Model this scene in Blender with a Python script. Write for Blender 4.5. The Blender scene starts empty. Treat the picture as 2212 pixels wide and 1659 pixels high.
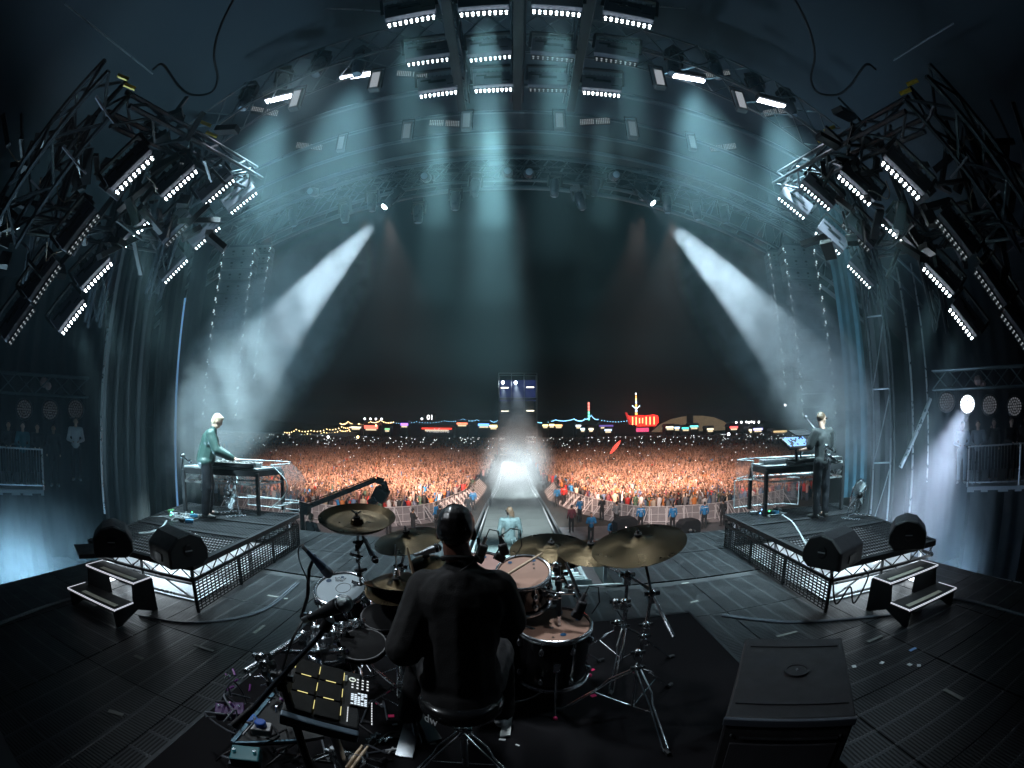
import bpy, bmesh, math, random
import numpy as np
from mathutils import Vector, Matrix, Euler
random.seed(7); rng = np.random.default_rng(7)
SC = bpy.context.scene
COL = SC.collection
# ------------------------------------------------------------------ camera
CAM_Z = 2.2
PITCH = math.radians(5.4)
cd = bpy.data.cameras.new('camera')
cd.type = 'PANO'; cd.panorama_type = 'FISHEYE_EQUISOLID'
cd.sensor_width = 32.0; cd.sensor_height = 24.0; cd.sensor_fit = 'HORIZONTAL'
cd.fisheye_lens = 15.0; cd.fisheye_fov = math.radians(200)
cd.clip_start = 0.05; cd.clip_end = 3000
cam = bpy.data.objects.new('camera', cd); COL.objects.link(cam)
cam.location = (0, 0, CAM_Z); cam.rotation_euler = (math.radians(90) + PITCH, 0, 0)
SC.camera = cam
# ------------------------------------------------------------------ night sky
W = bpy.data.worlds.new('World'); SC.world = W; W.use_nodes = True
wn = W.node_tree; bg = wn.nodes['Background']
sky = wn.nodes.new('ShaderNodeTexSky'); sky.sky_type = 'NISHITA'; sky.sun_disc = False
sky.sun_elevation = math.radians(-7); sky.sun_rotation = math.radians(200)
wn.links.new(sky.outputs[0], bg.inputs[0]); bg.inputs[1].default_value = 0.05
# ------------------------------------------------------------------ render settings
SC.view_settings.view_transform = 'Standard'; SC.view_settings.look = 'None'
SC.view_settings.exposure = 0; SC.view_settings.gamma = 1
SC.render.engine = 'CYCLES'
cy = SC.cycles
cy.use_denoising = True
try:
    cy.denoiser = 'OPENIMAGEDENOISE'; cy.denoising_input_passes = 'RGB_ALBEDO_NORMAL'
    cy.denoising_prefilter = 'ACCURATE'
except Exception: pass
cy.max_bounces = 5; cy.diffuse_bounces = 2; cy.glossy_bounces = 2
cy.transmission_bounces = 4; cy.transparent_max_bounces = 12; cy.volume_bounces = 0
cy.volume_step_rate = 1.0; cy.volume_max_steps = 96
cy.sample_clamp_indirect = 4; cy.sample_clamp_direct = 30
cy.caustics_reflective = False; cy.caustics_refractive = False
cy.use_adaptive_sampling = False
# ------------------------------------------------------------------ picture measuring: pixel of the 2212x1659 picture -> point
FP, CXP, CYP = 1037.0, 1106.0, 829.5
def ray(x, y):
    u = x - CXP; v = y - CYP; r = math.hypot(u, v); t = 2*math.asin(min(1, r/(2*FP)))
    d = (0, 1, 0) if r < 1e-6 else (math.sin(t)*u/r, math.cos(t), -math.sin(t)*v/r)
    c, s = math.cos(PITCH), math.sin(PITCH)
    return Vector((d[0], d[1]*c - d[2]*s, d[1]*s + d[2]*c))
EYE = Vector((0, 0, CAM_Z))
def S(x, y, D): return EYE + ray(x, y)*D            # at distance D
def Z(x, y, z):                                       # on the level z
    d = ray(x, y); return EYE + d*((z - CAM_Z)/d.z)
def HD(x, y, D):                                      # at ground distance D
    d = ray(x, y); return EYE + d*(D/math.hypot(d.x, d.y))
V = Vector
# ------------------------------------------------------------------ materials
MATS = {}
def mat(name, col, rough=.5, metal=0, noise=0, nscale=8, bump=0, bscale=60, coat=0, spec=None, alpha=1, trans=0, emit=None, estr=0, sheen=0, ior=None):
    if name in MATS: return MATS[name]
    m = bpy.data.materials.new(name); m.use_nodes = True
    nt = m.node_tree; b = nt.nodes['Principled BSDF']; L = nt.links
    b.inputs['Base Color'].default_value = (*col, 1); b.inputs['Roughness'].default_value = rough
    b.inputs['Metallic'].default_value = metal
    if coat: b.inputs['Coat Weight'].default_value = coat; b.inputs['Coat Roughness'].default_value = .08
    if spec is not None: b.inputs['Specular IOR Level'].default_value = spec
    if sheen: b.inputs['Sheen Weight'].default_value = sheen
    if trans: b.inputs['Transmission Weight'].default_value = trans
    if ior: b.inputs['IOR'].default_value = ior
    if alpha < 1: b.inputs['Alpha'].default_value = alpha
    if emit: b.inputs['Emission Color'].default_value = (*emit, 1); b.inputs['Emission Strength'].default_value = estr
    tc = nt.nodes.new('ShaderNodeTexCoord')
    if noise:
        n = nt.nodes.new('ShaderNodeTexNoise'); n.inputs['Scale'].default_value = nscale; n.inputs['Detail'].default_value = 5
        L.new(tc.outputs['Object'], n.inputs['Vector'])
        mr = nt.nodes.new('ShaderNodeMapRange'); mr.inputs['To Min'].default_value = max(0.02, rough - .18); mr.inputs['To Max'].default_value = min(1, rough + .2)
        L.new(n.outputs[0], mr.inputs['Value']); L.new(mr.outputs[0], b.inputs['Roughness'])
        mx = nt.nodes.new('ShaderNodeMix'); mx.data_type = 'RGBA'
        mx.inputs['A'].default_value = (*[c*(1-noise) for c in col], 1); mx.inputs['B'].default_value = (*[min(1, c*(1+noise)) for c in col], 1)
        L.new(n.outputs[0], mx.inputs['Factor']); L.new(mx.outputs['Result'], b.inputs['Base Color'])
    if bump:
        n2 = nt.nodes.new('ShaderNodeTexNoise'); n2.inputs['Scale'].default_value = bscale; n2.inputs['Detail'].default_value = 4
        L.new(tc.outputs['Object'], n2.inputs['Vector'])
        bp = nt.nodes.new('ShaderNodeBump'); bp.inputs['Strength'].default_value = bump; bp.inputs['Distance'].default_value = .01
        L.new(n2.outputs[0], bp.inputs['Height']); L.new(bp.outputs[0], b.inputs['Normal'])
    MATS[name] = m; return m
def emat(name, col, s):
    if name in MATS: return MATS[name]
    m = bpy.data.materials.new(name); m.use_nodes = True; nt = m.node_tree; nt.nodes.clear()
    o = nt.nodes.new('ShaderNodeOutputMaterial'); e = nt.nodes.new('ShaderNodeEmission')
    e.inputs[0].default_value = (*col, 1); e.inputs[1].default_value = s
    nt.links.new(e.outputs[0], o.inputs[0]); MATS[name] = m; return m
BLK = mat('black_metal', (.012, .012, .014), .42, .3, .3, 6)
BLKP = mat('black_paint', (.015, .015, .018), .55, 0, .3, 10, .2, 90)
GREY = mat('grey_casing', (.11, .105, .13), .5, .2, .2, 5)
CHROME = mat('chrome', (.82, .86, .90), .2, 1, .05, 20)
STEEL = mat('steel', (.42, .45, .48), .32, 1, .1, 12)
ALU = mat('aluminium', (.55, .57, .6), .3, .9, .12, 9)
WHITE = mat('white_print', (.75, .76, .78), .6)
LED = emat('led_white', (.82, .93, 1), 30)
LEDD = emat('led_dim', (.8, .92, 1), 2.2)
LEDWARM = emat('lamp_warm', (1, .62, .28), 12)
# ------------------------------------------------------------------ mesh builder
class MB:
    def __init__(s): s.v = []; s.f = []; s.m = []
    def add(s, vs, fs, mi=0):
        o = len(s.v); s.v += [tuple(p) for p in vs]; s.f += [tuple(i+o for i in f) for f in fs]; s.m += [mi]*len(fs); return s
    def box(s, c, d, R=None, mi=0):
        hx, hy, hz = d[0]/2, d[1]/2, d[2]/2; c = V(c)
        vs = [V((x, y, z)) for x in (-hx, hx) for y in (-hy, hy) for z in (-hz, hz)]
        if R is not None: vs = [R @ p for p in vs]
        return s.add([p + c for p in vs], [(0,1,3,2),(4,6,7,5),(0,4,5,1),(2,3,7,6),(0,2,6,4),(1,5,7,3)], mi)
    def bar(s, a, b, w, h=None, up=(0,0,1), mi=0):
        a, b = V(a), V(b); d = (b-a); l = d.length
        if l < 1e-6: return s
        return s.box((a+b)/2, (w, l, h or w), frame(d, up), mi)
    def tube(s, pts, r, n=8, mi=0, caps=True):
        pts = [V(p) for p in pts]; k = len(pts); rs = r if isinstance(r, (list, tuple)) else [r]*k
        vs = []; ref = V((0,0,1))
        d0 = (pts[1]-pts[0]).normalized()
        if abs(d0.dot(ref)) > .9: ref = V((1,0,0))
        for i, p in enumerate(pts):
            d = (pts[min(i+1, k-1)] - pts[max(i-1, 0)]).normalized()
            u = d.cross(ref)
            if u.length < 1e-4: u = d.orthogonal()
            u.normalize(); w = u.cross(d).normalized(); ref = w
            for j in range(n):
                a = 2*math.pi*j/n; vs.append(p + (u*math.cos(a) + w*math.sin(a))*rs[i])
        fs = [(i*n+j, i*n+(j+1)%n, (i+1)*n+(j+1)%n, (i+1)*n+j) for i in range(k-1) for j in range(n)]
        if caps: fs += [tuple(range(n-1, -1, -1)), tuple(range((k-1)*n, k*n))]
        return s.add(vs, fs, mi)
    def lathe(s, prof, c=(0,0,0), M=None, n=24, mi=0, caps=True):
        c = V(c); vs = []
        for r, z in prof:
            for j in range(n):
                a = 2*math.pi*j/n; p = V((r*math.cos(a), r*math.sin(a), z)); vs.append((M @ p if M else p) + c)
        fs = [(i*n+j, i*n+(j+1)%n, (i+1)*n+(j+1)%n, (i+1)*n+j) for i in range(len(prof)-1) for j in range(n)]
        if caps and prof[0][0] > 1e-5: fs.append(tuple(range(n-1, -1, -1)))
        if caps and prof[-1][0] > 1e-5: fs.append(tuple(range((len(prof)-1)*n, len(prof)*n)))
        return s.add(vs, fs, mi)
    def prism(s, poly, d, M=None, c=(0,0,0), mi=0):    # polygon in XZ, depth along Y
        c = V(c); n = len(poly)
        vs = [V((x, -d/2, z)) for x, z in poly] + [V((x, d/2, z)) for x, z in poly]
        vs = [(M @ p if M else p) + c for p in vs]
        return s.add(vs, [tuple(range(n)), tuple(range(2*n-1, n-1, -1))] + [(i, i+n, (i+1)%n+n, (i+1)%n) for i in range(n)], mi)
    def ball(s, c, r, n=10, m=6, M=None, mi=0):
        r = (r, r, r) if not isinstance(r, (tuple, list)) else r
        c = V(c); vs = []
        for i in range(m+1):
            t = math.pi*i/m
            for j in range(n):
                a = 2*math.pi*j/n; p = V((r[0]*math.sin(t)*math.cos(a), r[1]*math.sin(t)*math.sin(a), r[2]*math.cos(t)))
                vs.append((M @ p if M else p) + c)
        return s.add(vs, [(i*n+j, (i+1)*n+j, (i+1)*n+(j+1)%n, i*n+(j+1)%n) for i in range(m) for j in range(n)], mi)
    def torus(s, c, R, r, M=None, n=32, k=6, mi=0):
        c = V(c); vs = []
        for i in range(n):
            a = 2*math.pi*i/n
            for j in range(k):
                b = 2*math.pi*j/k; p = V(((R+r*math.cos(b))*math.cos(a), (R+r*math.cos(b))*math.sin(a), r*math.sin(b)))
                vs.append((M @ p if M else p) + c)
        return s.add(vs, [(i*k+j, ((i+1)%n)*k+j, ((i+1)%n)*k+(j+1)%k, i*k+(j+1)%k) for i in range(n) for j in range(k)], mi)
    def mesh(s, name, off=None):
        me = bpy.data.meshes.new(name)
        vs = s.v if off is None else [off @ V(p) for p in s.v]
        me.from_pydata(vs, [], s.f); me.polygons.foreach_set('material_index', s.m)
        return me
    def build(s, name, m, parent=None, smooth=None, local=False, bevel=0):
        off = None if (parent is None or local) else world(parent).inverted()
        me = s.mesh(name, off)
        for q in (m if isinstance(m, (list, tuple)) else [m]): me.materials.append(q)
        if smooth:
            me.polygons.foreach_set('use_smooth', [True]*len(me.polygons))
            me.set_sharp_from_angle(angle=math.radians(smooth if smooth > 1 else 45))
        o = bpy.data.objects.new(name, me); COL.objects.link(o); o.parent = parent
        if bevel:
            b = o.modifiers.new('bevel', 'BEVEL'); b.width = bevel; b.segments = 2; b.limit_method = 'ANGLE'
        return o
def frame(d, up=(0,0,1)):
    y = V(d).normalized(); u = V(up)
    if abs(y.dot(u.normalized())) > .98: u = V((1,0,0)) if abs(y.x) < .9 else V((0,0,1))
    x = y.cross(u).normalized(); z = x.cross(y).normalized()
    return Matrix((x, y, z)).transposed()
def world(o):
    M = Matrix.Translation(o.location) @ o.rotation_euler.to_matrix().to_4x4()
    return (world(o.parent) @ M) if o.parent else M
def thing(name, label, cat, loc=(0,0,0), rz=0, group=None, rot=None):
    o = bpy.data.objects.new(name, None); COL.objects.link(o); o.empty_display_size = .1
    o.location = loc; o.rotation_euler = rot or (0, 0, rz)
    o['label'] = label; o['category'] = cat
    if group: o['group'] = group
    return o
def tag(o, label, cat, group=None):
    o['label'] = label; o['category'] = cat
    if group: o['group'] = group
    return o
def kind(o, k, label=None):
    o['kind'] = k
    if label: o['label'] = label
    return o
def kids(o): return [c for c in bpy.data.objects if c.parent == o]
def dup(o, loc=None, rot=None, label=None, group=None, _p=None, cache={}):
    c = o.copy(); COL.objects.link(c)
    if _p is not None: c.parent = _p
    if loc is not None: c.location = loc
    if rot is not None: c.rotation_euler = rot
    if label: c['label'] = label
    if group: c['group'] = group
    for ch in o.children: dup(ch, _p=c)
    return c
def RZ(a): return Matrix.Rotation(a, 3, 'Z')
def RX(a): return Matrix.Rotation(a, 3, 'X')
def RY(a): return Matrix.Rotation(a, 3, 'Y')
def spot(name, loc, target, power, size=30, blend=.5, col=(.75,.9,1), r=.05, parent=None):
    l = bpy.data.lights.new(name, 'SPOT'); l.energy = power; l.spot_size = math.radians(size); l.spot_blend = blend
    l.color = col; l.shadow_soft_size = r
    o = bpy.data.objects.new(name, l); COL.objects.link(o); o.location = loc
    o.rotation_euler = (V(target)-V(loc)).to_track_quat('-Z', 'Y').to_euler()
    if parent is not None:
        o.parent = parent; o.matrix_parent_inverse = world(parent).inverted()
    return o
def area(name, loc, target, power, sx, sy, col=(.8,.92,1), spread=180):
    l = bpy.data.lights.new(name, 'AREA'); l.energy = power; l.shape = 'RECTANGLE'; l.size = sx; l.size_y = sy; l.color = col; l.spread = math.radians(spread)
    o = bpy.data.objects.new(name, l); COL.objects.link(o); o.location = loc
    o.rotation_euler = (V(target)-V(loc)).to_track_quat('-Z', 'Y').to_euler(); return o
def text(name, body, size, M, loc, m, parent, ext=.0015, cx=True):
    c = bpy.data.curves.new(name, 'FONT'); c.body = body; c.size = size; c.extrude = ext; c.align_x = 'CENTER' if cx else 'LEFT'; c.align_y = 'CENTER'; c.resolution_u = 2
    t = bpy.data.objects.new(name+'_tmp', c); COL.objects.link(t)
    dg = bpy.context.evaluated_depsgraph_get(); me = bpy.data.meshes.new_from_object(t.evaluated_get(dg))
    bpy.data.objects.remove(t); bpy.data.curves.remove(c)
    T = Matrix.Translation(V(loc)) @ M.to_4x4()
    if parent is not None: T = world(parent).inverted() @ T
    me.transform(T); me.materials.clear(); me.materials.append(m); me.name = name
    o = bpy.data.objects.new(name, me); COL.objects.link(o); o.parent = parent; return o
def curve(P, n=5):                                       # a smooth curve through the points
    P = [V(p) for p in P]; Q = [P[0]*2-P[1]] + P + [P[-1]*2-P[-2]]; out = []
    for i in range(1, len(Q)-2):
        a, b, c, d = Q[i-1:i+3]
        for k in range(n):
            t = k/n; out.append(((b*2) + (c-a)*t + (a*2-b*5+c*4-d)*t*t + (b*3-a-c*3+d)*t*t*t)*.5)
    return out + [P[-1]]
NTH = ['first','second','third','fourth','fifth','sixth','seventh','eighth','ninth','tenth','eleventh','twelfth','thirteenth','fourteenth','fifteenth','sixteenth','seventeenth','eighteenth','nineteenth','twentieth','twenty-first','twenty-second','twenty-third','twenty-fourth','twenty-fifth','twenty-sixth','twenty-seventh','twenty-eighth','twenty-ninth','thirtieth','thirty-first','thirty-second','thirty-third','thirty-fourth','thirty-fifth','thirty-sixth']
# a lattice truss of chords and diagonals between two points
def truss(mb, a, b, w=.3, h=None, r=.02, bay=.4, up=(0,0,1), n=5, tri=False, rb=None):
    a, b = V(a), V(b); R = frame(b-a, up); L = (b-a).length; h = h or w; rb = rb or r*.6
    cs = [(-w/2, -h/2), (w/2, -h/2), (0, h/2)] if tri else [(-w/2, -h/2), (w/2, -h/2), (w/2, h/2), (-w/2, h/2)]
    P = lambda c, t: a + R @ V((c[0], t, c[1]))
    for c in cs: mb.tube([P(c, 0), P(c, L)], r, n)
    k = max(1, round(L/bay)); q = len(cs)
    for i in range(k):
        for j in range(q):
            c0, c1 = cs[j], cs[(j+1) % q]
            if i % 2: c0, c1 = c1, c0
            mb.tube([P(c0, L*i/k), P(c1, L*(i+1)/k)], rb, 4, caps=False)
    return mb
# ================================================================== SETTING
GZ = -4.3                                             # level of the field
# ---- haze over everything, smoke over the stage
def volmat(name, dens, col, g, noise=None):
    m = bpy.data.materials.new(name); m.use_nodes = True; nt = m.node_tree; nt.nodes.clear()
    o = nt.nodes.new('ShaderNodeOutputMaterial'); p = nt.nodes.new('ShaderNodeVolumePrincipled')
    p.inputs['Color'].default_value = (*col, 1); p.inputs['Density'].default_value = dens; p.inputs['Anisotropy'].default_value = g
    nt.links.new(p.outputs[0], o.inputs['Volume'])
    if noise:                                          # density = noise inside a soft ellipsoid of the object's own box
        sc, lo, hi, fall = noise
        tc = nt.nodes.new('ShaderNodeTexCoord')
        ln = nt.nodes.new('ShaderNodeVectorMath'); ln.operation = 'LENGTH'; nt.links.new(tc.outputs['Object'], ln.inputs[0])
        f = nt.nodes.new('ShaderNodeMapRange'); f.interpolation_type = 'SMOOTHSTEP'; f.inputs['From Min'].default_value = 1.0; f.inputs['From Max'].default_value = fall
        nt.links.new(ln.outputs['Value'], f.inputs['Value'])
        gm = nt.nodes.new('ShaderNodeNewGeometry')
        n = nt.nodes.new('ShaderNodeTexNoise'); n.inputs['Scale'].default_value = sc; n.inputs['Detail'].default_value = 4; n.inputs['Roughness'].default_value = .6; n.inputs['Distortion'].default_value = .6
        nt.links.new(gm.outputs['Position'], n.inputs['Vector'])
        r = nt.nodes.new('ShaderNodeMapRange'); r.inputs['From Min'].default_value = lo; r.inputs['From Max'].default_value = hi
        nt.links.new(n.outputs[0], r.inputs['Value'])
        a = nt.nodes.new('ShaderNodeMath'); a.operation = 'MULTIPLY'; nt.links.new(f.outputs[0], a.inputs[0]); nt.links.new(r.outputs[0], a.inputs[1])
        b = nt.nodes.new('ShaderNodeMath'); b.operation = 'MULTIPLY'; nt.links.new(a.outputs[0], b.inputs[0]); b.inputs[1].default_value = dens
        nt.links.new(b.outputs[0], p.inputs['Density'])
    return m
hz = MB().box((0, 200, 4.5), (560, 480, 24)).build('haze', volmat('haze_air', .0008, (.8,.88,1), .72)); kind(hz, 'stuff', 'thin haze hanging in the night air over stage and field')
for z0_, dn_, y0_, hz_lab in ((-4.2, .0013, 3.9, 'thin smoke over the stage'), (3.3, .0014, 3.7, 'thicker smoke above head height'), (4.7, .0028, 3.6, 'blue-green smoke under the lamps'), (6.1, .0105, 3.4, 'dense smoke gathered under the roof')):
    y1_ = 11.6-.13*(z0_+4.2)*.3; z1_ = 13.4-.1*(z0_+4.2)*.3; sm = MB().box((0, (y0_+y1_)/2, (z0_+z1_)/2), (30-z0_*.1, y1_-y0_, z1_-z0_)).build('smoke', volmat('stage_smoke', dn_, (.55,.86,.95), 0)); kind(sm, 'stuff', hz_lab)
def cloud(name, c, r, dens, col, sc, lo, hi, rot=(0,0,0), fall=.35, label=''):
    mb = MB().ball((0,0,0), 1.0, 20, 12)
    o = mb.build(name, volmat(name+'_vol', dens, col, 0, (sc, lo, hi, fall)))
    o.location = c; o.scale = r; o.rotation_euler = rot; kind(o, 'stuff', label); return o
# ---- ground
def ground_mat():
    m = mat('field_soil', (.035,.03,.026), .95, 0, .4, .6, .4, 4); return m
g = MB(); g.add([(-900,-60,GZ),(900,-60,GZ),(900,1500,GZ),(-900,1500,GZ)], [(0,1,2,3)])
kind(g.build('ground', ground_mat()), 'structure')
pit = MB(); pit.add([(-16, 9.6, GZ+.004),(16, 9.6, GZ+.004),(16, 31, GZ+.004),(-16, 31, GZ+.004)], [(0,1,2,3)])
kind(pit.build('pit_floor', mat('pit_track', (.07,.075,.085), .45, 0, .3, 2)), 'structure')
# ---- stage floor: slab and grating panels
def grating(name, ax, pitch=.034, base=(.05,.053,.058)):
    m = mat(name, base, .36, .5); nt = m.node_tree; b = nt.nodes['Principled BSDF']; L = nt.links
    tc = nt.nodes.new('ShaderNodeTexCoord')
    w = nt.nodes.new('ShaderNodeTexWave'); w.wave_type = 'BANDS'; w.bands_direction = ax; w.inputs['Scale'].default_value = .314/pitch
    w2 = nt.nodes.new('ShaderNodeTexWave'); w2.wave_type = 'BANDS'; w2.bands_direction = 'Y' if ax == 'X' else 'X'; w2.inputs['Scale'].default_value = .314/.26
    L.new(tc.outputs['Object'], w.inputs[0]); L.new(tc.outputs['Object'], w2.inputs[0])
    r = nt.nodes.new('ShaderNodeMapRange'); r.inputs['From Min'].default_value = .45; r.inputs['From Max'].default_value = .62; L.new(w.outputs['Fac'], r.inputs[0])
    r2 = nt.nodes.new('ShaderNodeMapRange'); r2.inputs['From Min'].default_value = .93; r2.inputs['From Max'].default_value = .98; L.new(w2.outputs['Fac'], r2.inputs[0])
    mx = nt.nodes.new('ShaderNodeMath'); mx.operation = 'MAXIMUM'; L.new(r.outputs[0], mx.inputs[0]); L.new(r2.outputs[0], mx.inputs[1])
    n = nt.nodes.new('ShaderNodeTexNoise'); n.inputs['Scale'].default_value = 3; n.inputs['Detail'].default_value = 6; L.new(tc.outputs['Object'], n.inputs['Vector'])
    rr = nt.nodes.new('ShaderNodeMapRange'); rr.inputs['To Min'].default_value = .16; rr.inputs['To Max'].default_value = .6; L.new(n.outputs[0], rr.inputs[0]); L.new(rr.outputs[0], b.inputs['Roughness'])
    cm = nt.nodes.new('ShaderNodeMix'); cm.data_type = 'RGBA'; cm.inputs['A'].default_value = (.004,.004,.005,1); cm.inputs['B'].default_value = (*base,1)
    L.new(mx.outputs[0], cm.inputs['Factor']); L.new(cm.outputs['Result'], b.inputs['Base Color'])
    bp = nt.nodes.new('ShaderNodeBump'); bp.inputs['Strength'].default_value = .8; bp.inputs['Distance'].default_value = .006
    L.new(mx.outputs[0], bp.inputs['Height']); L.new(bp.outputs[0], b.inputs['Normal'])
    return m
GRX = grating('grating_lengthways', 'X'); GRY = grating('grating_crossways', 'Y')
DARKFLOOR = mat('stage_ply', (.014,.014,.016), .5, 0, .4, 2, .1, 30)
sf = MB()
sf.box((0, 2.2, -.17), (12.5, 8.2, .3)); sf.box((-3.7, 7.75, -.17), (5.1, 2.9, .3)); sf.box((3.85, 7.75, -.17), (4.8, 2.9, .3))
stage = kind(sf.build('stage_floor', DARKFLOOR), 'structure')
pl = {}
def panel(x0, x1, y0, y1, m):
    k = (round(x1-x0, 3), round(y1-y0, 3), m.name)
    if k not in pl:
        pl[k] = MB().box((0,0,-.01), (x1-x0-.012, y1-y0-.012, .02)).mesh('floor_panel'); pl[k].materials.append(m)
    o = bpy.data.objects.new('floor_panel', pl[k]); COL.objects.link(o); o.parent = stage; o.location = ((x0+x1)/2, (y0+y1)/2, random.uniform(-.002, .001))
for i in range(-5, 5):
    x0 = i*1.25; x1 = x0 + 1.25
    for j in range(-1, 5):
        y0 = j*1.22; panel(x0, x1, y0, y0+1.22, GRX if (j < 3 and i not in (-3,)) else GRY)
for sx in (-1, 1):
    for i in range(4):
        a = sx*(1.45 + i*1.2); b = sx*(2.65 + i*1.2)
        for j in range(2): panel(min(a,b), max(a,b), 6.3 + j*1.45, 7.75 + j*1.45, GRY)
# ---- steps down to the runway and the runway itself
PALE = mat('runway_boards', (.20,.225,.22), .5, 0, .25, 1.2, .1, 8)
rw = bpy.data.objects.new('runway', None); COL.objects.link(rw); rw['kind'] = 'structure'; rw['label'] = 'grey boarded runway leading from the stage into the crowd'
for k in range(4):
    y0 = 6.34 + k*.72; z = -.14 - .16*k
    MB().box((.16, y0+.36, z-.05), (2.1, .70, .1)).build('tread', PALE, rw, bevel=.008)
    MB().box((.16, y0+.69, z-.005), (2.1, .03, .03)).build('nosing', WHITE, rw)
zr = -1.5
yy = 9.2
for k in range(14):
    w = 2.7
    z0 = -.78 if k == 0 else zr + max(0, (3-k)*.12)
    MB().box((.16, yy+.72, (zr if k > 2 else zr+.3-.1*k)-.06), (w, 1.43, .12)).build('deck_board', PALE, rw, bevel=.006)
    yy += 1.45
for k in range(10):
    MB().box((.16, 29.5+2.6*k+1.3, zr-.12), (2.7-.03*k, 2.58, .12)).build('deck_board', PALE, rw)
RAILM = mat('runway_rail', (.5,.52,.54), .4, .6, .2, 6)
for sx in (-1, 1):
    x = .16 + sx*1.42
    MB().tube([(x, 9.3, zr+.45), (x, 23, zr+.05), (x-sx*.25, 30, zr), (x-sx*.3, 54, zr)], .05, 6).build('rail', RAILM, rw, smooth=1)
    MB().tube([(x-sx*.16, 9.3, zr+.36), (x-sx*.16, 23, zr+.04), (x-sx*.4, 30, zr), (x-sx*.45, 54, zr)], .03, 6).build('rail', WHITE, rw, smooth=1)
    MB().box((x+sx*.06, 16, zr-.35), (.05, 14, .75)).build('side_board', mat('runway_side', (.2,.2,.22), .6, 0, .3, 3), rw)
MB().box((.16, 32, GZ+1.2), (2.2, 46, 2.6)).build('runway_base', BLKP, rw)
# side frame plates beside the steps
sp = thing('stage_ramp_frame', 'low grey metal frame standing beside the pale steps right of the runway', 'frame', (1.25, 6.3, 0))
MB().bar((.62,6.32,.012),(1.62,6.32,.012),.03,.02).build('bar', WHITE, sp); MB().bar((1.34,6.3,.3),(1.62,6.3,.02),.03).bar((1.30,6.4,.34),(1.30,7.6,.34),.06,.05).bar((1.3,6.42,.02),(1.3,6.42,.33),.05).build('bracket', STEEL, sp)
MB().box((1.2, 6.9, .38), (.5, .8, .03)).build('plate', PALE, sp)
# ---- drum riser
dr = kind(MB().box((-.07, 1.2, .25), (3.35, 5.4, .46)).build('drum_riser', BLKP), 'structure')
MB().box((-.07, 1.2, .49), (3.33, 5.38, .02)).build('carpet', mat('black_carpet', (.007,.0065,.008), .95, 0, .5, 30, .5, 400, spec=.12), dr)
for sx in (-1.745, 1.605): MB().box((sx, 1.2, .488), (.03, 5.4, .03)).build('edge_trim', STEEL if False else mat('trim', (.05,.055,.06), .35, .7), dr)
MB().box((-.07, 3.9, .488), (3.35, .03, .03)).build('edge_trim', MATS['trim'], dr)
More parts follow.
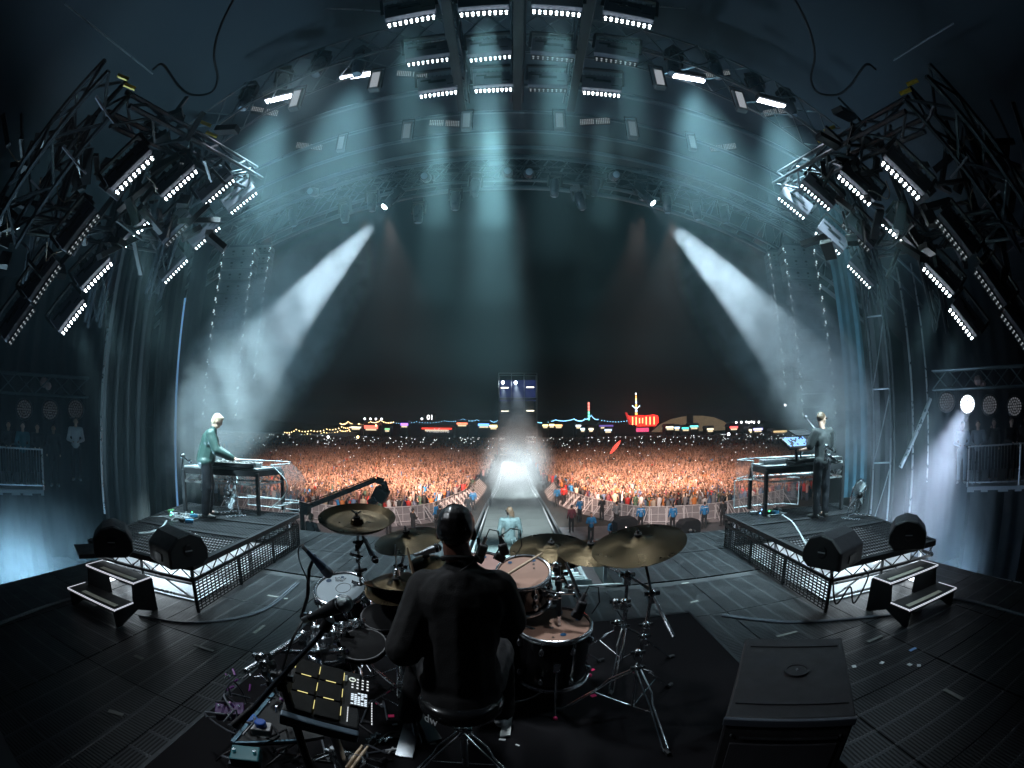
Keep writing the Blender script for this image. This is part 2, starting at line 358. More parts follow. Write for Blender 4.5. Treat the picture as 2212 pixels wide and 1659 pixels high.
# ---- keyboard risers with slatted deck and mesh skirts
GRILL = mat('riser_bars', (.02,.021,.024), .42, .5, .3, 9)
BOUNCE_SHEET = mat('riser_bounce_sheet', (.72,.76,.8), .8)
def riser(s, label):
    n0, n1, f1, f0 = [V((s*x, y, 0)) for x, y in ((3.55,4.22),(5.35,4.02),(6.3,7.6),(3.85,7.9))]
    t = thing('riser', label, 'stage riser', (s*4.7, 5.9, 0))
    H = .6; up = V((0,0,1))
    # edge frame of the deck
    fb = MB()
    for a, b in ((n0,n1),(n1,f1),(f1,f0),(f0,n0)):
        fb.bar(a+up*(H-.035), b+up*(H-.035), .07, .07); fb.bar(a+up*(H-.2), b+up*(H-.2), .035, .035)
        L = (b-a).length; k = round(L/.16)
        for i in range(k):
            p, q = a.lerp(b, i/k), a.lerp(b, (i+1)/k)
            z0, z1 = (H-.07, H-.19) if i % 2 else (H-.19, H-.07)
            fb.bar(p+up*z0, q+up*z1, .012)
    fb.build('deck_frame', GRILL, t)
    # deck bars run across, with gaps
    for (u0, u1, nb, nm) in ((0, .42, 42, 'deck_grille'), (.42, 1, 42, 'deck_grille')):
        db = MB()
        for i in range(nb):
            u = u0 + (u1-u0)*(i+.5)/nb
            w = (i+.5)/nb; a = n0.lerp(n1, w); b = f0.lerp(f1, w); a, b = a.lerp(b, u0), a.lerp(b, u1)
            db.bar(a+up*(H-.012), b+up*(H-.012), (.022 if u0 == 0 else .037), .007)
        for i in range(12 if u0 == 0 else 5):
            w = u0+(u1-u0)*(i+.5)/(12 if u0 == 0 else 5)
            db.bar(n0.lerp(f0, w)+up*(H-.014), n1.lerp(f1, w)+up*(H-.014), .012, .018)
        kind(db.build(nm, GRILL, t), 'stuff')
    for u in (.42, .7): MB().bar(n0.lerp(f0,u)+up*(H+.004), n1.lerp(f1,u)+up*(H+.004), .1, .012).build('cross_beam', GRILL, t)
    # mesh skirt panels along the inner side and the front: thin slats and uprights
    def skirt(a, b, k):
        for j in range(k):
            p, q = a.lerp(b, j/k+.004), a.lerp(b, (j+1)/k-.004); m_ = MB()
            L = (q-p).length
            for i in range(11): m_.bar(p+up*(.02+i*.0375), q+up*(.02+i*.0375), .01, .016)
            for i in range(int(L/.1)+1): m_.bar(p.lerp(q, i*.1/L)+up*.01, p.lerp(q, i*.1/L)+up*.4, .012)
            kind(m_.build('mesh_skirt', GRILL, t), 'stuff')
            e = MB().bar(p+up*.0, p+up*.41, .03).bar(q, q+up*.41, .03).bar(p+up*.405, q+up*.405, .03); e.build('skirt_frame', GRILL, t)
    skirt(n0, f0, 3); skirt(f0, f1, 2)
    # added pale liner on the far sides and floor sheet to lighten the inside
    ins = lambda p, q, d: (p+(q-p).normalized()*d)
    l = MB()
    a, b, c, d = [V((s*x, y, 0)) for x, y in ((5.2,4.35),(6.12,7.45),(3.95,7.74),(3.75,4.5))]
    l.add([a+up*.03, b+up*.03, b+up*.42, a+up*.42], [(0,1,2,3)]); l.build('bounce_liner', BOUNCE_SHEET, t)
    l = MB(); l.add([a+up*.012, b+up*.012, c+up*.012, d+up*.012], [(0,1,2,3)]); l.build('bounce_underlay', BOUNCE_SHEET, t)
    # legs and lattice inside
    for p in (n0.lerp(f1,.05), n1.lerp(f0,.05), n0.lerp(n1,.5)+V((0,.1,0)), f0.lerp(n1,.05), f1.lerp(n0,.05), n0.lerp(f0,.5)+V((s*.15,0,0)), n1.lerp(f1,.5)-V((s*.15,0,0))): MB().tube([p, p+up*(H-.1)], .025, 8).build('leg', ALU, t, smooth=1)
    br = MB()
    for z in (.12, .3): br.tube([n0.lerp(n1,.08)+V((0,.15,z)), n0.lerp(n1,.95)+V((0,.15,z))], .018, 6)
    br.tube([n0.lerp(n1,.1)+V((0,.15,.12)), n0.lerp(n1,.5)+V((0,.15,.45))], .014, 6); br.tube([n0.lerp(n1,.55)+V((0,.15,.45)), n0.lerp(n1,.9)+V((0,.2,.1))], .014, 6)
    br.tube([n0.lerp(n1,.08)+V((0,.12,.5)), n0.lerp(f1,.4)+V((0,0,.06))], .016, 6)
    br.build('brace', ALU, t, smooth=1)
    # lamps on the floor inside
    for u in (.12, .38, .62, .86):
        p = n1.lerp(f1, u) + V((-s*.22, 0, .05)); MB().box(p, (.07, .5, .05)).build('strip_lamp', emat('riser_lamp', (.86,.94,1), 4), t)
    return t
riserL = riser(-1, 'black slatted keyboard riser lit from inside on the left of the stage')
riserR = riser(1, 'black slatted keyboard riser lit from inside on the right of the stage')
for s in (-1, 1):
    for k, u in enumerate((4.8, 6.9)):
        area('riser_light', (s*5.25+s*(u-4.8)*.25, u, .3), (s*3.5, u-.1, .12), 7, 1.8, .2, (.8,.92,1)); area('riser_top_light', (s*(4.65+(u-4.8)*.18), u, .5), (s*(4.65+(u-4.8)*.18), u, 0), 7, 1.4, 1.7, (.82,.93,1))
# treads at each riser
def steps(s, label):
    t = thing('riser_steps', label, 'steps', (s*4.55, 3.6, 0))
    TB = mat('tread_black', (.012,.012,.013), .6, 0, .3, 8); TP = mat('tread_strip', (.5,.5,.42), .7, 0, .2, 14, emit=(.8,.85,.75), estr=.06)  # beige strip is no lamp; a faint glow is mixed in
    for z, y, dx in ((.19, 3.22, 0), (.40, 3.62, 0)):
        MB().box((s*4.5, y+.16, z), (.96, .34, .035)).build('tread', TB, t)
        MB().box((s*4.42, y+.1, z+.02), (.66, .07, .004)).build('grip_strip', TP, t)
        e = MB(); e.box((s*4.5, y-.005, z+.012), (.97, .012, .018)).box((s*4.5-.484, y+.16, z+.016), (.012, .33, .012)).box((s*4.5+.484, y+.16, z+.016), (.012, .33, .012))
        e.build('edge_light', mat('edge_light', (.8,.84,.86), .4, emit=(.86,.88,1), estr=.6), t)  # stair edges are glowing LED strips
    for dx in (-.45, .45):
        MB().prism([(3.22,0),(3.30,0),(3.62,.10),(3.9,0),(3.98,0),(3.98,.385),(3.62,.385),(3.58,.175),(3.22,.175)], .035, Matrix(((0,1,0),(1,0,0),(0,0,1))), (s*4.5+dx,0,0)).build('stringer', BLK, t)
steps(-1, 'two black steps edged with white light strips at the left riser'); steps(1, 'two black steps edged with white light strips at the right riser')
# ---- roof canopy and its purlins
def roofz(x, y): return 13.0 - .022*x*x - (y-4)*.06
RM = mat('canopy_cloth', (.022,.03,.04), .8, 0, .4, .4, .3, 2)
rf = MB(); nx, ny = 24, 14; vs = []
for j in range(ny+1):
    for i in range(nx+1):
        x = -19 + 38*i/nx; y = -7 + 22.5*j/ny; vs.append((x, y, roofz(x, y)))
rf.add(vs, [(j*(nx+1)+i, (j+1)*(nx+1)+i, (j+1)*(nx+1)+i+1, j*(nx+1)+i+1) for j in range(ny) for i in range(nx)])
roof = thing('stage_roof', 'dark arched canopy roof over the stage with tubular ribs', 'stage roof', (0, 4, 0))
rf.build('canopy', RM, roof, smooth=1)
TUBE = mat('rib_paint', (.09,.115,.13), .35, .4, .2, 3)
def arc(y, dz, r, x0=-14, x1=14, n=24): return [(x0+(x1-x0)*i/n, y, roofz(x0+(x1-x0)*i/n, y)+dz) for i in range(n+1)]
for y, dz, r in ((9.3,-2.2,.07),(10.2,-2.35,.05),(11.0,-2.4,.05),(11.9,-2.3,.06),(12.6,-2.2,.05),(13.4,-2.5,.06),(14.2,-2.3,.08),(13.9,-1.2,.07)):
    MB().tube(arc(y, dz, r), r, 6).build('rib', TUBE, roof, smooth=1)
for i in range(0):
    x = -12+3*i; MB().tube([(x, 8.6, roofz(x,8.6)-1.9), (x*.98, 14.3, roofz(x*.98,14.3)-1.9)], .05, 5).build('purlin', TUBE, roof, smooth=1)
web = MB()
for i in range(40):
    x = -13+26*i/40; x2 = x+.65
    web.tube([(x, 14.2, roofz(x,14.2)-2.3), (x2, 13.9, roofz(x2,13.9)-1.2)], .022, 4); web.tube([(x, 13.4, roofz(x,13.4)-2.5), (x2, 13.9, roofz(x2,13.9)-1.2)], .022, 4)
web.build('lattice', TUBE, roof)
# loose lines glimpsed on the dark ceiling
for (a, b) in (((140,8),(330,160)),((2060,50),(1930,130)),((700,18),(830,25)),((1390,12),(1480,18))):
    MB().tube([S(*a, 10.3), S(*b, 11)], .02, 5).build('roof_cable', STEEL, roof, smooth=1)
# ---- arched truss over the stage, with lamps hanging from it
ARC = [(-7.6,8.2), (-5.9,9.15), (-4.1,9.75), (-2.2,10.15), (0,10.3), (2.2,10.15), (4.1,9.75), (5.9,9.15), (7.6,8.2)]
at_ = thing('arched_truss', 'long arched lighting truss spanning above the front of the band', 'lighting truss', (0, 7.6, 10))
for (x0,z0),(x1,z1) in zip(ARC, ARC[1:]):
    mb = MB(); truss(mb, (x0,7.6,z0+.45), (x1,7.6,z1+.45), .6, .8, .032, .62); mb.build('truss_section', mat('truss_paint', (.10,.13,.14), .35, .6, .2, 5), at_)
TRB = mat('truss_black', (.035,.045,.055), .33, .6, .3, 5)
ft = thing('front_truss', 'straight lighting truss along the far front edge of the roof', 'lighting truss', (0, 13.2, 10))
for i in range(10):
    mb = MB(); truss(mb, (-12.5+2.5*i,13.1,10.2-.012*(-12.5+2.5*i)**2), (-10+2.5*i,13.1,10.2-.012*(-10+2.5*i)**2), .5, .5, .028, .5); mb.build('truss_section', TRB, ft)
# ---- moving head lamps
def moving_head():
    t = thing('moving_head', 'x', 'stage lamp')
    MB().box((0,0,-.07), (.34,.3,.14)).build('base', BLK, t, bevel=.015)
    MB().box((-.2,0,-.3), (.05,.16,.36)).box((.2,0,-.3), (.05,.16,.36)).box((0,0,-.15), (.42,.14,.04)).build('yoke', BLK, t)
    h = MB().lathe([(.06,.16),(.12,.14),(.155,.02),(.15,-.2),(.125,-.42),(.11,-.44)], (0,0,-.36), None, 16).build('head', mat('lamp_head', (.03,.034,.045), .3, .2, .2, 6), t, smooth=40)
    MB().lathe([(0,-.475),(.06,-.468),(.105,-.44)], (0,0,-.36), None, 16).build('lens', mat('lens_glass', (.25,.32,.38), .05, 0, coat=1), t, smooth=1)
    return t
mh0 = moving_head(); used = [0]
def place_head(p, rot, label, group, lit=False):
    o = mh0 if not used[0] else dup(mh0); used[0] = 1
    o.location = p; o.rotation_euler = rot; o['label'] = label; o['group'] = group
    if lit:
        for c in o.children:
            if c.name.startswith('lens'): c.data = litlens
    return o
ll = MB().lathe([(0,-.475),(.06,-.468),(.105,-.44)], (0,0,-.36), None, 16).mesh('lit_lens'); ll.materials.append(LED); litlens = ll
ORD = ['outermost','second','third','fourth','fifth','sixth']
k = 0
for side, xs in (('left', ((545,182),(617,150),(702,118),(783,108))), ('right', ((1690,195),(1622,165),(1535,118),(1457,108)))):
    for i, (x, y) in enumerate(xs):
        p = S(x, y, 10.9 if i < 2 else 11.0); p.y = 7.6
        d = ray(x, y); p = EYE + d*(7.55/d.y)
        place_head(p, (random.uniform(-.15,.25), random.uniform(-.15,.15), random.uniform(0,3)), f'black bullet-shaped stage lamp hanging from the arched truss, {ORD[i]} one on the {side}', 'bullet lamps under the arched truss')
frontlamps = [(690,418),(745,430),(805,405),(865,412),(905,430),(926,388),(985,400),(1030,372),(1097,378),(1141,380),(1200,372),(1245,400),(1293,372),(1320,385),(1373,405),(1385,380),(1440,410),(1500,425),(1560,432),(630,440)]
for i, (x, y) in enumerate(frontlamps):
    d = ray(x, y); p = EYE + d*(13.0/d.y); litf = (x in (865, 1373))
    facing = x in (926,1097,1141,1320,690)
    rot = (-1.2, 0, 0) if facing else (random.uniform(.1,.7), 0, random.uniform(-.6,.6))
    if litf:
        tg = V((-9.0, 10.0, .5)) if x < 1106 else V((10.2, 10.2, .8)); rot = ((tg-p).to_track_quat('-Z','Y')).to_euler()
    lab = ('bright lit stage lamp on the far front truss throwing a white beam to the ' + ('left' if x < 1106 else 'right')) if litf else f'small dark stage lamp on the far front truss, number {i+1} counted loosely'
    srt = sorted(q[0] for q in frontlamps if (q[0] in (926,1097,1141,1320,690)) == facing and q[0] not in (865,1373))
    lab = lab if litf else (('unlit lamp on the far front truss showing its pale lens, ' if facing else 'unlit lamp on the far front truss pointing down, ') + NTH[srt.index(x)] + ' such from the left')
    place_head(p, rot, lab, 'lamps along the far front truss' + ('' if litf else (', facing' if facing else ', pointing down')), litf)
# ---- strobe panels
def strobe():
    t = thing('strobe_panel', 'x', 'strobe light')
    MB().box((0,0,.21), (.76,.12,.36)).build('casing', GREY, t, bevel=.01)
    b = MB()
    for i in range(9): b.box((-.32+.08*i, .0, .42), (.012,.1,.05))
    b.build('cooling_fin', BLK, t)
    MB().box((0,-.066,.24), (.34,.012,.06)).box((-.22,-.064,.3), (.2,.006,.04)).box((.25,-.064,.14), (.14,.006,.02)).build('back_slot', BLK, t)
    MB().bar((-.41,0,.2),(-.41,0,.62),.03,.05).bar((.41,0,.2),(.41,0,.62),.03,.05).bar((-.41,0,.62),(.41,0,.62),.05).build('yoke', BLK, t)
    MB().box((0,.11,.02), (.74,.12,.03)).build('led_tray', BLK, t)
    l = MB()
    for i in range(9):
        for j in range(2): l.ball((-.33+.0825*i, .065+.05*j, -.004), (.02 if j == 0 else .015,.013,.016), 8, 5)
    kind(l.build('led_row', LED, t, smooth=1), 'stuff')
    return t
st0 = strobe(); ledm = [c for c in kids(st0) if c.name.startswith('led_row')][0].data
def led_variant(m):
    me = ledm.copy(); me.materials.clear(); me.materials.append(m); return me
LMID = led_variant(emat('led_medium', (.8,.93,1), 7)); LOFF = led_variant(emat('led_faint', (.7,.8,.85), .35)); LON = ledm
first = [1]
def place_strobe(e1, e2, D, state, label, group, up=(0,0,1)):
    a, b = S(*e1, D), S(*e2, D); x = (b-a).normalized(); u = V(up); y = u.cross(x).normalized(); z = x.cross(y).normalized()
    if x.dot(V((1,0,0))) < 0 and False: pass
    o = st0 if first[0] else dup(st0); first[0] = 0
    o.location = (a+b)/2; o.rotation_euler = Matrix((x, y, z)).transposed().to_euler(); o['label'] = label; o['group'] = group
    for c in o.children:
        if c.name.startswith('led_row'): c.data = {2: LON, 1: LMID, 0: LOFF}[state]
    return (a+b)/2
CP = []
c_rows = [(7.6, [((833,48),(942,27),2),((990,24),(1100,17),2),((1148,16),(1257,24),2),((1306,30),(1408,50),2)], 'nearest'),
          (8.7, [((880,133),(967,121),1),((1012,124),(1105,115),1),((1148,116),(1240,124),0),((1290,120),(1372,132),0)], 'middle'),
          (9.6, [((908,203),(985,193),2),((1026,191),(1105,187),2),((1145,188),(1222,190),0),((1262,194),(1337,201),2)], 'far')]
cn = ['left outer','left inner','right inner','right outer']
for D, row, rn in c_rows:
    for i, (a, b, stt) in enumerate(row):
        CP.append((place_strobe(a, b, D, stt, f'grey strobe panel high above the singer, {rn} row, {cn[i]} column, ' + ('brightly lit' if stt == 2 else 'dimly lit' if stt else 'dark'), 'strobe panels above the centre of the stage'), stt))
SIDE = {'A1':((240,416),(331,327),7.1,2),'B1':((346,431),(427,358),8.4,2),'C1':((432,445),(511,376),9.5,1),'D1':((491,461),(557,408),10.7,1),
 'A2':((140,545),(211,455),7.6,0),'B2':((257,534),(332,460),8.8,2),'C2':((348,533),(420,462),9.6,0),'D2':((414,538),(477,483),10.8,1),
 'A3':((72,643),(120,575),8.2,0),'B3':((172,632),(245,556),9.0,2),'D3':((350,611),(405,555),11,1),'A4':((22,728),(62,672),8.6,0),'B4':((130,718),(182,651),9.4,2)}
rown = {'A':'row nearest the camera','B':'second row','C':'third row','D':'farthest row'}; coln = ['top','second','third','lowest']
SPP = []
for s in (-1, 1):
    for k, (a, b, D, stt) in SIDE.items():
        if s > 0: a, b = (2212-b[0]+24, b[1]+11), (2212-a[0]+24, a[1]+11)
        up = (s*.55, 0, .83)
        p = place_strobe(a, b, D, stt, f'{"brightly lit" if stt==2 else "dimly lit" if stt else "dark"} strobe panel in the tilted {"left" if s<0 else "right"} lamp cluster, {rown[k[0]]}, {coln[int(k[1])-1]} column', f'strobe panels of the {"left" if s<0 else "right"} cluster', up)
        SPP.append((p, stt, s, k))
# frames carrying the clusters
YEL = mat('yellow_tape', (.75,.48,.05), .5)
def pod_frame(s, label):
    fx = (lambda x: x) if s < 0 else (lambda x: 2212-x+24)
    fy = (lambda y: y) if s < 0 else (lambda y: y+11)
    Q = lambda x, y, D: S(fx(x), fy(y), D)
    t = thing('cluster_frame', label, 'lighting frame', Q(200,400,8))
    for (a, b, D0, D1, w) in (((255,165),(5,500),7.5,8.4,.62),((255,235),(545,385),7.4,11,.4),((60,470),(345,520),8.2,10.6,.35),((175,250),(70,620),8.3,9.4,.4),((330,275),(200,700),9.2,10.3,.3),((440,325),(330,640),10.2,11.4,.3)):
        mb = MB(); truss(mb, Q(*a, D0), Q(*b, D1), w, w*.8, .05 if w > .5 else .042, .6, up=(s*.5,0,.86), n=6); mb.build('truss_section', TRB, t)
    # brackets, plates, clamps
    for (x, y, D) in ((235,245,7.3),(165,350,7.5),(95,420,7.9),(40,520,8.3),(300,300,7.8)):
        c = Q(x, y, D); M = frame(V((s*-.8,.1,-.5)), (s*.5,0,.86))
        MB().prism([(-.3,-.04),(-.12,.2),(.3,.22),(.36,.12),(-.05,.1),(-.2,-.04)], .03, M @ RX(math.pi/2), c).build('gusset_plate', mat('plate_grey', (.16,.155,.19), .45, .3), t)
    rnd = random.Random(5)
    for i in range(95):
        x = rnd.uniform(0, 470); y = 330 + (420-x)*.12 + rnd.uniform(-90, 200)
        D = rnd.uniform(8.2, 9.8); c = Q(x, y, D); d = V((rnd.uniform(-1,1), rnd.uniform(-1,1), rnd.uniform(-1,1))).normalized()
        MB().bar(c, c+d*rnd.uniform(.3,.9), rnd.choice((.05,.09,.16,.22)), rnd.choice((.05,.1))).build('clamp_arm', BLK, t)
    for (x, y, D) in ((253,162,7.3),(268,182,7.3),(432,262,9.0),(445,285,9.0)):
        c = Q(x, y, D); MB().bar(c, Q(x+24, y+10, D), .035, .05).build('warning_tape', YEL, t)
    for i in range(9):
        x = 160+rnd.uniform(-140,180); y = 300+rnd.uniform(-20,260); c = Q(x, y, 8)
        pts = [c + V((.12*math.sin(j*1.3+i), .1*j-.2, .1*math.cos(j*1.7))) for j in range(5)]
        MB().tube(curve(pts, 4), .012, 5).build('cable', mat('shiny_cable', (.3,.25,.2), .25, .4), t, smooth=1)
    # motor boxes with ballast
    for (x, y, D) in ((245,400,7.9),(150,520,8.2)):
        MB().box(Q(x, y, D), (.36,.3,.3), frame(V((s*-.8,.1,-.5)))).build('power_box', GREY, t, bevel=.01)
pod_frame(-1, 'tilted black truss frame holding the left strobe cluster'); pod_frame(1, 'tilted black truss frame holding the right strobe cluster')
# beams running forward between the central strobe columns
for i, (x, lab) in enumerate(((-1.02,'left'),(.1,'middle'),(1.2,'right'))):
    t = thing('ceiling_beam', f'dark truss beam running forward between the strobe columns, {lab} one', 'lighting truss', (x, 5, 8.8), group='beams above the singer')
    mb = MB(); truss(mb, (x, 1.5, 8.75), (x, 8.1, 9.05), .22, .3, .03, .4); mb.build('truss_section', TRB, t)
    MB().box((x, 5, 8.6), (.16, 6, .05)).build('cable_tray', BLK, t)
# small flood panels under the arched truss, pale lamp boxes and blinder grids farther on
def flood(p, w, yaw, label, group):
    t = thing('flood_panel', label, 'stage lamp', p, yaw, group)
    MB().box((0,0,.08), (w,.2,.12)).build('casing', BLK, t, local=True); MB().box((0,.03,.008), (w*.95,.14,.014)).build('led_face', emat('flood_face', (.8,.85,1), 14), t, local=True)
FL = []
for x, y, w, lab in ((602,212,.75,'left outer'),(768,163,.8,'left inner'),(1490,168,.8,'right inner'),(1668,222,.75,'right outer')):
    p = HD(x, y, 9.2 if 'outer' in lab else 8.6); flood(p, w, 0, f'flat flood panel glowing white under the arched truss, {lab}', 'flood panels under the arched truss'); FL.append(p)
def lampbox(p, lit, label, group):
    t = thing('lamp_box', label, 'stage lamp', p, 0, group)
    MB().box((0,0,0), (.22,.14,.52)).build('casing', mat('box_pale', (.12,.13,.135), .5, .2), t, local=True, bevel=.02)
    MB().box((0,-.075,-.02), (.15,.01,.4)).build('diffuser', mat('box_face' + str(lit), (.22,.23,.24), .4, 0, emit=(.85,.92,1), estr=.35 if lit else .08), t, local=True)
    MB().bar((-.14,0,-.2),(-.14,0,.36),.02).bar((.14,0,-.2),(.14,0,.36),.02).bar((-.14,0,.36),(.14,0,.36),.02).build('bracket', BLK, t, local=True)
bx = [((812,175),9.6,1),((641,215),9.8,1),((1422,170),9.6,1),((1597,218),9.8,1),((880,285),11,0),((738,310),13.2,0),((1365,280),11,0),((1494,308),13.2,0),((1208,262),11,0),((1008,262),11,0)]
bl = ['inner left of the near row','outer left of the near row','inner right of the near row','outer right of the near row','third from the left in the far row','second from the left in the far row','third from the right in the far row','second from the right in the far row','right of the centre in the far row','left of the centre in the far row']
for (pp, D, lit), l in zip(bx, bl): lampbox(S(*pp, D), lit, f'upright pale lamp box hanging under the roof, {l}', 'pale lamp boxes under the roof')
def blinder(p, label, yaw):
    t = thing('blinder_grid', label, 'stage lamp', p, yaw, 'blinder grids under the roof')
    for dx in (-.2, .2):
        MB().box((dx,.03,0), (.37,.06,.2)).build('casing', BLK, t, local=True)
        m_ = MB()
        for i in range(8):
            for j in range(4): m_.ball((dx-.16+.0457*i, -.005, -.07+.047*j), .014, 6, 4)
        kind(m_.build('bulb_grid', emat('blinder_bulb', (.85,.95,1), .4), t, local=True), 'stuff')
for (x, y), l in zip(((570,240),(668,316),(960,266),(1285,262),(1562,318),(1680,240),(890,160),(1545,160)), ('far left','left','left of centre','right of centre','right','far right','high left','high right')):
    p = S(x, y, 12.6 if x not in (668,1562) else 14.0); blinder(p, f'double blinder grid of small bulbs under the roof, {l} one', -math.atan2(p.x, p.y))
# looping cables from the roof
for s, lab in ((-1,'left'),(1,'right')):
    fx = lambda x: x if s < 0 else 2212-x+10
    pts = [S(fx(x), y, D) for x, y, D in ((520,-30,8),(475,60,8.2),(462,120,8.4),(470,170,8.6),(455,200,8.7),(415,205,8.7),(385,185,8.6),(352,140,8.5),(330,150,8.6))]
    c = MB().tube(curve(pts, 6), .022, 6).build('hanging_cable', BLK, None, smooth=1); tag(c, f'black cable looping down from the roof on the {lab}', 'cable', 'cables looping from the roof')
# ---- loudspeaker arrays
PAM = mat('speaker_grey', (.10,.115,.13), .5, .2, .2, 3)
def array(az, D, ztop, n, hgt, w, splay, label, group):
    a = math.radians(az); x, y = D*math.sin(a), D*math.cos(a)
    t = thing('speaker_array', label, 'speaker array', (x, y, ztop), -a*.35, group)
    for i in range(n):
        f = i/(n-1); z = -i*hgt; off = -.55*f*f*splay
        R = RX(.0 + .35*f*splay)
        c = V((0, off, z-hgt/2)); mb = MB()
        mb.prism([(-w/2,-hgt*.47),(w/2,-hgt*.47),(w/2,hgt*.47),(-w/2,hgt*.47)], .55, R, c)
        b = mb.build('cabinet', PAM, t, local=True, bevel=.012)
        r = MB()
        for sx in (-1, 1): r.box(c + R @ V((sx*w*.5, -.1, 0)), (.03,.5,.04)); r.box(c + R @ V((sx*w*.16, -.277, .03)), (.09,.006,.06)); r.box(c + R @ V((sx*w*.16, -.277, -.08)), (.05,.006,.03))
        r.build('rigging', BLK, b, local=True)
        q = MB()
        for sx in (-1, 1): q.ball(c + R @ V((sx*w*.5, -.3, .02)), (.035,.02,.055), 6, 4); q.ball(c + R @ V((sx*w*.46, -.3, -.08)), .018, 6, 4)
        q.build('rigging_pin', mat('glowing_pin', (.8,.9,1), .15, .4, emit=(.8,.95,1), estr=1.1), b, local=True)  # pins are no lamps; their brightness is emission in the material
    MB().bar((-w*.4, 0, .1), (w*.4, 0, .1), .1).bar((-w*.3,.0,.1),(-w*.3,0,3.5),.02).bar((w*.3,0,.1),(w*.3,0,3.5),.02).build('fly_frame', TRB, t, local=True)
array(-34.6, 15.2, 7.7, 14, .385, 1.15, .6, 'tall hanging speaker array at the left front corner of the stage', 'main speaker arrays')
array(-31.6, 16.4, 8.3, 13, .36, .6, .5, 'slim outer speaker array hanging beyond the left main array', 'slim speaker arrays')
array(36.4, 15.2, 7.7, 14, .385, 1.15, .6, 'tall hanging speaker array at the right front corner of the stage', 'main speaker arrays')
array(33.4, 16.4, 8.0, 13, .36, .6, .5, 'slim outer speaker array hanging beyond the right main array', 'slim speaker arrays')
# ---- drapes and side walls of the stage
def drape(p0, p1, z0, z1, m, name, label, amp=.07, fold=.32, cat='drape'):
    p0, p1 = V((*p0,0)), V((*p1,0)); L = (p1-p0).length; n = max(8, int(L/fold*6)); d = (p1-p0).normalized(); nrm = V((-d.y, d.x, 0)); mb = MB(); vs = []
    rr = random.Random(name+label); nz = 6
    ph = [rr.uniform(0, 6) for _ in range(3)]
    for j in range(nz+1):
        for i in range(n+1):
            u = L*i/n; a = amp*(math.sin(u*2*math.pi/fold+ph[0]) + .5*math.sin(u*2*math.pi/fold*.43+ph[1]+j*.2))
            q = p0 + d*u + nrm*a; vs.append((q.x, q.y, z0+(z1-z0)*j/nz))
    mb.add(vs, [(j*(n+1)+i, j*(n+1)+i+1, (j+1)*(n+1)+i+1, (j+1)*(n+1)+i) for j in range(nz) for i in range(n)])
    o = mb.build(name, m, None, smooth=1); tag(o, label, cat); return o
DR1 = mat('black_drape', (.006,.0075,.009), .85, 0, .4, 1, sheen=.3); DR2 = mat('teal_drape', (.05,.16,.20), .8, 0, .6, 1.6, .4, 6, sheen=.3)
def PZ(az, D): a = math.radians(az); return (D*math.sin(a), D*math.cos(a))
drape(PZ(-50.5, 12.5), PZ(-44.6, 12.5), -4.2, 8.5, DR1, 'side_drape', 'black side drape left of the left keyboard player')
drape(PZ(-43.9, 14.5), PZ(-41.2, 14.5), -4.2, 10, DR1, 'side_drape', 'narrow black drape behind the left keyboard player')
drape(PZ(-40.8, 15.5), PZ(-38.6, 15.5), -4.2, 10, mat('grey_scrim', (.03,.038,.048), .8, 0, .3, 2), 'side_scrim', 'grey scrim panel between the black drapes and the left speaker array', .02)
drape(PZ(40.6, 14.5), PZ(43.4, 14.5), .0, 10, DR2, 'teal_drape', 'tall teal wrinkled drape behind the right keyboard player', .05, .25)
drape(PZ(43.8, 15), PZ(47, 15), -4.2, 10, DR1, 'side_drape', 'black drape immediately right of the teal drape')
drape(PZ(48.5, 19), PZ(72, 19), -4.2, 9, mat('backstage_black', (.02,.024,.03), .9), 'backstage_drape', 'dark drape behind the right viewing platform', .06, .6)
drape(PZ(-76, 19), PZ(-51, 19), -4.2, 9, MATS['backstage_black'], 'backstage_drape', 'dark drape behind the left viewing platform', .06, .6)
# glowing tube put in for the blue light gap between drapes; poles
pp = MB(); pp.tube([V((*PZ(-41.0,13.9),-1)), V((*PZ(-41.0,13.9),5.6))], .03, 6); tag(pp.build('blue_light_gap', mat('blue_light_gap', (.3,.55,.9), .3, .2, emit=(.25,.5,.9), estr=.35), None, smooth=1), 'thin glowing strip standing in for the blue light gap between the left drapes', 'light gap')
def pole(az, D, z0, z1, r, m, label):
    tag(MB().tube([V((*PZ(az,D),z0)), V((*PZ(az,D),(z0+z1)/2)), V((*PZ(az,D),z1))], r, 7).build('scaffold_pole', m, None, smooth=1), label, 'pole')
pole(-50.6, 12, -.05, 4.2, .03, ALU, 'thin scaffold pole standing left of the black drape on the left')
pole(49.3, 13, -.3, 6, .03, ALU, 'thin upright pole between the teal drape and the right platform')
pole(51.3, 13.5, .5, 6.2, .025, ALU, 'second thin upright pole nearest the right viewing platform')
tag(MB().tube([HD(1945,1010,13), HD(2010,860,13)], .06, 7).build('diagonal_brace', ALU, None, smooth=1), 'pale diagonal brace leaning near the right viewing platform', 'brace')
# scaffold tower at right between drapes
sc = thing('scaffold_tower', 'thin scaffold tower standing behind the teal drape on the right', 'scaffold', V((*PZ(45.2,14),0)))
for az in (44.2, 46.4):
    MB().tube([V((*PZ(az,14),-4)), V((*PZ(az,14),8))], .03, 6).build('pole', STEEL, sc, smooth=1)
for z in (-1,1,3,5,7): MB().tube([V((*PZ(44.2,14),z)), V((*PZ(46.4,14),z))], .025, 6).build('ledger', STEEL, sc, smooth=1); MB().tube([V((*PZ(44.2,14),z)), V((*PZ(46.4,14),z+1.9))], .018, 5).build('diagonal', STEEL, sc, smooth=1)
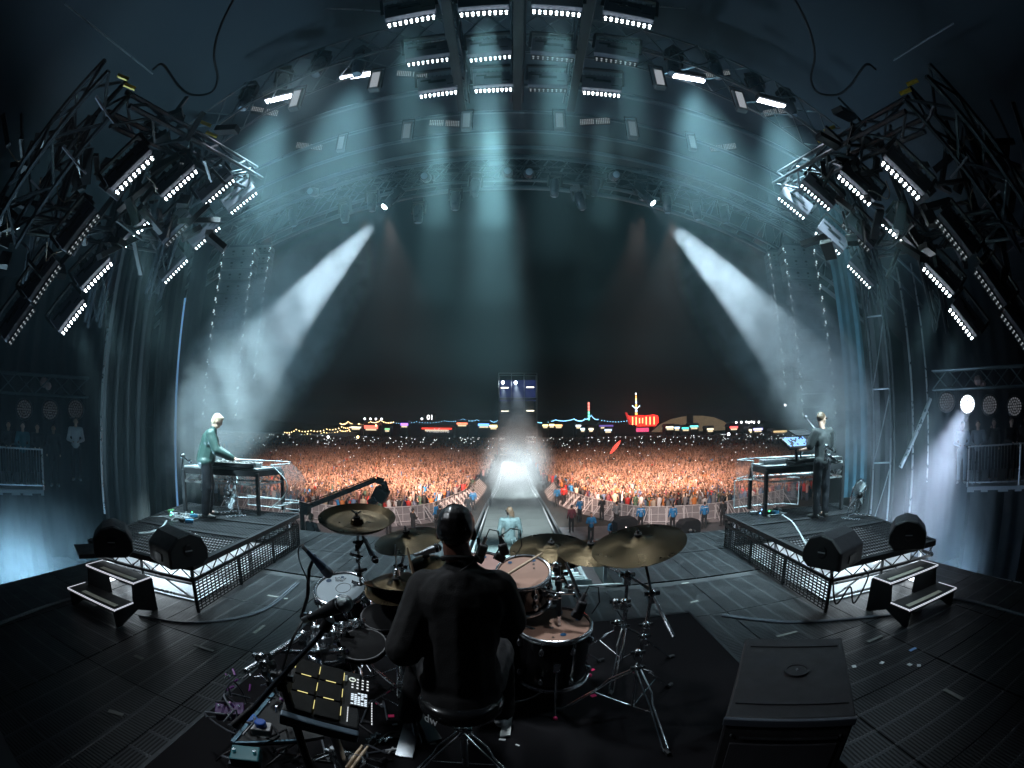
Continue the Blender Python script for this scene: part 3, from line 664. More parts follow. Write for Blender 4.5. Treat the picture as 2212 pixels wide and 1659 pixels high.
# ================================================================== BARRIERS, CROWD, FIELD
def GP(x, y): return Z(x, y, GZ)
BR = [GP(*p) for p in ((1196,1062),(1208,1080),(1225,1087),(1269,1106),(1313,1115),(1357,1127),(1410,1131),(1458,1129),(1505,1126),(1551,1121),(1595,1112),(1640,1100),(1700,1085))]
BL = [GP(*p) for p in ((1033,1052),(1022,1068),(1005,1086),(968,1106),(931,1122),(880,1130),(821,1133),(760,1131),(700,1126),(640,1117),(560,1104),(480,1090))]
def walk(poly, step):
    out = []; acc = 0; d = step; P = [V((p.x, p.y, 0)) for p in poly]; cur = P[0]; out.append(cur.copy()); rem = step
    for q in P[1:]:
        while (q-cur).length >= rem:
            cur = cur + (q-cur).normalized()*rem; out.append(cur.copy()); rem = step
        rem -= (q-cur).length; cur = q.copy()
    return out
BARM = mat('barrier_alu', (.72,.72,.76), .4, .4, .15, 8); SHEET = mat('barrier_sheet', (.30,.29,.31), .5, .3, .3, 5)
def barrier_proto():
    t = thing('crowd_barrier', 'x', 'crowd barrier'); w = 1.16
    MB().bar((-w/2,0,1.15),(w/2,0,1.15),.06).bar((-w/2,0,.1),(w/2,0,.1),.05).bar((-w/2,0,0),(-w/2,0,1.15),.06).bar((w/2,0,0),(w/2,0,1.15),.06).bar((-w/2,0,.62),(w/2,0,.62),.03).bar((0,0,.1),(0,0,1.15),.03).build('frame', BARM, t)
    MB().box((0,.02,.6), (w-.08,.012,1.0)).build('sheet', SHEET, t)
    MB().bar((-w*.42,-.02,1.0),(-w*.42,-.95,.06),.045).build('strut', BARM, t); MB().bar((w*.42,-.02,1.0),(w*.42,-.95,.06),.045).build('strut', BARM, t)
    MB().box((0,-.55,.035), (w,1.0,.03)).build('foot_plate', SHEET, t); return t
b0 = barrier_proto(); bi = 0
for side, poly in (('right', BR), ('left', BL)):
    pts = walk(poly, 1.22)
    for k, (p, q) in enumerate(zip(pts, pts[1:])):
        d = q-p; a = math.atan2(d.y, d.x); mid = (p+q)/2
        nrm = V((-math.sin(a), math.cos(a), 0))
        if nrm.dot(mid) < 0: a += math.pi
        o = b0 if bi == 0 else dup(b0); bi += 1
        o.location = (mid.x, mid.y, GZ+.006); o.rotation_euler = (0,0,a)
        o['label'] = f'silver crowd barrier {side} of the runway, ' + NTH[k] + ' panel counting from the runway'; o['group'] = f'crowd barriers {side} of the runway'
# front line of the crowd as a function of azimuth
fr = sorted([(math.atan2(p.x, p.y), math.hypot(p.x, p.y)+.35) for p in BR+BL])
FA = np.array([f[0] for f in fr]); FD = np.array([f[1] for f in fr])
def variant(lod, seed):
    """one crowd member, facing the stage (-y): vertices, faces, region (0 skin 1 hair 2 top 3 trousers)"""
    r = random.Random(seed); v = []; f = []; g = []
    def ring(c, rx, ry, n, reg, tilt=0):
        o = len(v)
        for j in range(n):
            a = 2*math.pi*j/n; v.append((c[0]+rx*math.cos(a), c[1]+ry*math.sin(a), c[2])); g.append(reg)
        return o
    def loft(rings, n, reg, cap=True):
        os_ = [ring(c, rx, ry, n, reg) for c, rx, ry in rings]
        for a, b in zip(os_, os_[1:]):
            for j in range(n): f.append((a+j, a+(j+1)%n, b+(j+1)%n, b+j))
        if cap: f.append(tuple(range(os_[-1], os_[-1]+n)))
        return os_
    n = {0: 8, 1: 6, 2: 4}[lod]; lean = r.uniform(-.06, .06); h = r.uniform(.93, 1.05)
    if lod < 2:
        loft([((lean*.2,0,.78),.17,.11),((lean*.5,0,1.05),.15,.10),((lean,0,1.30),.19,.11),((lean,0,1.42),.16,.085),((lean,-.01,1.5),.06,.055)], n, 2)
        for s in (-1, 1): loft([((s*.09,0,0),.055,.06),((s*.09,0,.8),.09,.09)], 4 if lod else 5, 3)
    else:
        loft([((0,0,.5),.16,.12),((lean,0,1.4),.2,.12)], 4, 2)
    hx, hy, hz = lean*1.3, -.03, 1.62
    m = {0: 6, 1: 4, 2: 2}[lod]; hn = {0: 8, 1: 6, 2: 4}[lod]; o = len(v)
    long_ = r.random() < .45
    for i in range(m+1):
        t = math.pi*i/m
        for j in range(hn):
            a = 2*math.pi*j/hn + (math.pi/4 if lod == 2 else 0); x = .085*math.sin(t)*math.cos(a); y = .1*math.sin(t)*math.sin(a); z = .125*math.cos(t)
            hair = (z > .05) or (y > .02 and z > -.06)
            v.append((hx+x, hy+y, hz+z)); g.append(1 if hair else 0)
    for i in range(m):
        for j in range(hn): f.append((o+i*hn+j, o+(i+1)*hn+j, o+(i+1)*hn+(j+1)%hn, o+i*hn+(j+1)%hn))
    if long_ and lod == 0:
        loft([((hx,hy+.07,1.36),.10,.03),((hx,hy+.07,1.6),.10,.05)], 5, 1)
    mode = r.choice(['up','up','one','down','clap','phone'])
    def arm(s, pts, rr):
        k = 5 if lod == 0 else 3; pr = None
        for i, (p, q_) in enumerate(zip(pts, rr)):
            reg = 2 if i < 1 else 0; o2 = len(v); d = V(pts[min(i+1, len(pts)-1)])-V(pts[max(i-1,0)]); u = d.orthogonal().normalized(); w = d.cross(u).normalized()
            for j in range(k):
                a = 2*math.pi*j/k; c = V(p)+(u*math.cos(a)+w*math.sin(a))*q_; v.append(tuple(c)); g.append(reg)
            if pr is not None:
                for j in range(k): f.append((pr+j, pr+(j+1)%k, o2+(j+1)%k, o2+j))
            pr = o2
        f.append(tuple(range(pr, pr+k)))
    if lod < 2:
        for s in (-1, 1):
            sh = (lean+s*.18, 0, 1.4)
            up = mode == 'up' or (mode == 'one' and s == 1)
            if up: P = [sh, (s*.30+r.uniform(-.05,.05), -.12, 1.60+r.uniform(-.05,.1)), (s*.24+r.uniform(-.1,.15), -.2, 1.9+r.uniform(-.08,.12)), (s*.22+r.uniform(-.1,.1), -.22, 2.02)]
            elif mode in ('clap','phone'): P = [sh, (s*.24, -.16, 1.22), (s*.07, -.34, 1.5 if mode == 'clap' else 1.75), (s*.05, -.36, 1.6 if mode == 'clap' else 1.85)]
            else: P = [sh, (s*.24, .02, 1.12), (s*.2, -.2, 1.0), (s*.16, -.28, 1.02)]
            arm(s, P, [.055,.042,.034,.04])
    elif mode in ('up','one'):
        arm(1, [(.18,0,1.4),(.22,-.1,1.95)], [.05,.04])
    V_ = np.array(v); V_[:,2] *= h
    return V_, f, np.array(g)
SKIN = np.array([(.50,.30,.22),(.42,.25,.18),(.56,.36,.28),(.30,.17,.11),(.16,.085,.055),(.48,.31,.25)])
HAIR = np.array([(.02,.014,.01),(.05,.03,.018),(.12,.07,.035),(.28,.19,.09),(.015,.013,.013)])
TOPN = ['black','white','grey','navy','red','pale pink','black','denim blue','cream','dark green','maroon','orange','black','bright blue']
TOPC = np.array([(.015,.015,.017),(.62,.6,.6),(.2,.2,.21),(.03,.04,.09),(.5,.03,.025),(.55,.32,.32),(.02,.02,.022),(.1,.16,.27),(.5,.42,.33),(.04,.09,.06),(.14,.03,.04),(.5,.17,.04),(.012,.012,.013),(.03,.22,.5)])
LEG = np.array([(.02,.02,.025),(.06,.08,.13)])
cm = bpy.data.materials.new('crowd_people'); cm.use_nodes = True
_b = cm.node_tree.nodes['Principled BSDF']; _a = cm.node_tree.nodes.new('ShaderNodeAttribute'); _a.attribute_name = 'Col'
cm.node_tree.links.new(_a.outputs['Color'], _b.inputs['Base Color']); _b.inputs['Roughness'].default_value = .6
VAR = {l: [variant(l, 100*l+i) for i in range(26 if l == 0 else 16)] for l in (0,1,2)}
def palette(r):
    ti = r.integers(len(TOPC)); pal = np.zeros((4,3)); pal[0] = SKIN[r.integers(len(SKIN))]*r.uniform(.8,1.15); pal[1] = HAIR[r.integers(len(HAIR))]; pal[2] = TOPC[ti]*r.uniform(.8,1.2); pal[3] = LEG[r.integers(2)]
    return pal, TOPN[ti]
def setcol(me, cols):
    at = me.color_attributes.new('Col', 'FLOAT_COLOR', 'POINT'); at.data.foreach_set('color', np.hstack([cols, np.ones((len(cols),1))]).astype(np.float32).ravel())
def field(d): return GZ + np.maximum(0, d-70)*.004
def scatter(d0, d1, dens, amax):
    n = int(amax*(d1*d1-d0*d0)*dens); a = rng.uniform(-amax, amax, n); d = np.sqrt(rng.uniform(d0*d0, d1*d1, n))
    front = np.interp(a, FA, FD); x = d*np.sin(a); y = d*np.cos(a)
    lim = np.where(y < 62, np.interp(y, [26, 34, 62], [2.9, 3.3, 3.4]), 3.4)
    ok = (d > front+.25) & (np.abs(x-.2) > lim) | ((y > 118) & (d > front+.25))
    return a[ok], d[ok], x[ok], y[ok]
def mass(pts, lod, name, label):
    vs = []; fo = []; cs = []; off = 0; loops = []; starts = []; totals = []; ls = 0
    prep = [(v, np.concatenate([np.array(q) for q in f]), np.array([len(q) for q in f]), g) for v, f, g in VAR[lod]]
    for (x, y, z) in pts:
        v, lp, tot, g = prep[rng.integers(len(prep))]
        th = rng.uniform(-.5,.5) + math.atan2(-x, y)*1.0; c, s = math.cos(th), math.sin(th); k = rng.uniform(.94,1.05)
        w = np.empty_like(v); w[:,0] = (v[:,0]*c - v[:,1]*s)*k + x; w[:,1] = (v[:,0]*s + v[:,1]*c)*k + y; w[:,2] = v[:,2]*k + z + rng.uniform(-.05,.1)
        vs.append(w); cs.append(palette(rng)[0][g]); loops.append(lp+off); totals.append(tot); off += len(v)
    vs = np.concatenate(vs); loops = np.concatenate(loops); totals = np.concatenate(totals); cs = np.concatenate(cs)
    me = bpy.data.meshes.new(name); me.vertices.add(len(vs)); me.vertices.foreach_set('co', vs.astype(np.float32).ravel())
    me.loops.add(len(loops)); me.loops.foreach_set('vertex_index', loops.astype(np.int32))
    me.polygons.add(len(totals)); me.polygons.foreach_set('loop_start', np.concatenate([[0], np.cumsum(totals)[:-1]]).astype(np.int32)); me.polygons.foreach_set('loop_total', totals.astype(np.int32))
    me.update(calc_edges=True); setcol(me, cs); me.materials.append(cm)
    o = bpy.data.objects.new(name, me); COL.objects.link(o); kind(o, 'stuff', label); return o
a, d, x, y = scatter(25, 62, 2.5, .66)
# the nearest 300 are individuals
depth = d - np.interp(a, FA, FD); vis = (np.abs(a) < .60) & (x*0 == 0)
order = np.argsort(np.where(vis, depth, 99))
ind = set(order[:285].tolist())
side_n = {'left': 0, 'right': 0}
posen = ''
for i in order[:285]:
    vi = int(rng.integers(len(VAR[0]))); v, f, g = VAR[0][vi]; pal, tn = palette(rng)
    me = bpy.data.meshes.new('person'); me.from_pydata(v.tolist(), [], f); setcol(me, pal[g]); me.materials.append(cm)
    me.polygons.foreach_set('use_smooth', [True]*len(me.polygons))
    o = bpy.data.objects.new('person', me); COL.objects.link(o)
    o.location = (x[i], y[i], field(d[i])); o.rotation_euler = (0, 0, rng.uniform(-.4,.4) + math.atan2(-x[i], y[i])); o.scale = [rng.uniform(.95,1.06)]*3
    sd = 'left' if x[i] < 0 else 'right'; row = 'at the barrier' if depth[i] < .9 else ('in the second row' if depth[i] < 1.5 else 'in the third row')
    az = abs(math.degrees(a[i])); where = 'near the runway' if az < 7 else 'by the runway corner' if az < 11 else 'mid barrier' if az < 18 else 'towards the speakers' if az < 25 else 'behind the riser'
    r4 = random.Random(vi); r4.uniform(0,1)
    hc = ['black','dark brown','light brown','blond','black'][int(np.argmin([np.abs(pal[1]-h).sum() for h in HAIR]))]
    tag(o, f'{hc}-haired spectator in {tn} {row}, {where}, {sd} side', 'person', f'front rows of the crowd {sd} of the runway')
rest = [i for i in range(len(a)) if i not in ind]
mass([(x[i], y[i], float(field(d[i]))) for i in rest], 0, 'crowd', 'packed crowd with raised hands behind the barriers')
a, d, x, y = scatter(62, 112, 1.9, .60)
mass(list(zip(x, y, field(d))), 1, 'far_crowd', 'packed crowd farther back on the field')
a, d, x, y = scatter(112, 235, .85, .66)
mass(list(zip(x, y, field(d))), 2, 'distant_crowd', 'distant dark mass of the crowd up to the fairground')
# phones and torches held up
ph = MB(); pr = random.Random(3)
for i in range(300):
    aa = pr.uniform(-.62,.62); dd = math.sqrt(pr.uniform(45**2, 225**2)); c = V((dd*math.sin(aa), dd*math.cos(aa), float(field(dd))+2.0)); s_ = .05*dd/60
    if abs(c.x) < 3.5: continue
    ph.box(c, (s_*1.4, .02, s_*1.2))
kind(ph.build('phone_lights', emat('phone_glow', (.95,.97,1), 3.5)), 'stuff', 'tiny lights of phones held up across the crowd')
# red flag over the crowd
fl = thing('flag', 'red flag on a thin pole waving above the crowd right of the runway', 'flag', (13.5, 62, GZ))
A, B = HD(1318,980,62), HD(1341,951,62)
MB().tube([(A.x-.6, A.y, GZ), A], .03, 5).build('flag_pole', BLK, fl)
n = 8; vs = []
for i in range(n+1):
    u = i/n; p = A.lerp(B, u); wd = 1.2*math.sin(math.pi*min(1,u*.85+.1)); vs += [tuple(p + V((-.28,.0,.32))*wd*.5), tuple(p + V((.28,.4*math.sin(u*7)*.3,-.32))*wd*.5)]
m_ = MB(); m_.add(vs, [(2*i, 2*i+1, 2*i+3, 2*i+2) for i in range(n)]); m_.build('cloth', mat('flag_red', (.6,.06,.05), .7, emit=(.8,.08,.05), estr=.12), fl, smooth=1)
# ---- tower in the middle of the field
ty = 100.0; tx0, tx1 = 100*math.tan(math.radians(-1.6)), 100*math.tan(math.radians(3.0)); tg = GZ; th = 2.2+100*math.tan(math.radians(6.7))
tw = thing('control_tower', 'tall scaffold tower standing in the crowd at the end of the runway', 'tower', ((tx0+tx1)/2, ty, tg))
TW = mat('tower_pipe', (.3,.33,.36), .4, .6)
for k in range(4):
    xx = tx0 + (tx1-tx0)*k/3
    for yy_ in (ty, ty+4): MB().tube([(xx,yy_,tg),(xx,yy_,th)], .13 if k in (0,3) else .09, 6).build('post', TW, tw, smooth=1)
for i, z in enumerate((th, th-5.2, th-8.4, 1.2, -1.2)):
    MB().bar((tx0,ty,z),(tx1,ty,z),.16).bar((tx0,ty+4,z),(tx1,ty+4,z),.16).build('ledger', TW, tw)
    if i: MB().box(((tx0+tx1)/2, ty+2, z-.15), (tx1-tx0, 4, .12)).build('deck', BLK, tw)
for k in (0, 3):
    xx = tx0+(tx1-tx0)*k/3
    for j in range(6): MB().bar((xx,ty-.1,tg+j*3),(xx,ty+4,tg+j*3+3),.07).build('diagonal', TW, tw)
MB().box(((tx0+tx1)/2, ty+3.6, th-3.4), (tx1-tx0-.3, .1, 4.6)).build('back_panel', mat('tower_blue', (.02,.03,.09), .7, emit=(.03,.05,.3), estr=.25), tw)
MB().box((tx0+5.0, ty+.02, th-6.6), (4.6, .06, 1.6)).build('banner', mat('tower_grey', (.12,.12,.12), .7), tw)
for (u, z) in ((.16,th-3.1),(.82,th-3.0),(.17,th-8.0),(.82,th-7.9)):
    MB().bar((tx0+(tx1-tx0)*u-.8, ty-.2, z),(tx0+(tx1-tx0)*u+.8, ty-.2, z),.17).build('tube_lamp', emat('tube_warm', (1,.9,.68), 5), tw)
for (u, z, w_) in ((.1,.2,1.2),(.82,.6,1.6),(.83,-.4,1.5),(.8,-3.0,2.2),(.5,-1.3,1.5),(.15,-1.9,1.7),(.13,-3.1,1.5),(.8,-1.6,1.2)):
    MB().box((tx0+(tx1-tx0)*u, ty-.15, z), (w_, .1, .32)).build('lit_panel', mat('panel_glow', (.5,.5,.5), .5, emit=(.9,.95,1), estr=.55), tw)
FOLL = []
for u in (.11, .44):
    p = V((tx0+(tx1-tx0)*u, ty-.4, th-2.0)); f_ = thing('follow_spot', 'bright follow spot on the tower, ' + ('left one' if u < .2 else 'right one'), 'spotlight', p, 0, 'follow spots on the tower')
    MB().lathe([(.14,.5),(.24,.3),(.26,-.1),(.2,-.2)], p, RX(.5), 12).build('casing', BLK, f_, smooth=40); MB().ball(p+V((0,-.3,-.05)), .3, 10, 6).build('lens', emat('follow_lens', (.85,.93,1), 40), f_, smooth=1); FOLL.append(p)
# ---- fairground on the horizon
def F(x, y, D=245): return HD(x, y, D)
def stall(x, y, w, h, fr, roofc, label, body=None, txt=None, tcol=None, D=240, name='market_stall'):
    p = F(x, y, D); gz = float(field(D)); t = thing(name, label, 'stall', (p.x, p.y, gz)); H_ = max(2.5, p.z - gz)
    MB().box((p.x, p.y+3, gz+H_/2), (w, 5, H_)).build('wall', mat('stall_dark', (.03,.03,.035), .8), t)
    MB().prism([(-w*.55,0),(w*.55,0),(w*.42,1.3),(-w*.42,1.3)], 6, None, (p.x, p.y+3, gz+H_)).build('roof', mat('stall_roof_'+label.split()[0], roofc, .7), t)
    MB().box((p.x, p.y+.35, p.z-h*.1), (w*.9, .2, h)).build('sign', emat('sign_%.1f_%.1f_%.1f_%.1f' % fr, fr[:3], fr[3]), t)
    MB().box((p.x, p.y+.3, p.z-h*.6-.5), (w*.7, .2, .8)).build('counter_light', emat('counter_glow', (1,.82,.5), 1.2), t)
    if txt: text('lettering', txt, h*.9, RX(math.pi/2), (p.x, p.y+.2, p.z-h*.1), emat('letter_glow_'+txt, tcol, 5), t, .03)
    return t
stall(943,924,17,1.4,(.9,.05,.03,2.2),(.4,.03,.03),'red-roofed bar with its name in pale letters left of the tower')
text('lettering', 'vodafone', 3.2, RX(math.pi/2), F(945,930,238), emat('pale_letters', (.9,.9,.9), .8), bpy.data.objects['market_stall'], .03)
stall(1045,915,6.4,2.0,(.15,.4,1,3.0),(.05,.1,.3),'blue and white lit stall just left of the tower', txt='BURGERS' if False else None)
stall(1066,918,4.2,2.2,(1,.75,.3,4),(.4,.3,.1),'golden-lit stall beside the tower')
stall(998,913,6,1.5,(1,.2,.1,3),(.3,.05,.05),'orange and red lit stall left of the blue one')
stall(873,914,4.2,2.0,(.35,.15,1,3.5),(.05,.03,.3),'small violet sign on the left horizon')
stall(801,919,8,2.6,(1,.12,.08,3.2),(.4,.03,.03),'red and white lit stand on the left horizon')
stall(768,922,6,.9,(1,.95,.7,4),(.3,.3,.3),'stand with a white light strip left of the red one')
stall(836,925,3,1.4,(.4,1,.5,1.2),(.1,.2,.1),'greenish stall between the red and violet stands')
for i, (x, y, w, c, lab) in enumerate(((1178,917,3,(1,.7,.3,4),'amber stall right of the tower'),(1192,916,3,(1,.85,.4,4),'yellow stall second right of the tower'),(1207,917,4,(1,.5,.2,3.5),'orange stall third right of the tower'),(1250,918,3,(.8,.95,1,4),'white-fronted stall under the blue light strings'),(1259,925,2.2,(.6,.95,1,5),'small icy white kiosk'),(1277,925,2.5,(1,.9,.7,4),'cream kiosk left of the red ride'),(1314,927,4,(.5,.7,1,3),'pale blue kiosk left of the red ride'),(1310,918,8,(.3,.2,.8,.7),'violet tent front left of the red ride'),(1448,921,5,(.9,.8,.6,2.5),'creamy stall right of the red ride'),(1463,922,3,(.5,.7,1,3),'bluish kiosk right of the red ride'),(1484,923,6,(.1,.9,.8,2),'turquoise lit strip before the dome tent'),(1500,919,5,(.2,.9,.9,2),'second turquoise strip before the dome tent'),(1535,925,4,(1,.85,.6,2),'cream strip right of the dome tent'),(1586,921,5,(1,.1,.1,3.5),'small red sign on the right horizon'),(1627,927,5,(1,.9,.6,3),'golden kiosk on the far right horizon'),(1638,925,6,(.5,.5,1,3),'lilac and white stand on the far right'),(1686,930,9,(1,.7,.35,1.2),'amber lit fence line beyond the right riser'))):
    stall(x, y, w, 1.5, c, (.1,.1,.12), lab)
# long white marquee row on the left with bulb strings
mq = thing('marquee', 'long pale marquee with strings of warm bulbs on the left horizon', 'marquee', F(650,945,200))
p0, p1 = F(600,950,205), F(760,938,235)
MB().bar(p0+V((0,0,-1)), p1+V((0,0,-1)), 6, 2.6).build('wall', mat('marquee_cloth', (.25,.25,.27), .8, emit=(.6,.55,.5), estr=.03), mq); 
rfm = MB(); rfm.bar(p0+V((0,0,.9)), p1+V((0,0,.9)), 7, .5).build('roof', mat('marquee_roof', (.3,.3,.32), .8, emit=(.5,.5,.55), estr=.03), mq)
def bulbs(pts, n, r, m, label, cat='string lights', sag=.8):
    mb = MB(); P = [V(p) for p in pts]; seg = n//(len(P)-1)
    w = MB()
    for a_, b_ in zip(P, P[1:]):
        pr_ = None
        for i in range(seg+1):
            u = i/seg; c = a_.lerp(b_, u) - V((0,0,sag*4*u*(1-u))); mb.ball(c, r, 5, 3)
            if pr_ is not None: w.tube([pr_, c], .03, 3, caps=False)
            pr_ = c
    t = thing('string_lights', label, cat, P[0]); w.build('wire', BLK, t); kind(mb.build('bulbs', m, t), 'stuff'); return t
WARMB = emat('bulb_warm', (1,.66,.3), 9); BLUEB = emat('bulb_blue', (.25,.65,1), 5); WHITEB = emat('bulb_white', (.95,.97,1), 9)
bulbs([F(615,934),F(640,928),F(672,930),F(706,927),F(738,922),F(760,921)], 25, .24, WARMB, 'upper string of warm bulbs on the left horizon')
bulbs([F(626,939),F(664,937),F(700,934),F(735,930),F(758,926)], 24, .24, WARMB, 'lower string of warm bulbs on the left horizon')
bulbs([F(757,932),F(759,922),F(775,916)], 14, .4, WARMB, 'cluster of warm bulbs at the end of the left strings')
bulbs([F(845,912),F(900,911),F(960,909),F(1000,905),F(1030,907),F(1060,909),F(1075,908)], 60, .15, BLUEB, 'blue string of lights left of the tower')
bulbs([F(1160,912),F(1200,907),F(1240,905),F(1262,907)], 60, .22, BLUEB, 'blue string of lights right of the tower')
bulbs([F(1263,905),F(1277,897),F(1292,906)], 20, .2, BLUEB, 'peaked blue lights outlining a tent right of the tower')
bulbs([F(1300,908),F(1360,908),F(1376,906),F(1384,902),F(1392,906),F(1410,908)], 50, .2, BLUEB, 'blue string running up to the red ride')
bulbs([F(735,915),F(752,911),F(775,916),F(800,911),F(822,908),F(850,912)], 40, .22, WARMB, 'warm string lights behind the red and white stand')
for i, (x, y, r, m, lab) in enumerate(((813,918,.9,WARMB,'single orange lamp glowing above the left stands'),(1696,875,.55,WHITEB,'lone white lamp high on the right beside the speaker array'),(1574,938,.55,WHITEB,'bright lamp at the back of the crowd on the right'),(700,951,.5,WHITEB,'bright lamp at the back of the crowd on the left'),(709,944,.45,WHITEB,'lamp beside the left marquee'),(773,944,.5,WARMB,'warm lamp behind the left crowd'),(614,955,.45,WHITEB,'lamp at the near end of the left marquee'))):
    p = F(x, y, 180 if y > 930 else 240); t = thing('mast_lamp', lab, 'lamp', p); MB().ball(p, r, 8, 5).build('bulb', m, t, smooth=1); MB().tube([(p.x, p.y+.4, float(field(220))-1), (p.x, p.y+.4, p.z)], .08, 5).build('mast', BLK, t)
for x, y, n, lab in ((806,905,4,'row of white floodlights above the left stands'),(1607,912,4,'row of white floodlights on the right horizon'),(1634,912,3,'second row of white floodlights on the right horizon'),(930,905,3,'white lit sign lamps left of the tower')):
    p = F(x, y); t = thing('floodlight_mast', lab, 'lamp', p)
    for i in range(n): MB().ball(p+V((i*3-4.5,0,0)), .5, 8, 5).build('lamp', WHITEB, t, smooth=1)
    MB().bar(p+V((-6,.5,0)), p+V((6,.5,0)), .3).tube([(p.x,p.y+.6,float(field(240))-1),(p.x,p.y+.6,p.z)], .15, 5).build('mast', BLK, t)
p = F(929,902,236); t = thing('lit_numeral_sign', 'sign with white lit numerals 01 on the left horizon', 'sign', p); text('lettering', '01', 3.4, RX(math.pi/2), p, emat('white_numeral', (1,1,1), 4), t, .05); MB().box(p+V((0,.4,0)), (6,.2,3.6)).build('board', BLK, t)
# the red ride with its lit tower
rp = F(1385,908,235); rd = thing('red_ride', 'red glowing fairground ride with vertical light bars and a mast', 'fairground ride', rp)
RED = emat('ride_red', (1,.03,.02), 2.6); ORG = emat('ride_bar', (1,.22,.08), 8)
MB().prism([(-11,3.5),(-8.5,-1),(-3,-4.4),(10.5,-4.4),(13,-1.5),(12.5,3.2),(9,4.2),(3,3.4),(-3,3.8),(-7,3.2)], 3, None, (rp.x+1, rp.y+2, rp.z)).build('shell', RED, rd)
for i, xx in enumerate((-6.5,-3.8,-1.2,1.2,4.0,7.0,10.2)):
    hh = 3.2 if i not in (2,3) else 2.2; MB().bar((rp.x+xx, rp.y+.3, rp.z-hh),(rp.x+xx, rp.y+.3, rp.z+hh*.8),.7).build('light_bar', ORG, rd)
MB().box((rp.x+1, rp.y, rp.z-7), (9, 3, 3)).build('base', emat('ride_base', (1,.1,.25), 1.2), rd)
MB().prism([(-12,6),(-10.6,6),(-7,-3),(-9,-3)], .8, None, (rp.x, rp.y+1, rp.z)).build('arm', emat('ride_arm', (.5,.03,.03), 1.5), rd)
mx_, mz = rp.x-3.2, rp.z+4
for i in range(7): MB().box((mx_, rp.y+2, mz+1+i*2.1), (1.6-.16*i, 1, 1.7)).build('mast_segment', emat(('mast_a','mast_b','mast_c')[i%3], ((1,.5,.12),(.5,.7,1),(1,.85,.4))[i%3], 3), rd)
MB().tube([(mx_-3,rp.y+2,mz+7),(mx_,rp.y+2,mz+4.5),(mx_+3,rp.y+2,mz+7)], .25, 5).build('star_arm', emat('star_blue', (.5,.8,1), 6), rd)
MB().ball((mx_, rp.y+2, mz+15.8), .5, 6, 4).build('tip', WHITEB, rd)
tp = F(1272,905,250); t2 = thing('light_mast', 'thin mast lit red and green right of the tower', 'mast', tp)
for i in range(6): MB().box(tp+V((0,0,i*1.6)), (.8,.5,1.3)).build('segment', emat(('seg_g','seg_r')[i>2], ((.2,1,.6),(1,.25,.2))[i>2], 3), t2)
rd.scale = (.66,.66,.66)
# dome tent
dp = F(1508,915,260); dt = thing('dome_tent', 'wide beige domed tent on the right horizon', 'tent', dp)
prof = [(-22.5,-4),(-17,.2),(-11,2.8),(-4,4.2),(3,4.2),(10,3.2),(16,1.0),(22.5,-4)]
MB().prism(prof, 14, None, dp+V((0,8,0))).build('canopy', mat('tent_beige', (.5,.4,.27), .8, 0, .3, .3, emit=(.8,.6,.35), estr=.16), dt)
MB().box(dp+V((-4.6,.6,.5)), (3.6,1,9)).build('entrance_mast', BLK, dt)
# dark ridge behind
rg = MB(); vs = []; rr = random.Random(2)
for i in range(61):
    aa = -1.1+2.2*i/60; D = 420; x_, y_ = D*math.sin(aa), D*math.cos(aa); vs += [(x_, y_, GZ-2), (x_, y_, 2.2+1.5+rr.uniform(0,2.6))]
rg.add(vs, [(2*i, 2*i+2, 2*i+3, 2*i+1) for i in range(60)]); kind(rg.build('hill', mat('hill_dark', (.012,.011,.012), .9)), 'structure')
# ================================================================== PEOPLE
def organic(name, prims, voxel, m, parent, it=4, fac=.6, shrink=0, wrinkle=None, seg=12):
    mb = MB()
    for q in prims:
        if q[0] == 'c':
            _, a, b, r0, r1 = q; a, b = V(a), V(b); d = (b-a)
            if d.length < 1e-4: continue
            u = d.normalized(); pts = []; rs = []
            for t in (-.98,-.8,-.45,0): pts.append(a+u*r0*t); rs.append(r0*math.sqrt(1-t*t))
            for t in (0,.45,.8,.98): pts.append(b+u*r1*t); rs.append(r1*math.sqrt(1-t*t))
            mb.tube(pts, rs, seg)
        else:
            _, c, r, *R = q; mb.ball(c, r, seg+2, 9, R[0] if R else None)
    me = mb.mesh('tmp'); o = bpy.data.objects.new('tmp', me); COL.objects.link(o)
    r = o.modifiers.new('r', 'REMESH'); r.mode = 'VOXEL'; r.voxel_size = voxel
    s = o.modifiers.new('s', 'SMOOTH'); s.iterations = it; s.factor = fac
    if wrinkle:
        tx = bpy.data.textures.get('wr%.2f' % wrinkle[1]) or bpy.data.textures.new('wr%.2f' % wrinkle[1], 'CLOUDS'); tx.noise_scale = wrinkle[1]; tx.noise_depth = 3
        d = o.modifiers.new('d', 'DISPLACE'); d.texture = tx; d.strength = wrinkle[0]; d.mid_level = .5
    dg = bpy.context.evaluated_depsgraph_get(); ne = bpy.data.meshes.new_from_object(o.evaluated_get(dg))
    bpy.data.objects.remove(o); bpy.data.meshes.remove(me)
    ne.name = name; ne.materials.clear(); ne.materials.append(m)
    ne.polygons.foreach_set('use_smooth', [True]*len(ne.polygons))
    ob = bpy.data.objects.new(name, ne); COL.objects.link(ob); ob.parent = parent
    return ob
def skinm(n, c): return mat('skin_'+n, c, .45, 0, .12, 30, .05, 200)
def clothm(n, c, rough=.85, coat=0, **k): return mat('cloth_'+n, c, rough, 0, .15, 20, .25, 220, coat, **k)
BASE = dict(hip=(.09,0,.93), knee=(.11,.02,.50), ank=(.11,-.02,.08), sh=(.185,0,1.43), elb=(.25,-.03,1.15), wr=(.24,.1,.93), pel=(0,0,.97), che=(0,.0,1.3), nk=(0,0,1.5), hd=(0,.02,1.64), hyaw=0, hpit=0, hroll=0)
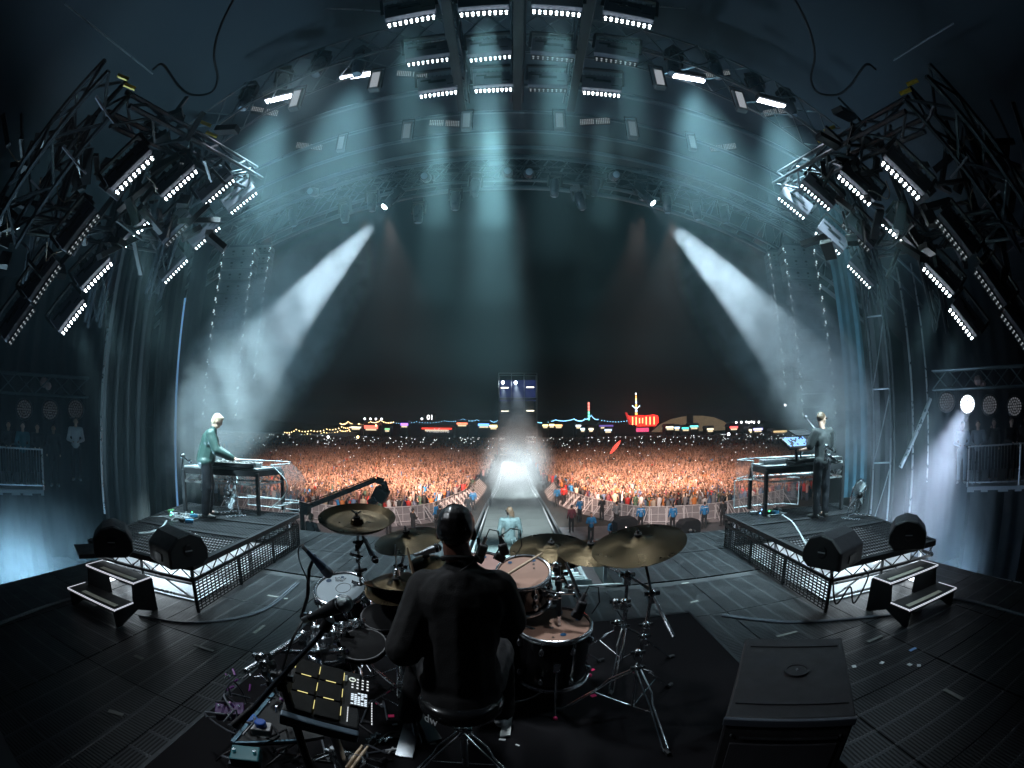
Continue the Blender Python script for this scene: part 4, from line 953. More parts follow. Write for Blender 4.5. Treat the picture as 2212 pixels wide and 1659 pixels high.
def J(pose, k, s):
    v = pose.get(k+('R' if s > 0 else 'L'), pose.get(k, BASE.get(k))); 
    if k+('R' if s > 0 else 'L') in pose: return V(v)
    v = V(v); v.x *= s; return v
def hand(wr, d, s, palm_n, curl=.5, sc=1.0):
    """palm, four unequal bent fingers and a side thumb"""
    d = V(d).normalized(); n = V(palm_n); n = (n - d*n.dot(d)).normalized(); side = d.cross(n).normalized()*s
    P = [('e', wr+d*.045*sc, (.022*sc,.045*sc,.014*sc), Matrix((side, d, n)).transposed()), ('c', wr-d*.01, wr+d*.03*sc, .021*sc, .024*sc)]
    for k, (o_, ln) in enumerate(((-.028,.066),(-.010,.078),(.009,.074),(.026,.058))):
        b = wr + d*.08*sc + side*o_*sc; m1 = b + (d*math.cos(curl*.7) + n*math.sin(curl*.7))*ln*.5*sc; e = m1 + (d*math.cos(curl*1.8) + n*math.sin(curl*1.8))*ln*.5*sc
        P += [('c', b-d*.02*sc, m1, .0092*sc, .0085*sc), ('c', m1, e, .0085*sc, .0072*sc)]
    b = wr + d*.03*sc - side*.02*sc; m1 = b - side*.028*sc + d*.022*sc + n*.012*sc; e = m1 + d*.026*sc + n*.014*sc + side*.008*sc
    P += [('c', b, m1, .0125*sc, .0105*sc), ('c', m1, e, .0105*sc, .0085*sc)]
    return P
def human(label, loc, rz, pose, skin, hair, top, trousers, shoe, group=None, vox=.02, scale=1, sleeve='long', hairkind='short', detail=False, bag=1.0, jacket=False, extra=(), neckk=1.0):
    t = thing('person', label, 'person', loc, rz, group); t.scale = (1,1,1)
    p = dict(BASE); p.update(pose); g = lambda k, s: J(pose, k, s)
    pel, che, nk, hd = V(p['pel']), V(p['che']), V(p['nk']), V(p['hd'])
    HR = Matrix.Rotation(p['hyaw'], 3, 'Z') @ RX(p['hpit']) @ RY(p['hroll']); h = lambda x, y, z: hd + HR @ V((x, y, z))
    B = [('e', h(0,0,.02), (.076,.095,.1), HR), ('e', h(0,.03,-.05), (.056,.062,.065), HR), ('c', nk-V((0,0,.03)), h(0,-.025,-.06), .056*neckk, .052*neckk), ('e', h(0,.09,-.01), (.014,.02,.022), HR), ('e', h(0,.068,-.052), (.026,.018,.012), HR)]
    for s in (-1,1): B += [('e', h(s*.078,-.005,-.01), (.011,.021,.032), HR), ('e', h(s*.03,.075,.025), (.022,.012,.01), HR)]
    B += [('c', nk-V((0,0,.05)), che, .06, .11), ('c', che, pel, .11, .10)]
    for s in (-1, 1):
        sh, el, wr = g('sh', s), g('elb', s), g('wr', s); hip, kn, an = g('hip', s), g('knee', s), g('ank', s)
        B += [('c', che+(sh-che)*.5, sh, .06, .048), ('c', sh, el, .046, .036), ('c', el, wr, .038, .026), ('c', pel, hip, .09, .08), ('c', hip, kn, .08, .05), ('c', kn, an, .05, .035), ('c', an, an+V((0,.08,-.03)), .035, .03)]
        hk = 'hand'+('R' if s > 0 else 'L'); hv = p.get(hk) or dict(d=(wr-el), n=(-s,0,0))
        if detail or vox < .016: B += hand(wr, hv['d'], s, hv['n'], hv.get('curl', .5))
        else: B += [('e', wr+V(hv['d']).normalized()*.05, (.028,.05,.02), frame(V(hv['d'])))]
    organic('body', B, vox*.62, skin, t, 3, .5, seg=10)
    # hair
    if hairkind != 'none':
        Hh = [('e', h(0,-.012,.035), (.082,.098,.098), HR), ('e', h(0,-.045,-.01), (.074,.066,.085), HR)]
        if hairkind == 'long': Hh += [('c', h(0,-.06,-.02), h(0,-.085,-.2), .07, .06)]
        if hairkind == 'bun': Hh = [('e', h(0,-.02,.04), (.078,.095,.088), HR), ('e', h(0,-.105,.045), (.036,.032,.034), HR)]
        if hairkind == 'braids':
            for k in range(7):
                a = -.9+k*.3; Hh += [('c', h(.07*math.sin(a), -.07*math.cos(a), .06), h(.095*math.sin(a)+.02, -.10*math.cos(a), -.02), .013, .012), ('c', h(.095*math.sin(a)+.02,-.10*math.cos(a),-.02), h(.10*math.sin(a)+.03,-.11*math.cos(a), -.17+.02*(k%3)), .012, .009)]
        if hairkind == 'quiff': Hh += [('e', h(0,.045,.085), (.062,.05,.032), HR)]
        o = organic('hair', Hh, vox*.6, hair, t, 2, .5, seg=10)
    if detail:
        for s in (-1,1): MB().ball(h(s*.03,.083,.012), .0105, 8, 5).build('eye', mat('eye_dark', (.03,.02,.02), .1), t, local=True, smooth=1)
    # top
    w = 1.06*bag; T = [('e', che+V((0,-.005,.02)), (.165*w,.115*w,.17)), ('c', che, pel+V((0,0,.02)), .125*w, .128*w), ('c', nk-V((0,0,.06)), che+V((0,0,.1)), .07, .12), ('e', pel+V((0,0,.0)), (.155*w,.12*w,.11))]
    if jacket: T += [('e', pel+V((0,0,-.02)), (.17,.13,.09)), ('c', nk-V((0,0,.03)), nk+V((0,0,.02)), .07, .066)]
    for s in (-1, 1):
        sh, el, wr = g('sh', s), g('elb', s), g('wr', s)
        T += [('c', che+V((0,0,.06))+(sh-che)*.3, sh, .10, .068*w), ('c', nk-V((0,0,.03)), sh, .045, .055)]
        if sleeve == 'long': T += [('c', sh, el, .068*w, .056*w), ('c', el, wr-(wr-el).normalized()*.01, .058*w, .042*w)]
        elif sleeve == 'half': T += [('c', sh, sh.lerp(el, 1.02), .072*w, .07*w), ('c', el, el.lerp(wr,.22), .07*w, .062*w)]
        else: T += [('c', sh, sh.lerp(el, .78), .07*w, .07*w)]
    T += list(extra)
    organic('jacket' if jacket else 'top', T, vox*.8, top, t, 4, .5, wrinkle=(.012 if vox < .016 else .0, .12) if vox < .016 else None, seg=10)
    Q = [('e', pel-V((0,0,.03)), (.15,.11,.11))]
    for s in (-1, 1):
        hip, kn, an = g('hip', s), g('knee', s), g('ank', s)
        Q += [('c', hip, kn, .10, .075*bag), ('c', kn, an+V((0,0,.02)), .07*bag, .062*bag)]
    organic('trousers', Q, vox*.9, trousers, t, 4, .5, wrinkle=(.015, .09) if vox < .016 else None, seg=10)
    for s in (-1, 1):
        an = g('ank', s); td = p.get('toe'+('R' if s > 0 else 'L'), (s*.03,.16,0)); td = V(td)
        organic('shoe', [('c', an-V((0,0,.03)), an+V((0,0,.0)), .05, .048), ('c', an-V((0,0,.04))-td*.25, an-V((0,0,.045))+td*.5, .04, .04), ('c', an-V((0,0,.045))+td*.4, an-V((0,0,.048))+td*1.05, .042, .032)], vox*.6, shoe, t, 3, .5, seg=8)
    t.scale = (scale,)*3
    return t
SK = dict(fair=skinm('fair', (.52,.33,.26)), tan=skinm('tan', (.42,.26,.18)), brown=skinm('brown', (.20,.10,.065)), dark=skinm('dark', (.11,.052,.036)))
HBLK = mat('hair_black', (.012,.010,.010), .45, 0, .3, 60, .5, 300); HBLD = mat('hair_blond', (.50,.38,.28), .5, 0, .3, 60, .4, 300); HBRN = mat('hair_brown', (.06,.035,.02), .5, 0, .3, 60, .5, 300)
CB = clothm('black', (.012,.012,.014)); CSAT = mat('black_shell_trousers', (.008,.0085,.011), .35, 0, .2, 14, .6, 60); CBLUE = clothm('blue', (.015,.16,.38)); CRED = clothm('red', (.6,.035,.03)); CMAR = clothm('maroon', (.12,.025,.04)); CWH = clothm('white', (.6,.6,.62)); CDEN = clothm('pale_denim', (.35,.45,.55)); CGRY = clothm('grey', (.12,.14,.16)); CTEA = clothm('teal', (.03,.13,.16))
LEA = mat('grey_leather', (.10,.12,.125), .3, .25, .2, 8, .3, 40, .4); GRN = mat('green_leather', (.032,.062,.057), .36, 0, .2, 8, .2, 50, .3)
SHB = mat('shoe_black', (.02,.02,.02), .4); SHW = mat('shoe_white', (.6,.62,.66), .5)
# --- left keyboard player, facing the field, hand on the keys
human('fair-haired keyboard player in a dark green jacket leaning over the left keyboard', (-5.08, 6.72, .6), -.95,
      dict(pel=(0,-.02,.95), che=(0,.07,1.28), nk=(.0,.13,1.48), hd=(.0,.20,1.625), hpit=-.45, sh=(.19,.08,1.41), elbL=(-.27,.2,1.15), wrL=(-.18,.46,1.02), elbR=(.27,.18,1.14), wrR=(.16,.47,1.02), handL=dict(d=(.1,1,-.15), n=(0,0,-1), curl=.35), handR=dict(d=(-.1,1,-.15), n=(0,0,-1), curl=.35), kneeL=(-.13,.05,.5), kneeR=(.12,.0,.5), ankL=(-.14,0,.08), ankR=(.13,-.06,.08)),
      SK['fair'], HBLD, GRN, CSAT, SHB, vox=.013, detail=True, hairkind='quiff', bag=1.28, jacket=True)
# --- right keyboard player, back to the camera, head in profile
rp_ = human('keyboard player with hair bun and sunglasses in a dark T-shirt at the right keyboard', (5.1, 6.6, .6), .12,
      dict(hyaw=-1.35, elbL=(-.27,.08,1.17), wrL=(-.2,.34,1.14), elbR=(.26,.08,1.15), wrR=(.18,.33,1.05), handL=dict(d=(.2,1,.05), n=(0,0,-1), curl=.3), handR=dict(d=(-.1,1,0), n=(0,0,-1), curl=.4)),
      SK['fair'], HBRN, clothm('dark_tee', (.010,.013,.015), .8), CSAT, SHB, vox=.013, detail=True, hairkind='bun', sleeve='short', bag=1.1)
g_ = MB(); hc = V((0,.02,1.64)); HRr = Matrix.Rotation(-1.35, 3, 'Z')
for s in (-1,1): g_.box(hc+HRr@V((s*.034,.092,.012)), (.052,.01,.035), HRr); g_.bar(hc+HRr@V((s*.066,.09,.016)), hc+HRr@V((s*.082,.0,.016)), .006, .008)
g_.bar(hc+HRr@V((-.02,.095,.02)), hc+HRr@V((.02,.095,.02)), .006); g_.build('sunglasses', BLK, rp_, local=True)
# --- singer on the runway, from behind
sg = human('singer in a shiny grey leather jacket and sunglasses crouching on the runway, seen from behind', (-.06, 13.2, -1.42), 0,
      dict(pel=(0,-.02,.50), che=(0,.0,.86), nk=(0,.02,1.07), hd=(-.01,.03,1.22), hyaw=.75, sh=(.205,.01,1.0), elb=(.27,-.03,.72), wr=(.25,.08,.50), hip=(.1,0,.46), kneeL=(-.2,.42,.42), ankL=(-.14,.25,.08), kneeR=(.18,.2,.08), ankR=(.12,-.25,.10), toeR=(0,-.12,-.02)),
      SK['dark'], mat('braids_two_tone', (.10,.05,.03), .5, 0, .8, 30, .4, 200), LEA, clothm('dark_trousers', (.03,.035,.035), .6), SHB, vox=.013, detail=True, hairkind='braids', bag=1.08, jacket=True, scale=1.08)
g_ = MB(); hc = V((-.01,.03,1.22)); HRr = Matrix.Rotation(.75, 3, 'Z')
for s in (-1,1): g_.box(hc+HRr@V((s*.034,.092,.012)), (.052,.012,.03), HRr); g_.bar(hc+HRr@V((s*.066,.09,.016)), hc+HRr@V((s*.082,.0,.016)), .006, .008)
g_.build('sunglasses', BLK, sg, local=True)
MB().tube([(.05,-.14,.52),(.07,-.17,.4),(.12,-.16,.34),(.16,-.13,.45),(.15,-.1,.55)], .008, 6).build('chain', ALU, sg, local=True, smooth=1)
# --- drummer, seated with his back to the camera
DX, DY = -.222, 1.92
dm = human('drummer in a black sweatshirt and close black cap seen from behind on a round stool', (DX, DY, .5), 0,
      dict(pel=(0,-.02,.56), che=(0,.05,.92), nk=(.0,.10,1.13), hd=(-.02,.13,1.25), hpit=-.04, shL=(-.15,.08,.995), shR=(.155,.08,1.0), elbL=(-.235,-.06,.75), wrL=(-.22,.24,.82), elbR=(.205,.14,.82), wrR=(.19,.42,.88), handL=dict(d=(.1,.6,.8), n=(1,.2,0), curl=1.3), handR=dict(d=(.1,.8,.5), n=(-1,.3,.2), curl=1.35),
           hipL=(-.11,.06,.52), hipR=(.10,.06,.52), kneeL=(-.24,.38,.48), kneeR=(.15,.44,.5), ankL=(-.33,.30,.10), ankR=(.17,.40,.1), toeL=(-.03,.17,0), toeR=(.03,.17,0)),
      skinm('deep_brown', (.20,.085,.06)), mat('satin_cap', (.010,.0085,.0095), .30, 0, .3, 10, .1, 40, .2), clothm('sweatshirt', (.008,.0075,.0085), .95), CB, SHW, vox=.011, detail=True, hairkind='none', sleeve='half', bag=1.18, neckk=1.16, extra=[('e', V((0,-.045,.50)), (.185,.165,.11)), ('e', V((0,.0,.62)), (.178,.16,.16)), ('e', V((0,.02,.80)), (.175,.145,.2)), ('c', V((-.09,.07,.98)), V((.09,.07,.98)), .10, .10), ('c', V((0,.1,1.10)), V((0,.09,1.0)), .075, .12)])
organic('cap', [('e', V((-.02,.112,1.285)), (.084,.104,.094), RX(-.25)), ('e', V((-.02,.075,1.267)), (.0815,.07,.07))], .006, MATS['satin_cap'], dm, 3, .5)
MB().tube([V((.082,.10,1.20)),V((.06,.03,1.14)),V((.0,-.005,1.10)),V((.02,-.03,1.03)),V((.035,-.085,.9)),V((.045,-.10,.75)),V((.05,-.095,.62))], .0035, 6).build('earphone_wire', BLKP, dm, local=True, smooth=1)
MB().ball((.078,.105,1.215), (.009,.012,.016), 8, 6).ball((-.078,.105,1.215), (.009,.012,.016), 8, 6).build('earphone', mat('ear_monitor', (.4,.42,.45), .3), dm, local=True, smooth=1)
wc = V((.0,.02,1.14)); MB().torus(wc+V((0,.072,-.005)), .075, .012, RX(-.35), 28, 6).build('collar', MATS['cloth_sweatshirt'], dm, local=True, smooth=1)
def stick(a, b, label):
    a, b = V(a), V(b); d = (b-a).normalized(); L = (b-a).length
    o = MB().tube([a, a+d*.004, a+d*L*.7, a+d*L*.95, a+d*L*.97, b-d*.002, b], [.005,.0078,.0078,.0045,.0055,.005,.002], 10).build('drumstick', mat('hickory', (.62,.46,.31), .5, 0, .12, 20), None, smooth=1); tag(o, label, 'drumstick'); return o
hL = V((DX-.22, DY+.24, 1.32))+V((.1,.6,.8)).normalized()*.075; hR = V((DX+.19, DY+.42, 1.38))+V((.1,.8,.5)).normalized()*.075
stick(hL-V((.0,0,.08)), S(879,1182,2.4), 'pale drumstick held upright in the drummer\'s left hand')
stick(hR-V((.1,.0,.03))*.6, S(1172,1194,2.72), 'pale drumstick in the drummer\'s right hand over the rack tom')
# --- staff in the pit
def pit(x, y, dist, rz, top, skin, label, hair=HBLK, txt=None, **k):
    f_ = Z(x, y, GZ); pose = k.pop('pose', {})
    t = human(label, (f_.x, f_.y, GZ+.004), rz, pose, SK[skin], hair, top, CB, SHB, group=None, vox=.03, **k)
    if txt: text('lettering', txt, .13, RZ(0) @ RX(math.pi/2), (f_.x, f_.y, GZ+1.33), WHITE, None).parent = None
    return t
def pit(x, y, top, skin, label, rz=0, hair=HBLK, txt=None, pose={}, **k):
    f_ = Z(x, y, GZ)
    t = human(label, (f_.x, f_.y, GZ+.004), rz, pose, SK[skin], hair, top, CB, SHB, group='crew in the pit', vox=.03, **k)
    if txt:
        for i, ln in enumerate(txt.split('/')):
            M = RZ(rz) @ RX(math.pi/2); text('lettering', ln, .13, M, V((f_.x, f_.y, GZ+1.40-.13*i)) + RZ(rz) @ V((0,-.165,0)), WHITE, t)
    return t
FOLD = dict(elb=(.27,.05,1.17), wr=(.1,.26,1.2)); BEND = dict(pel=(0,0,.9), che=(0,.2,1.15), nk=(0,.36,1.28), hd=(0,.46,1.36), hpit=-.7, sh=(.19,.3,1.24), elb=(.24,.34,.98), wr=(.12,.5,.92))
pit(1218,1092,CRED,'fair','guard in red jacket at the corner of the right barrier', -.2, txt='CREW')
pit(1203,1096,CBLUE,'fair','guard in bright blue jacket beside the runway fog')
pit(1234,1150,CMAR,'tan','crew member in maroon jacket with white emblem standing in the pit', .3)
pit(1252,1128,CBLUE,'fair','guard in blue jacket just behind the maroon one', .6, txt='112', pose=FOLD)
pit(1276,1172,CBLUE,'fair','guard in blue facing the stage with hands together, nearest the ramp', math.pi, pose=FOLD)
pit(1322,1178,CBLUE,'tan','guard in blue bending forward right of the ramp', math.pi-.2, pose=BEND)
pit(1331,1140,CGRY,'fair','photographer in grey standing before the barrier', .2, pose=FOLD)
pit(1383,1147,CBLUE,'tan','bald guard in blue jacket with white lettering at the barrier', 0, hair=SK['tan'], txt='SECURITY/112')
pit(1452,1148,CBLUE,'fair','guard in dark blue jacket centre right at the barrier', .1, txt='112')
pit(1520,1142,CBLUE,'fair','guard in blue jacket partly behind a floor speaker', -.2, txt='SECURITY')
pit(1560,1136,CB,'tan','person in black standing at the right end of the barrier', .1)
pit(1300,1126,CB,'fair','photographer in black crouched at the barrier gap', .4, pose=FOLD)
pit(840,1160,CBLUE,'fair','guard in blue jacket behind the left crash cymbal', 0, txt='112')
pit(893,1160,CB,'tan','photographer in black leaning left of the drummer', -.8, pose=FOLD)
pit(943,1142,CBLUE,'tan','guard in blue turned sideways left of the drummer\'s head', 1.2)
pit(951,1150,CB,'fair','bearded man in dark shirt beside the blue guard', .9)
pit(1012,1120,CB,'fair','crew member in black at the inner corner of the left barrier', .1)
pit(1022,1104,CBLUE,'fair','guard in blue by the left side of the runway', .1, txt='112')
# camera crane with its operator
cr = thing('camera_crane', 'long black camera crane reaching over the pit on the left', 'camera crane', (0,0,0))
c0 = HD(640,1104,17); c1 = HD(812,1036,17.5); c2 = HD(828,1040,17.5)
MB().bar(c0, c1, .14, .16).bar(c0+V((0,0,.16)), c1+V((0,0,.12)), .03).build('boom', mat('crane_grey', (.012,.014,.016), .5, .2), cr)
MB().bar(c1, c2+V((0,0,-.02)), .24).bar(c2, HD(835,1062,17.5), .22).build('elbow', BLK, cr, bevel=.02)
MB().box(HD(822,1068,17.5), (.5,.5,.5), RY(.5)).build('camera_head', BLK, cr, bevel=.04); MB().lathe([(.13,0),(.15,.3),(.1,.32)], HD(812,1078,17.3), RY(-2.2), 12).build('lens', BLK, cr, smooth=40)
base = HD(652,1100,17); MB().tube([V((base.x,base.y,GZ)), base], .09, 8).bar(base+V((-.4,0,.1)), base+V((.3,0,.0)), .35).build('pedestal', BLK, cr)
f_ = HD(672,1130,15); human('crane operator in a black jacket beside the camera crane', (f_.x, f_.y, f_.z-1.45), -.4, FOLD, SK['fair'], HBRN, CB, CB, SHB, vox=.03)
# ================================================================== DRUM KIT
SHELL = mat('drum_shell', (.012,.012,.014), .12, .1, .2, 5, coat=.6); HEADC = mat('coated_head', (.50,.60,.66), .65, 0, .06, 8, .06, 250, spec=.2); HEADT = mat('clear_head', (.34,.20,.15), .55, 0, .22, 5, .1, 30, 0, .2)
BLUES = mat('blue_sticker', (.01,.09,.22), .5); BRASS = mat('cymbal_bronze', (.26,.205,.12), .22, 1, .35, 6)
def cym_mat():
    m = mat('cymbal_bronze_lathed', (.27,.215,.13), .24, 1); nt = m.node_tree; b = nt.nodes['Principled BSDF']; L = nt.links
    tc = nt.nodes.new('ShaderNodeTexCoord'); w = nt.nodes.new('ShaderNodeTexWave'); w.wave_type = 'RINGS'; w.rings_direction = 'Z'; w.inputs['Scale'].default_value = 55; w.inputs['Distortion'].default_value = 1.5
    L.new(tc.outputs['Object'], w.inputs[0]); bp = nt.nodes.new('ShaderNodeBump'); bp.inputs['Strength'].default_value = .35; bp.inputs['Distance'].default_value = .0015
    L.new(w.outputs['Fac'], bp.inputs['Height']); L.new(bp.outputs[0], b.inputs['Normal'])
    n = nt.nodes.new('ShaderNodeTexNoise'); n.inputs['Scale'].default_value = 7; n.inputs['Detail'].default_value = 6; L.new(tc.outputs['Object'], n.inputs[0])
    r = nt.nodes.new('ShaderNodeMapRange'); r.inputs['To Min'].default_value = .16; r.inputs['To Max'].default_value = .46; L.new(n.outputs[0], r.inputs[0]); L.new(r.outputs[0], b.inputs['Roughness'])
    c = nt.nodes.new('ShaderNodeMix'); c.data_type = 'RGBA'; c.inputs['A'].default_value = (.04,.029,.018,1); c.inputs['B'].default_value = (.105,.08,.046,1); L.new(n.outputs[0], c.inputs['Factor']); L.new(c.outputs['Result'], b.inputs['Base Color'])
    b.inputs['Anisotropic'].default_value = .8; tg = nt.nodes.new('ShaderNodeTangent'); tg.direction_type = 'RADIAL'; tg.axis = 'Z'; L.new(tg.outputs[0], b.inputs['Tangent'])
    return m
CYM = cym_mat()
def Nf(n, roll=0):                                   # frame whose z axis is n
    z = V(n).normalized(); x = V((1,0,0)); x = (x - z*x.dot(z)).normalized(); return Matrix((x, z.cross(x), z)).transposed()
def drum(name, cat, label, c, r, h, n, headm, lugs=8, stickers=(), legs=None, badge=None):
    t = thing(name, label, cat, c, 0, None, Nf(n).to_euler())
    MB().lathe([(r,-h),(r,0)], (0,0,0), None, 40, 0, False).build('shell', SHELL, t, local=True, smooth=30)
    MB().lathe([(0,.004),(r*.965,.004),(r*.99,-.004)], (0,0,0), None, 40, 0, False).build('head', headm, t, local=True, smooth=30)
    for z in (.008, -h-.004):
        hp = MB().torus((0,0,z), r+.006, .008, None, 44, 8).torus((0,0,z-.022 if z > 0 else z+.022), r+.008, .006, None, 44, 6); hp.lathe([(r+.008,z-.02),(r+.013,z)] if z > 0 else [(r+.008,z),(r+.008,z+.02)], (0,0,0), None, 44, 0, False); hp.build('hoop', CHROME, t, local=True, smooth=40)
    for k in range(lugs):
        a = 2*math.pi*(k+.5)/lugs; R = RZ(a)
        for zc in ((-.07, -h+.07) if h > .2 else (-h/2,)):
            l = MB(); l.ball(R @ V((r+.014,0,zc)), (.016,.016,.026), 8, 6).box(R @ V((r+.008,0,zc)), (.016,.014,.05), R); l.build('lug', CHROME, t, local=True, smooth=40)
        MB().tube([R @ V((r+.017,0,.006)), R @ V((r+.017,0,-.06 if h > .2 else -h))], .0035, 6).build('tension_rod', CHROME, t, local=True)
    for (x, y, q, m_) in stickers: MB().lathe([(0,.007),(q,.007)], (x*r, y*r, 0), None, 18).build('sticker', m_, t, local=True)
    if legs:
        for k in range(3):
            a = 2*math.pi*k/3+legs[0]; R = RZ(a); fz = legs[1]
            MB().tube([R @ V((r+.03,0,-h*.35)), R @ V((r+.03,0,fz+.10)), R @ V((r+.05,0,fz+.05)), R @ V((r+.085,0,fz+.01))], .007, 8).build('leg', CHROME, t, local=True, smooth=1)
            MB().box(R @ V((r+.02,0,-h*.45)), (.035,.04,.06), R).build('leg_bracket', CHROME, t, local=True, bevel=.005)
            MB().ball(R @ V((r+.09,0,fz+.012)), .016, 8, 5).build('rubber_foot', mat('pink_rubber', (.8,.03,.16), .5), t, local=True)
    return t
def cross(t, z, x, y, w, m_, ang=0): MB().box((x, y, z), (w, w*.55, .002), RZ(ang)).build('mark', m_, t, local=True)
# side snare on the left
sn = drum('side_snare', 'drum', 'small snare drum with pale bluish head and two blue dots on the left', S(735,1272,3.0), .158, .15, (-.05,-.36,1), HEADC, 8, ((-.62,.42,.018,BLUES),(-.12,.72,.011,BLUES)))
MB().torus((.02,.005,.0062), .048, .0013, None, 40, 4).build('printed_ring', BLKP, sn, local=True)
cw = [(-.030,0),(-.038,.020),(-.022,.011),(-.012,.026),(0,.012),(.012,.026),(.022,.011),(.038,.020),(.030,0),(0,-.002)]
for a, b in zip(cw, cw[1:]+cw[:1]): MB().bar((a[0]-.028,a[1]+.085,.0065), (b[0]-.028,b[1]+.085,.0065), .0022, .001).build('crown_line', BLKP, sn, local=True)
text('lettering', 'REMO', .02, Nf((-.05,-.36,1)) @ RZ(.0), V(sn.location) + Nf((-.05,-.36,1)) @ V((-.028,.072,.0065)), BLKP, sn, .0004)
# rack toms and floor tom
tm2 = drum('rack_tom', 'drum', 'rack tom with tan head below the drummer\'s right hand', S(1130,1237,2.8), .15, .22, (-.05,-.42,1), HEADT, 8, ((-.5,.62,.013,BLUES),(.42,.7,.013,BLUES),(.42,.45,.007,BLKP),(.42,.2,.006,BLKP)))
tm1 = drum('rack_tom', 'drum', 'smaller rack tom mostly hidden behind the drummer\'s neck', S(1040,1225,2.95), .14, .2, (.02,-.40,1), mat('tom_head_pink', (.42,.25,.22), .6, 0, .2, 6, spec=.2), 6, ((.1,.7,.013,BLUES),))
fz = .5 - S(1198,1350,2.88).z
ftm = drum('floor_tom', 'drum', 'black floor tom with tan head and blue dots at the drummer\'s right', S(1198,1350,2.88), .212, .36, (0,-.10,1), HEADT, 8, ((.22,.72,.016,BLUES),(.68,.22,.016,BLUES),(.18,-.62,.018,BLUES),(-.1,-.22,.014,mat('faint_mark', (.10,.08,.08), .5)),(-.1,-.75,.007,BLKP),(-.42,.55,.006,BLKP)), (.52, fz+.02))
bd = thing('bass_drum', 'black bass drum lying on its side ahead of the drummer', 'drum', (-.02, 2.78, .79), 0)
MB().lathe([(.28,-.2),(.28,.2)], (0,0,0), RX(math.pi/2), 40).build('shell', SHELL, bd, local=True, smooth=30); MB().lathe([(0,.205),(.275,.205)], (0,0,0), RX(math.pi/2), 40).build('head', mat('black_head', (.012,.012,.012), .3), bd, local=True)
for z in (-.2,.2): MB().torus((0,-z,0), .285, .012, RX(math.pi/2), 44, 8).build('hoop', CHROME, bd, local=True, smooth=1)
# hardware --------------------------------------------------
def joint(mb, p, r=.022): mb.ball(p, r, 8, 6); mb.tube([p-V((r*1.7,0,0)), p+V((r*1.7,0,0))], r*.5, 6); mb.box(p+V((0,0,-r*1.4)), (r*1.6,r*1.6,r*1.3))
def tripod(t, base, zh, ang, L=.36, dbl=True, z0=.5):
    c = V((base[0], base[1], z0)); hub = c+V((0,0,zh))
    for k in range(3):
        a = ang+2*math.pi*k/3; d = V((math.cos(a), math.sin(a), 0)); s_ = V((-d.y, d.x, 0)); ft_ = c+d*L+V((0,0,.012)); m_ = MB()
        for q in (-1,1): m_.tube([hub+s_*q*.012, hub+d*L*.35+s_*q*.022-V((0,0,zh*.28)), hub+d*L*.45+s_*q*.010-V((0,0,zh*.42)), ft_-d*.02+s_*q*.016, ft_], .0055, 6)
        m_.tube([c+V((0,0,zh*.22)), c+d*L*.52+V((0,0,zh*.47))], .005, 5)
        m_.build('leg', CHROME, t, smooth=1)
        MB().tube([ft_-d*.03-V((0,0,.0)), ft_+d*.02], .014, 8).build('rubber_foot', BLKP, t, smooth=1)
    m_ = MB(); m_.tube([c+V((0,0,zh*.12)), hub+V((0,0,.03))], .014, 10); joint(m_, hub, .024); m_.build('tripod_collar', CHROME, t, smooth=40)
    return hub
def boomstand(label, base, pole_top, tip, tail, zh=.3, ang=.5, name='cymbal_stand', z0=.5, L=.36, mats=None):
    t = thing(name, label, 'stand', (base[0], base[1], z0)); C = mats or CHROME
    hub = tripod(t, base, zh, ang, L, z0=z0); top = V(pole_top); tip = V(tip)
    MB().tube([hub, hub.lerp(top, .45)], .0145, 10).tube([hub.lerp(top, .42), top], .011, 10).build('pole', C, t, smooth=1)
    m_ = MB(); joint(m_, hub.lerp(top, .44), .02); m_.bar(hub.lerp(top,.44), hub.lerp(top,.44)+V((.04,0,.01)), .012); m_.build('collar', CHROME, t, smooth=40)
    if tail is not None:
        MB().tube([V(tail), top, tip], .0085, 8).build('boom', C, t, smooth=1); MB().tube([V(tail), V(tail).lerp(top,.35)], .011, 8).build('boom_grip', STEEL, t, smooth=1); m_ = MB(); joint(m_, top, .026); m_.build('boom_joint', CHROME, t, smooth=40)
    return t
def cymbal(label, c, r, n, china=False, col=None, stand=None, top='nut'):
    t = thing('cymbal', label, 'cymbal', c, 0, None, Nf(n).to_euler())
    if china: prof = [(.012,-.012),(r*.13,-.016),(r*.2,.0),(r*.78,.020),(r*.84,.018),(r*1.0,-.028+.075)]; prof = [(.012,.03),(r*.14,.028),(r*.18,.0),(r*.5,.008),(r*.80,.004),(r*.84,.010),(r*1.0,.040)]
    else: prof = [(.012,.030),(r*.08,.028),(r*.15,.018),(r*.2,.004),(r*.4,.0),(r*.7,-.009),(r*.93,-.02),(r,-.023)]
    full = prof + [(x, z-.0022) for x, z in reversed(prof)]
    MB().lathe(full, (0,0,0), None, 64).build('disc', CYM, t, local=True, smooth=60)
    MB().lathe([(.006,.03),(.022,.032),(.022,.044),(.006,.046)], (0,0,0), None, 14).build('felt', mat('felt', (.03,.03,.03), .95), t, local=True, smooth=40)
    w = MB().tube([(0,0,-.05),(0,0,.075)], .0045, 8).lathe([(.011,.046),(.009,.062)], (0,0,0), None, 10); 
    if china: w.tube([(-.03,0,.078),(0,0,.060),(.03,0,.078)], .006, 6).tube([(-.012,0,-.02),(-.012,0,-.075)], .014, 8).tube([(.016,0,-.02),(.016,0,-.075)], .012, 8)
    w.build('wing_nut', CHROME, t, local=True, smooth=40)
    return t
CY = {}
cymbal('upturned china cymbal on the left with a wide curled rim', S(771,1130,2.9), .235, (.04,-.20,1), True)
cymbal('dark crash cymbal left of the drummer\'s head', S(880,1160,2.95), .215, (-.15,-.20,1))
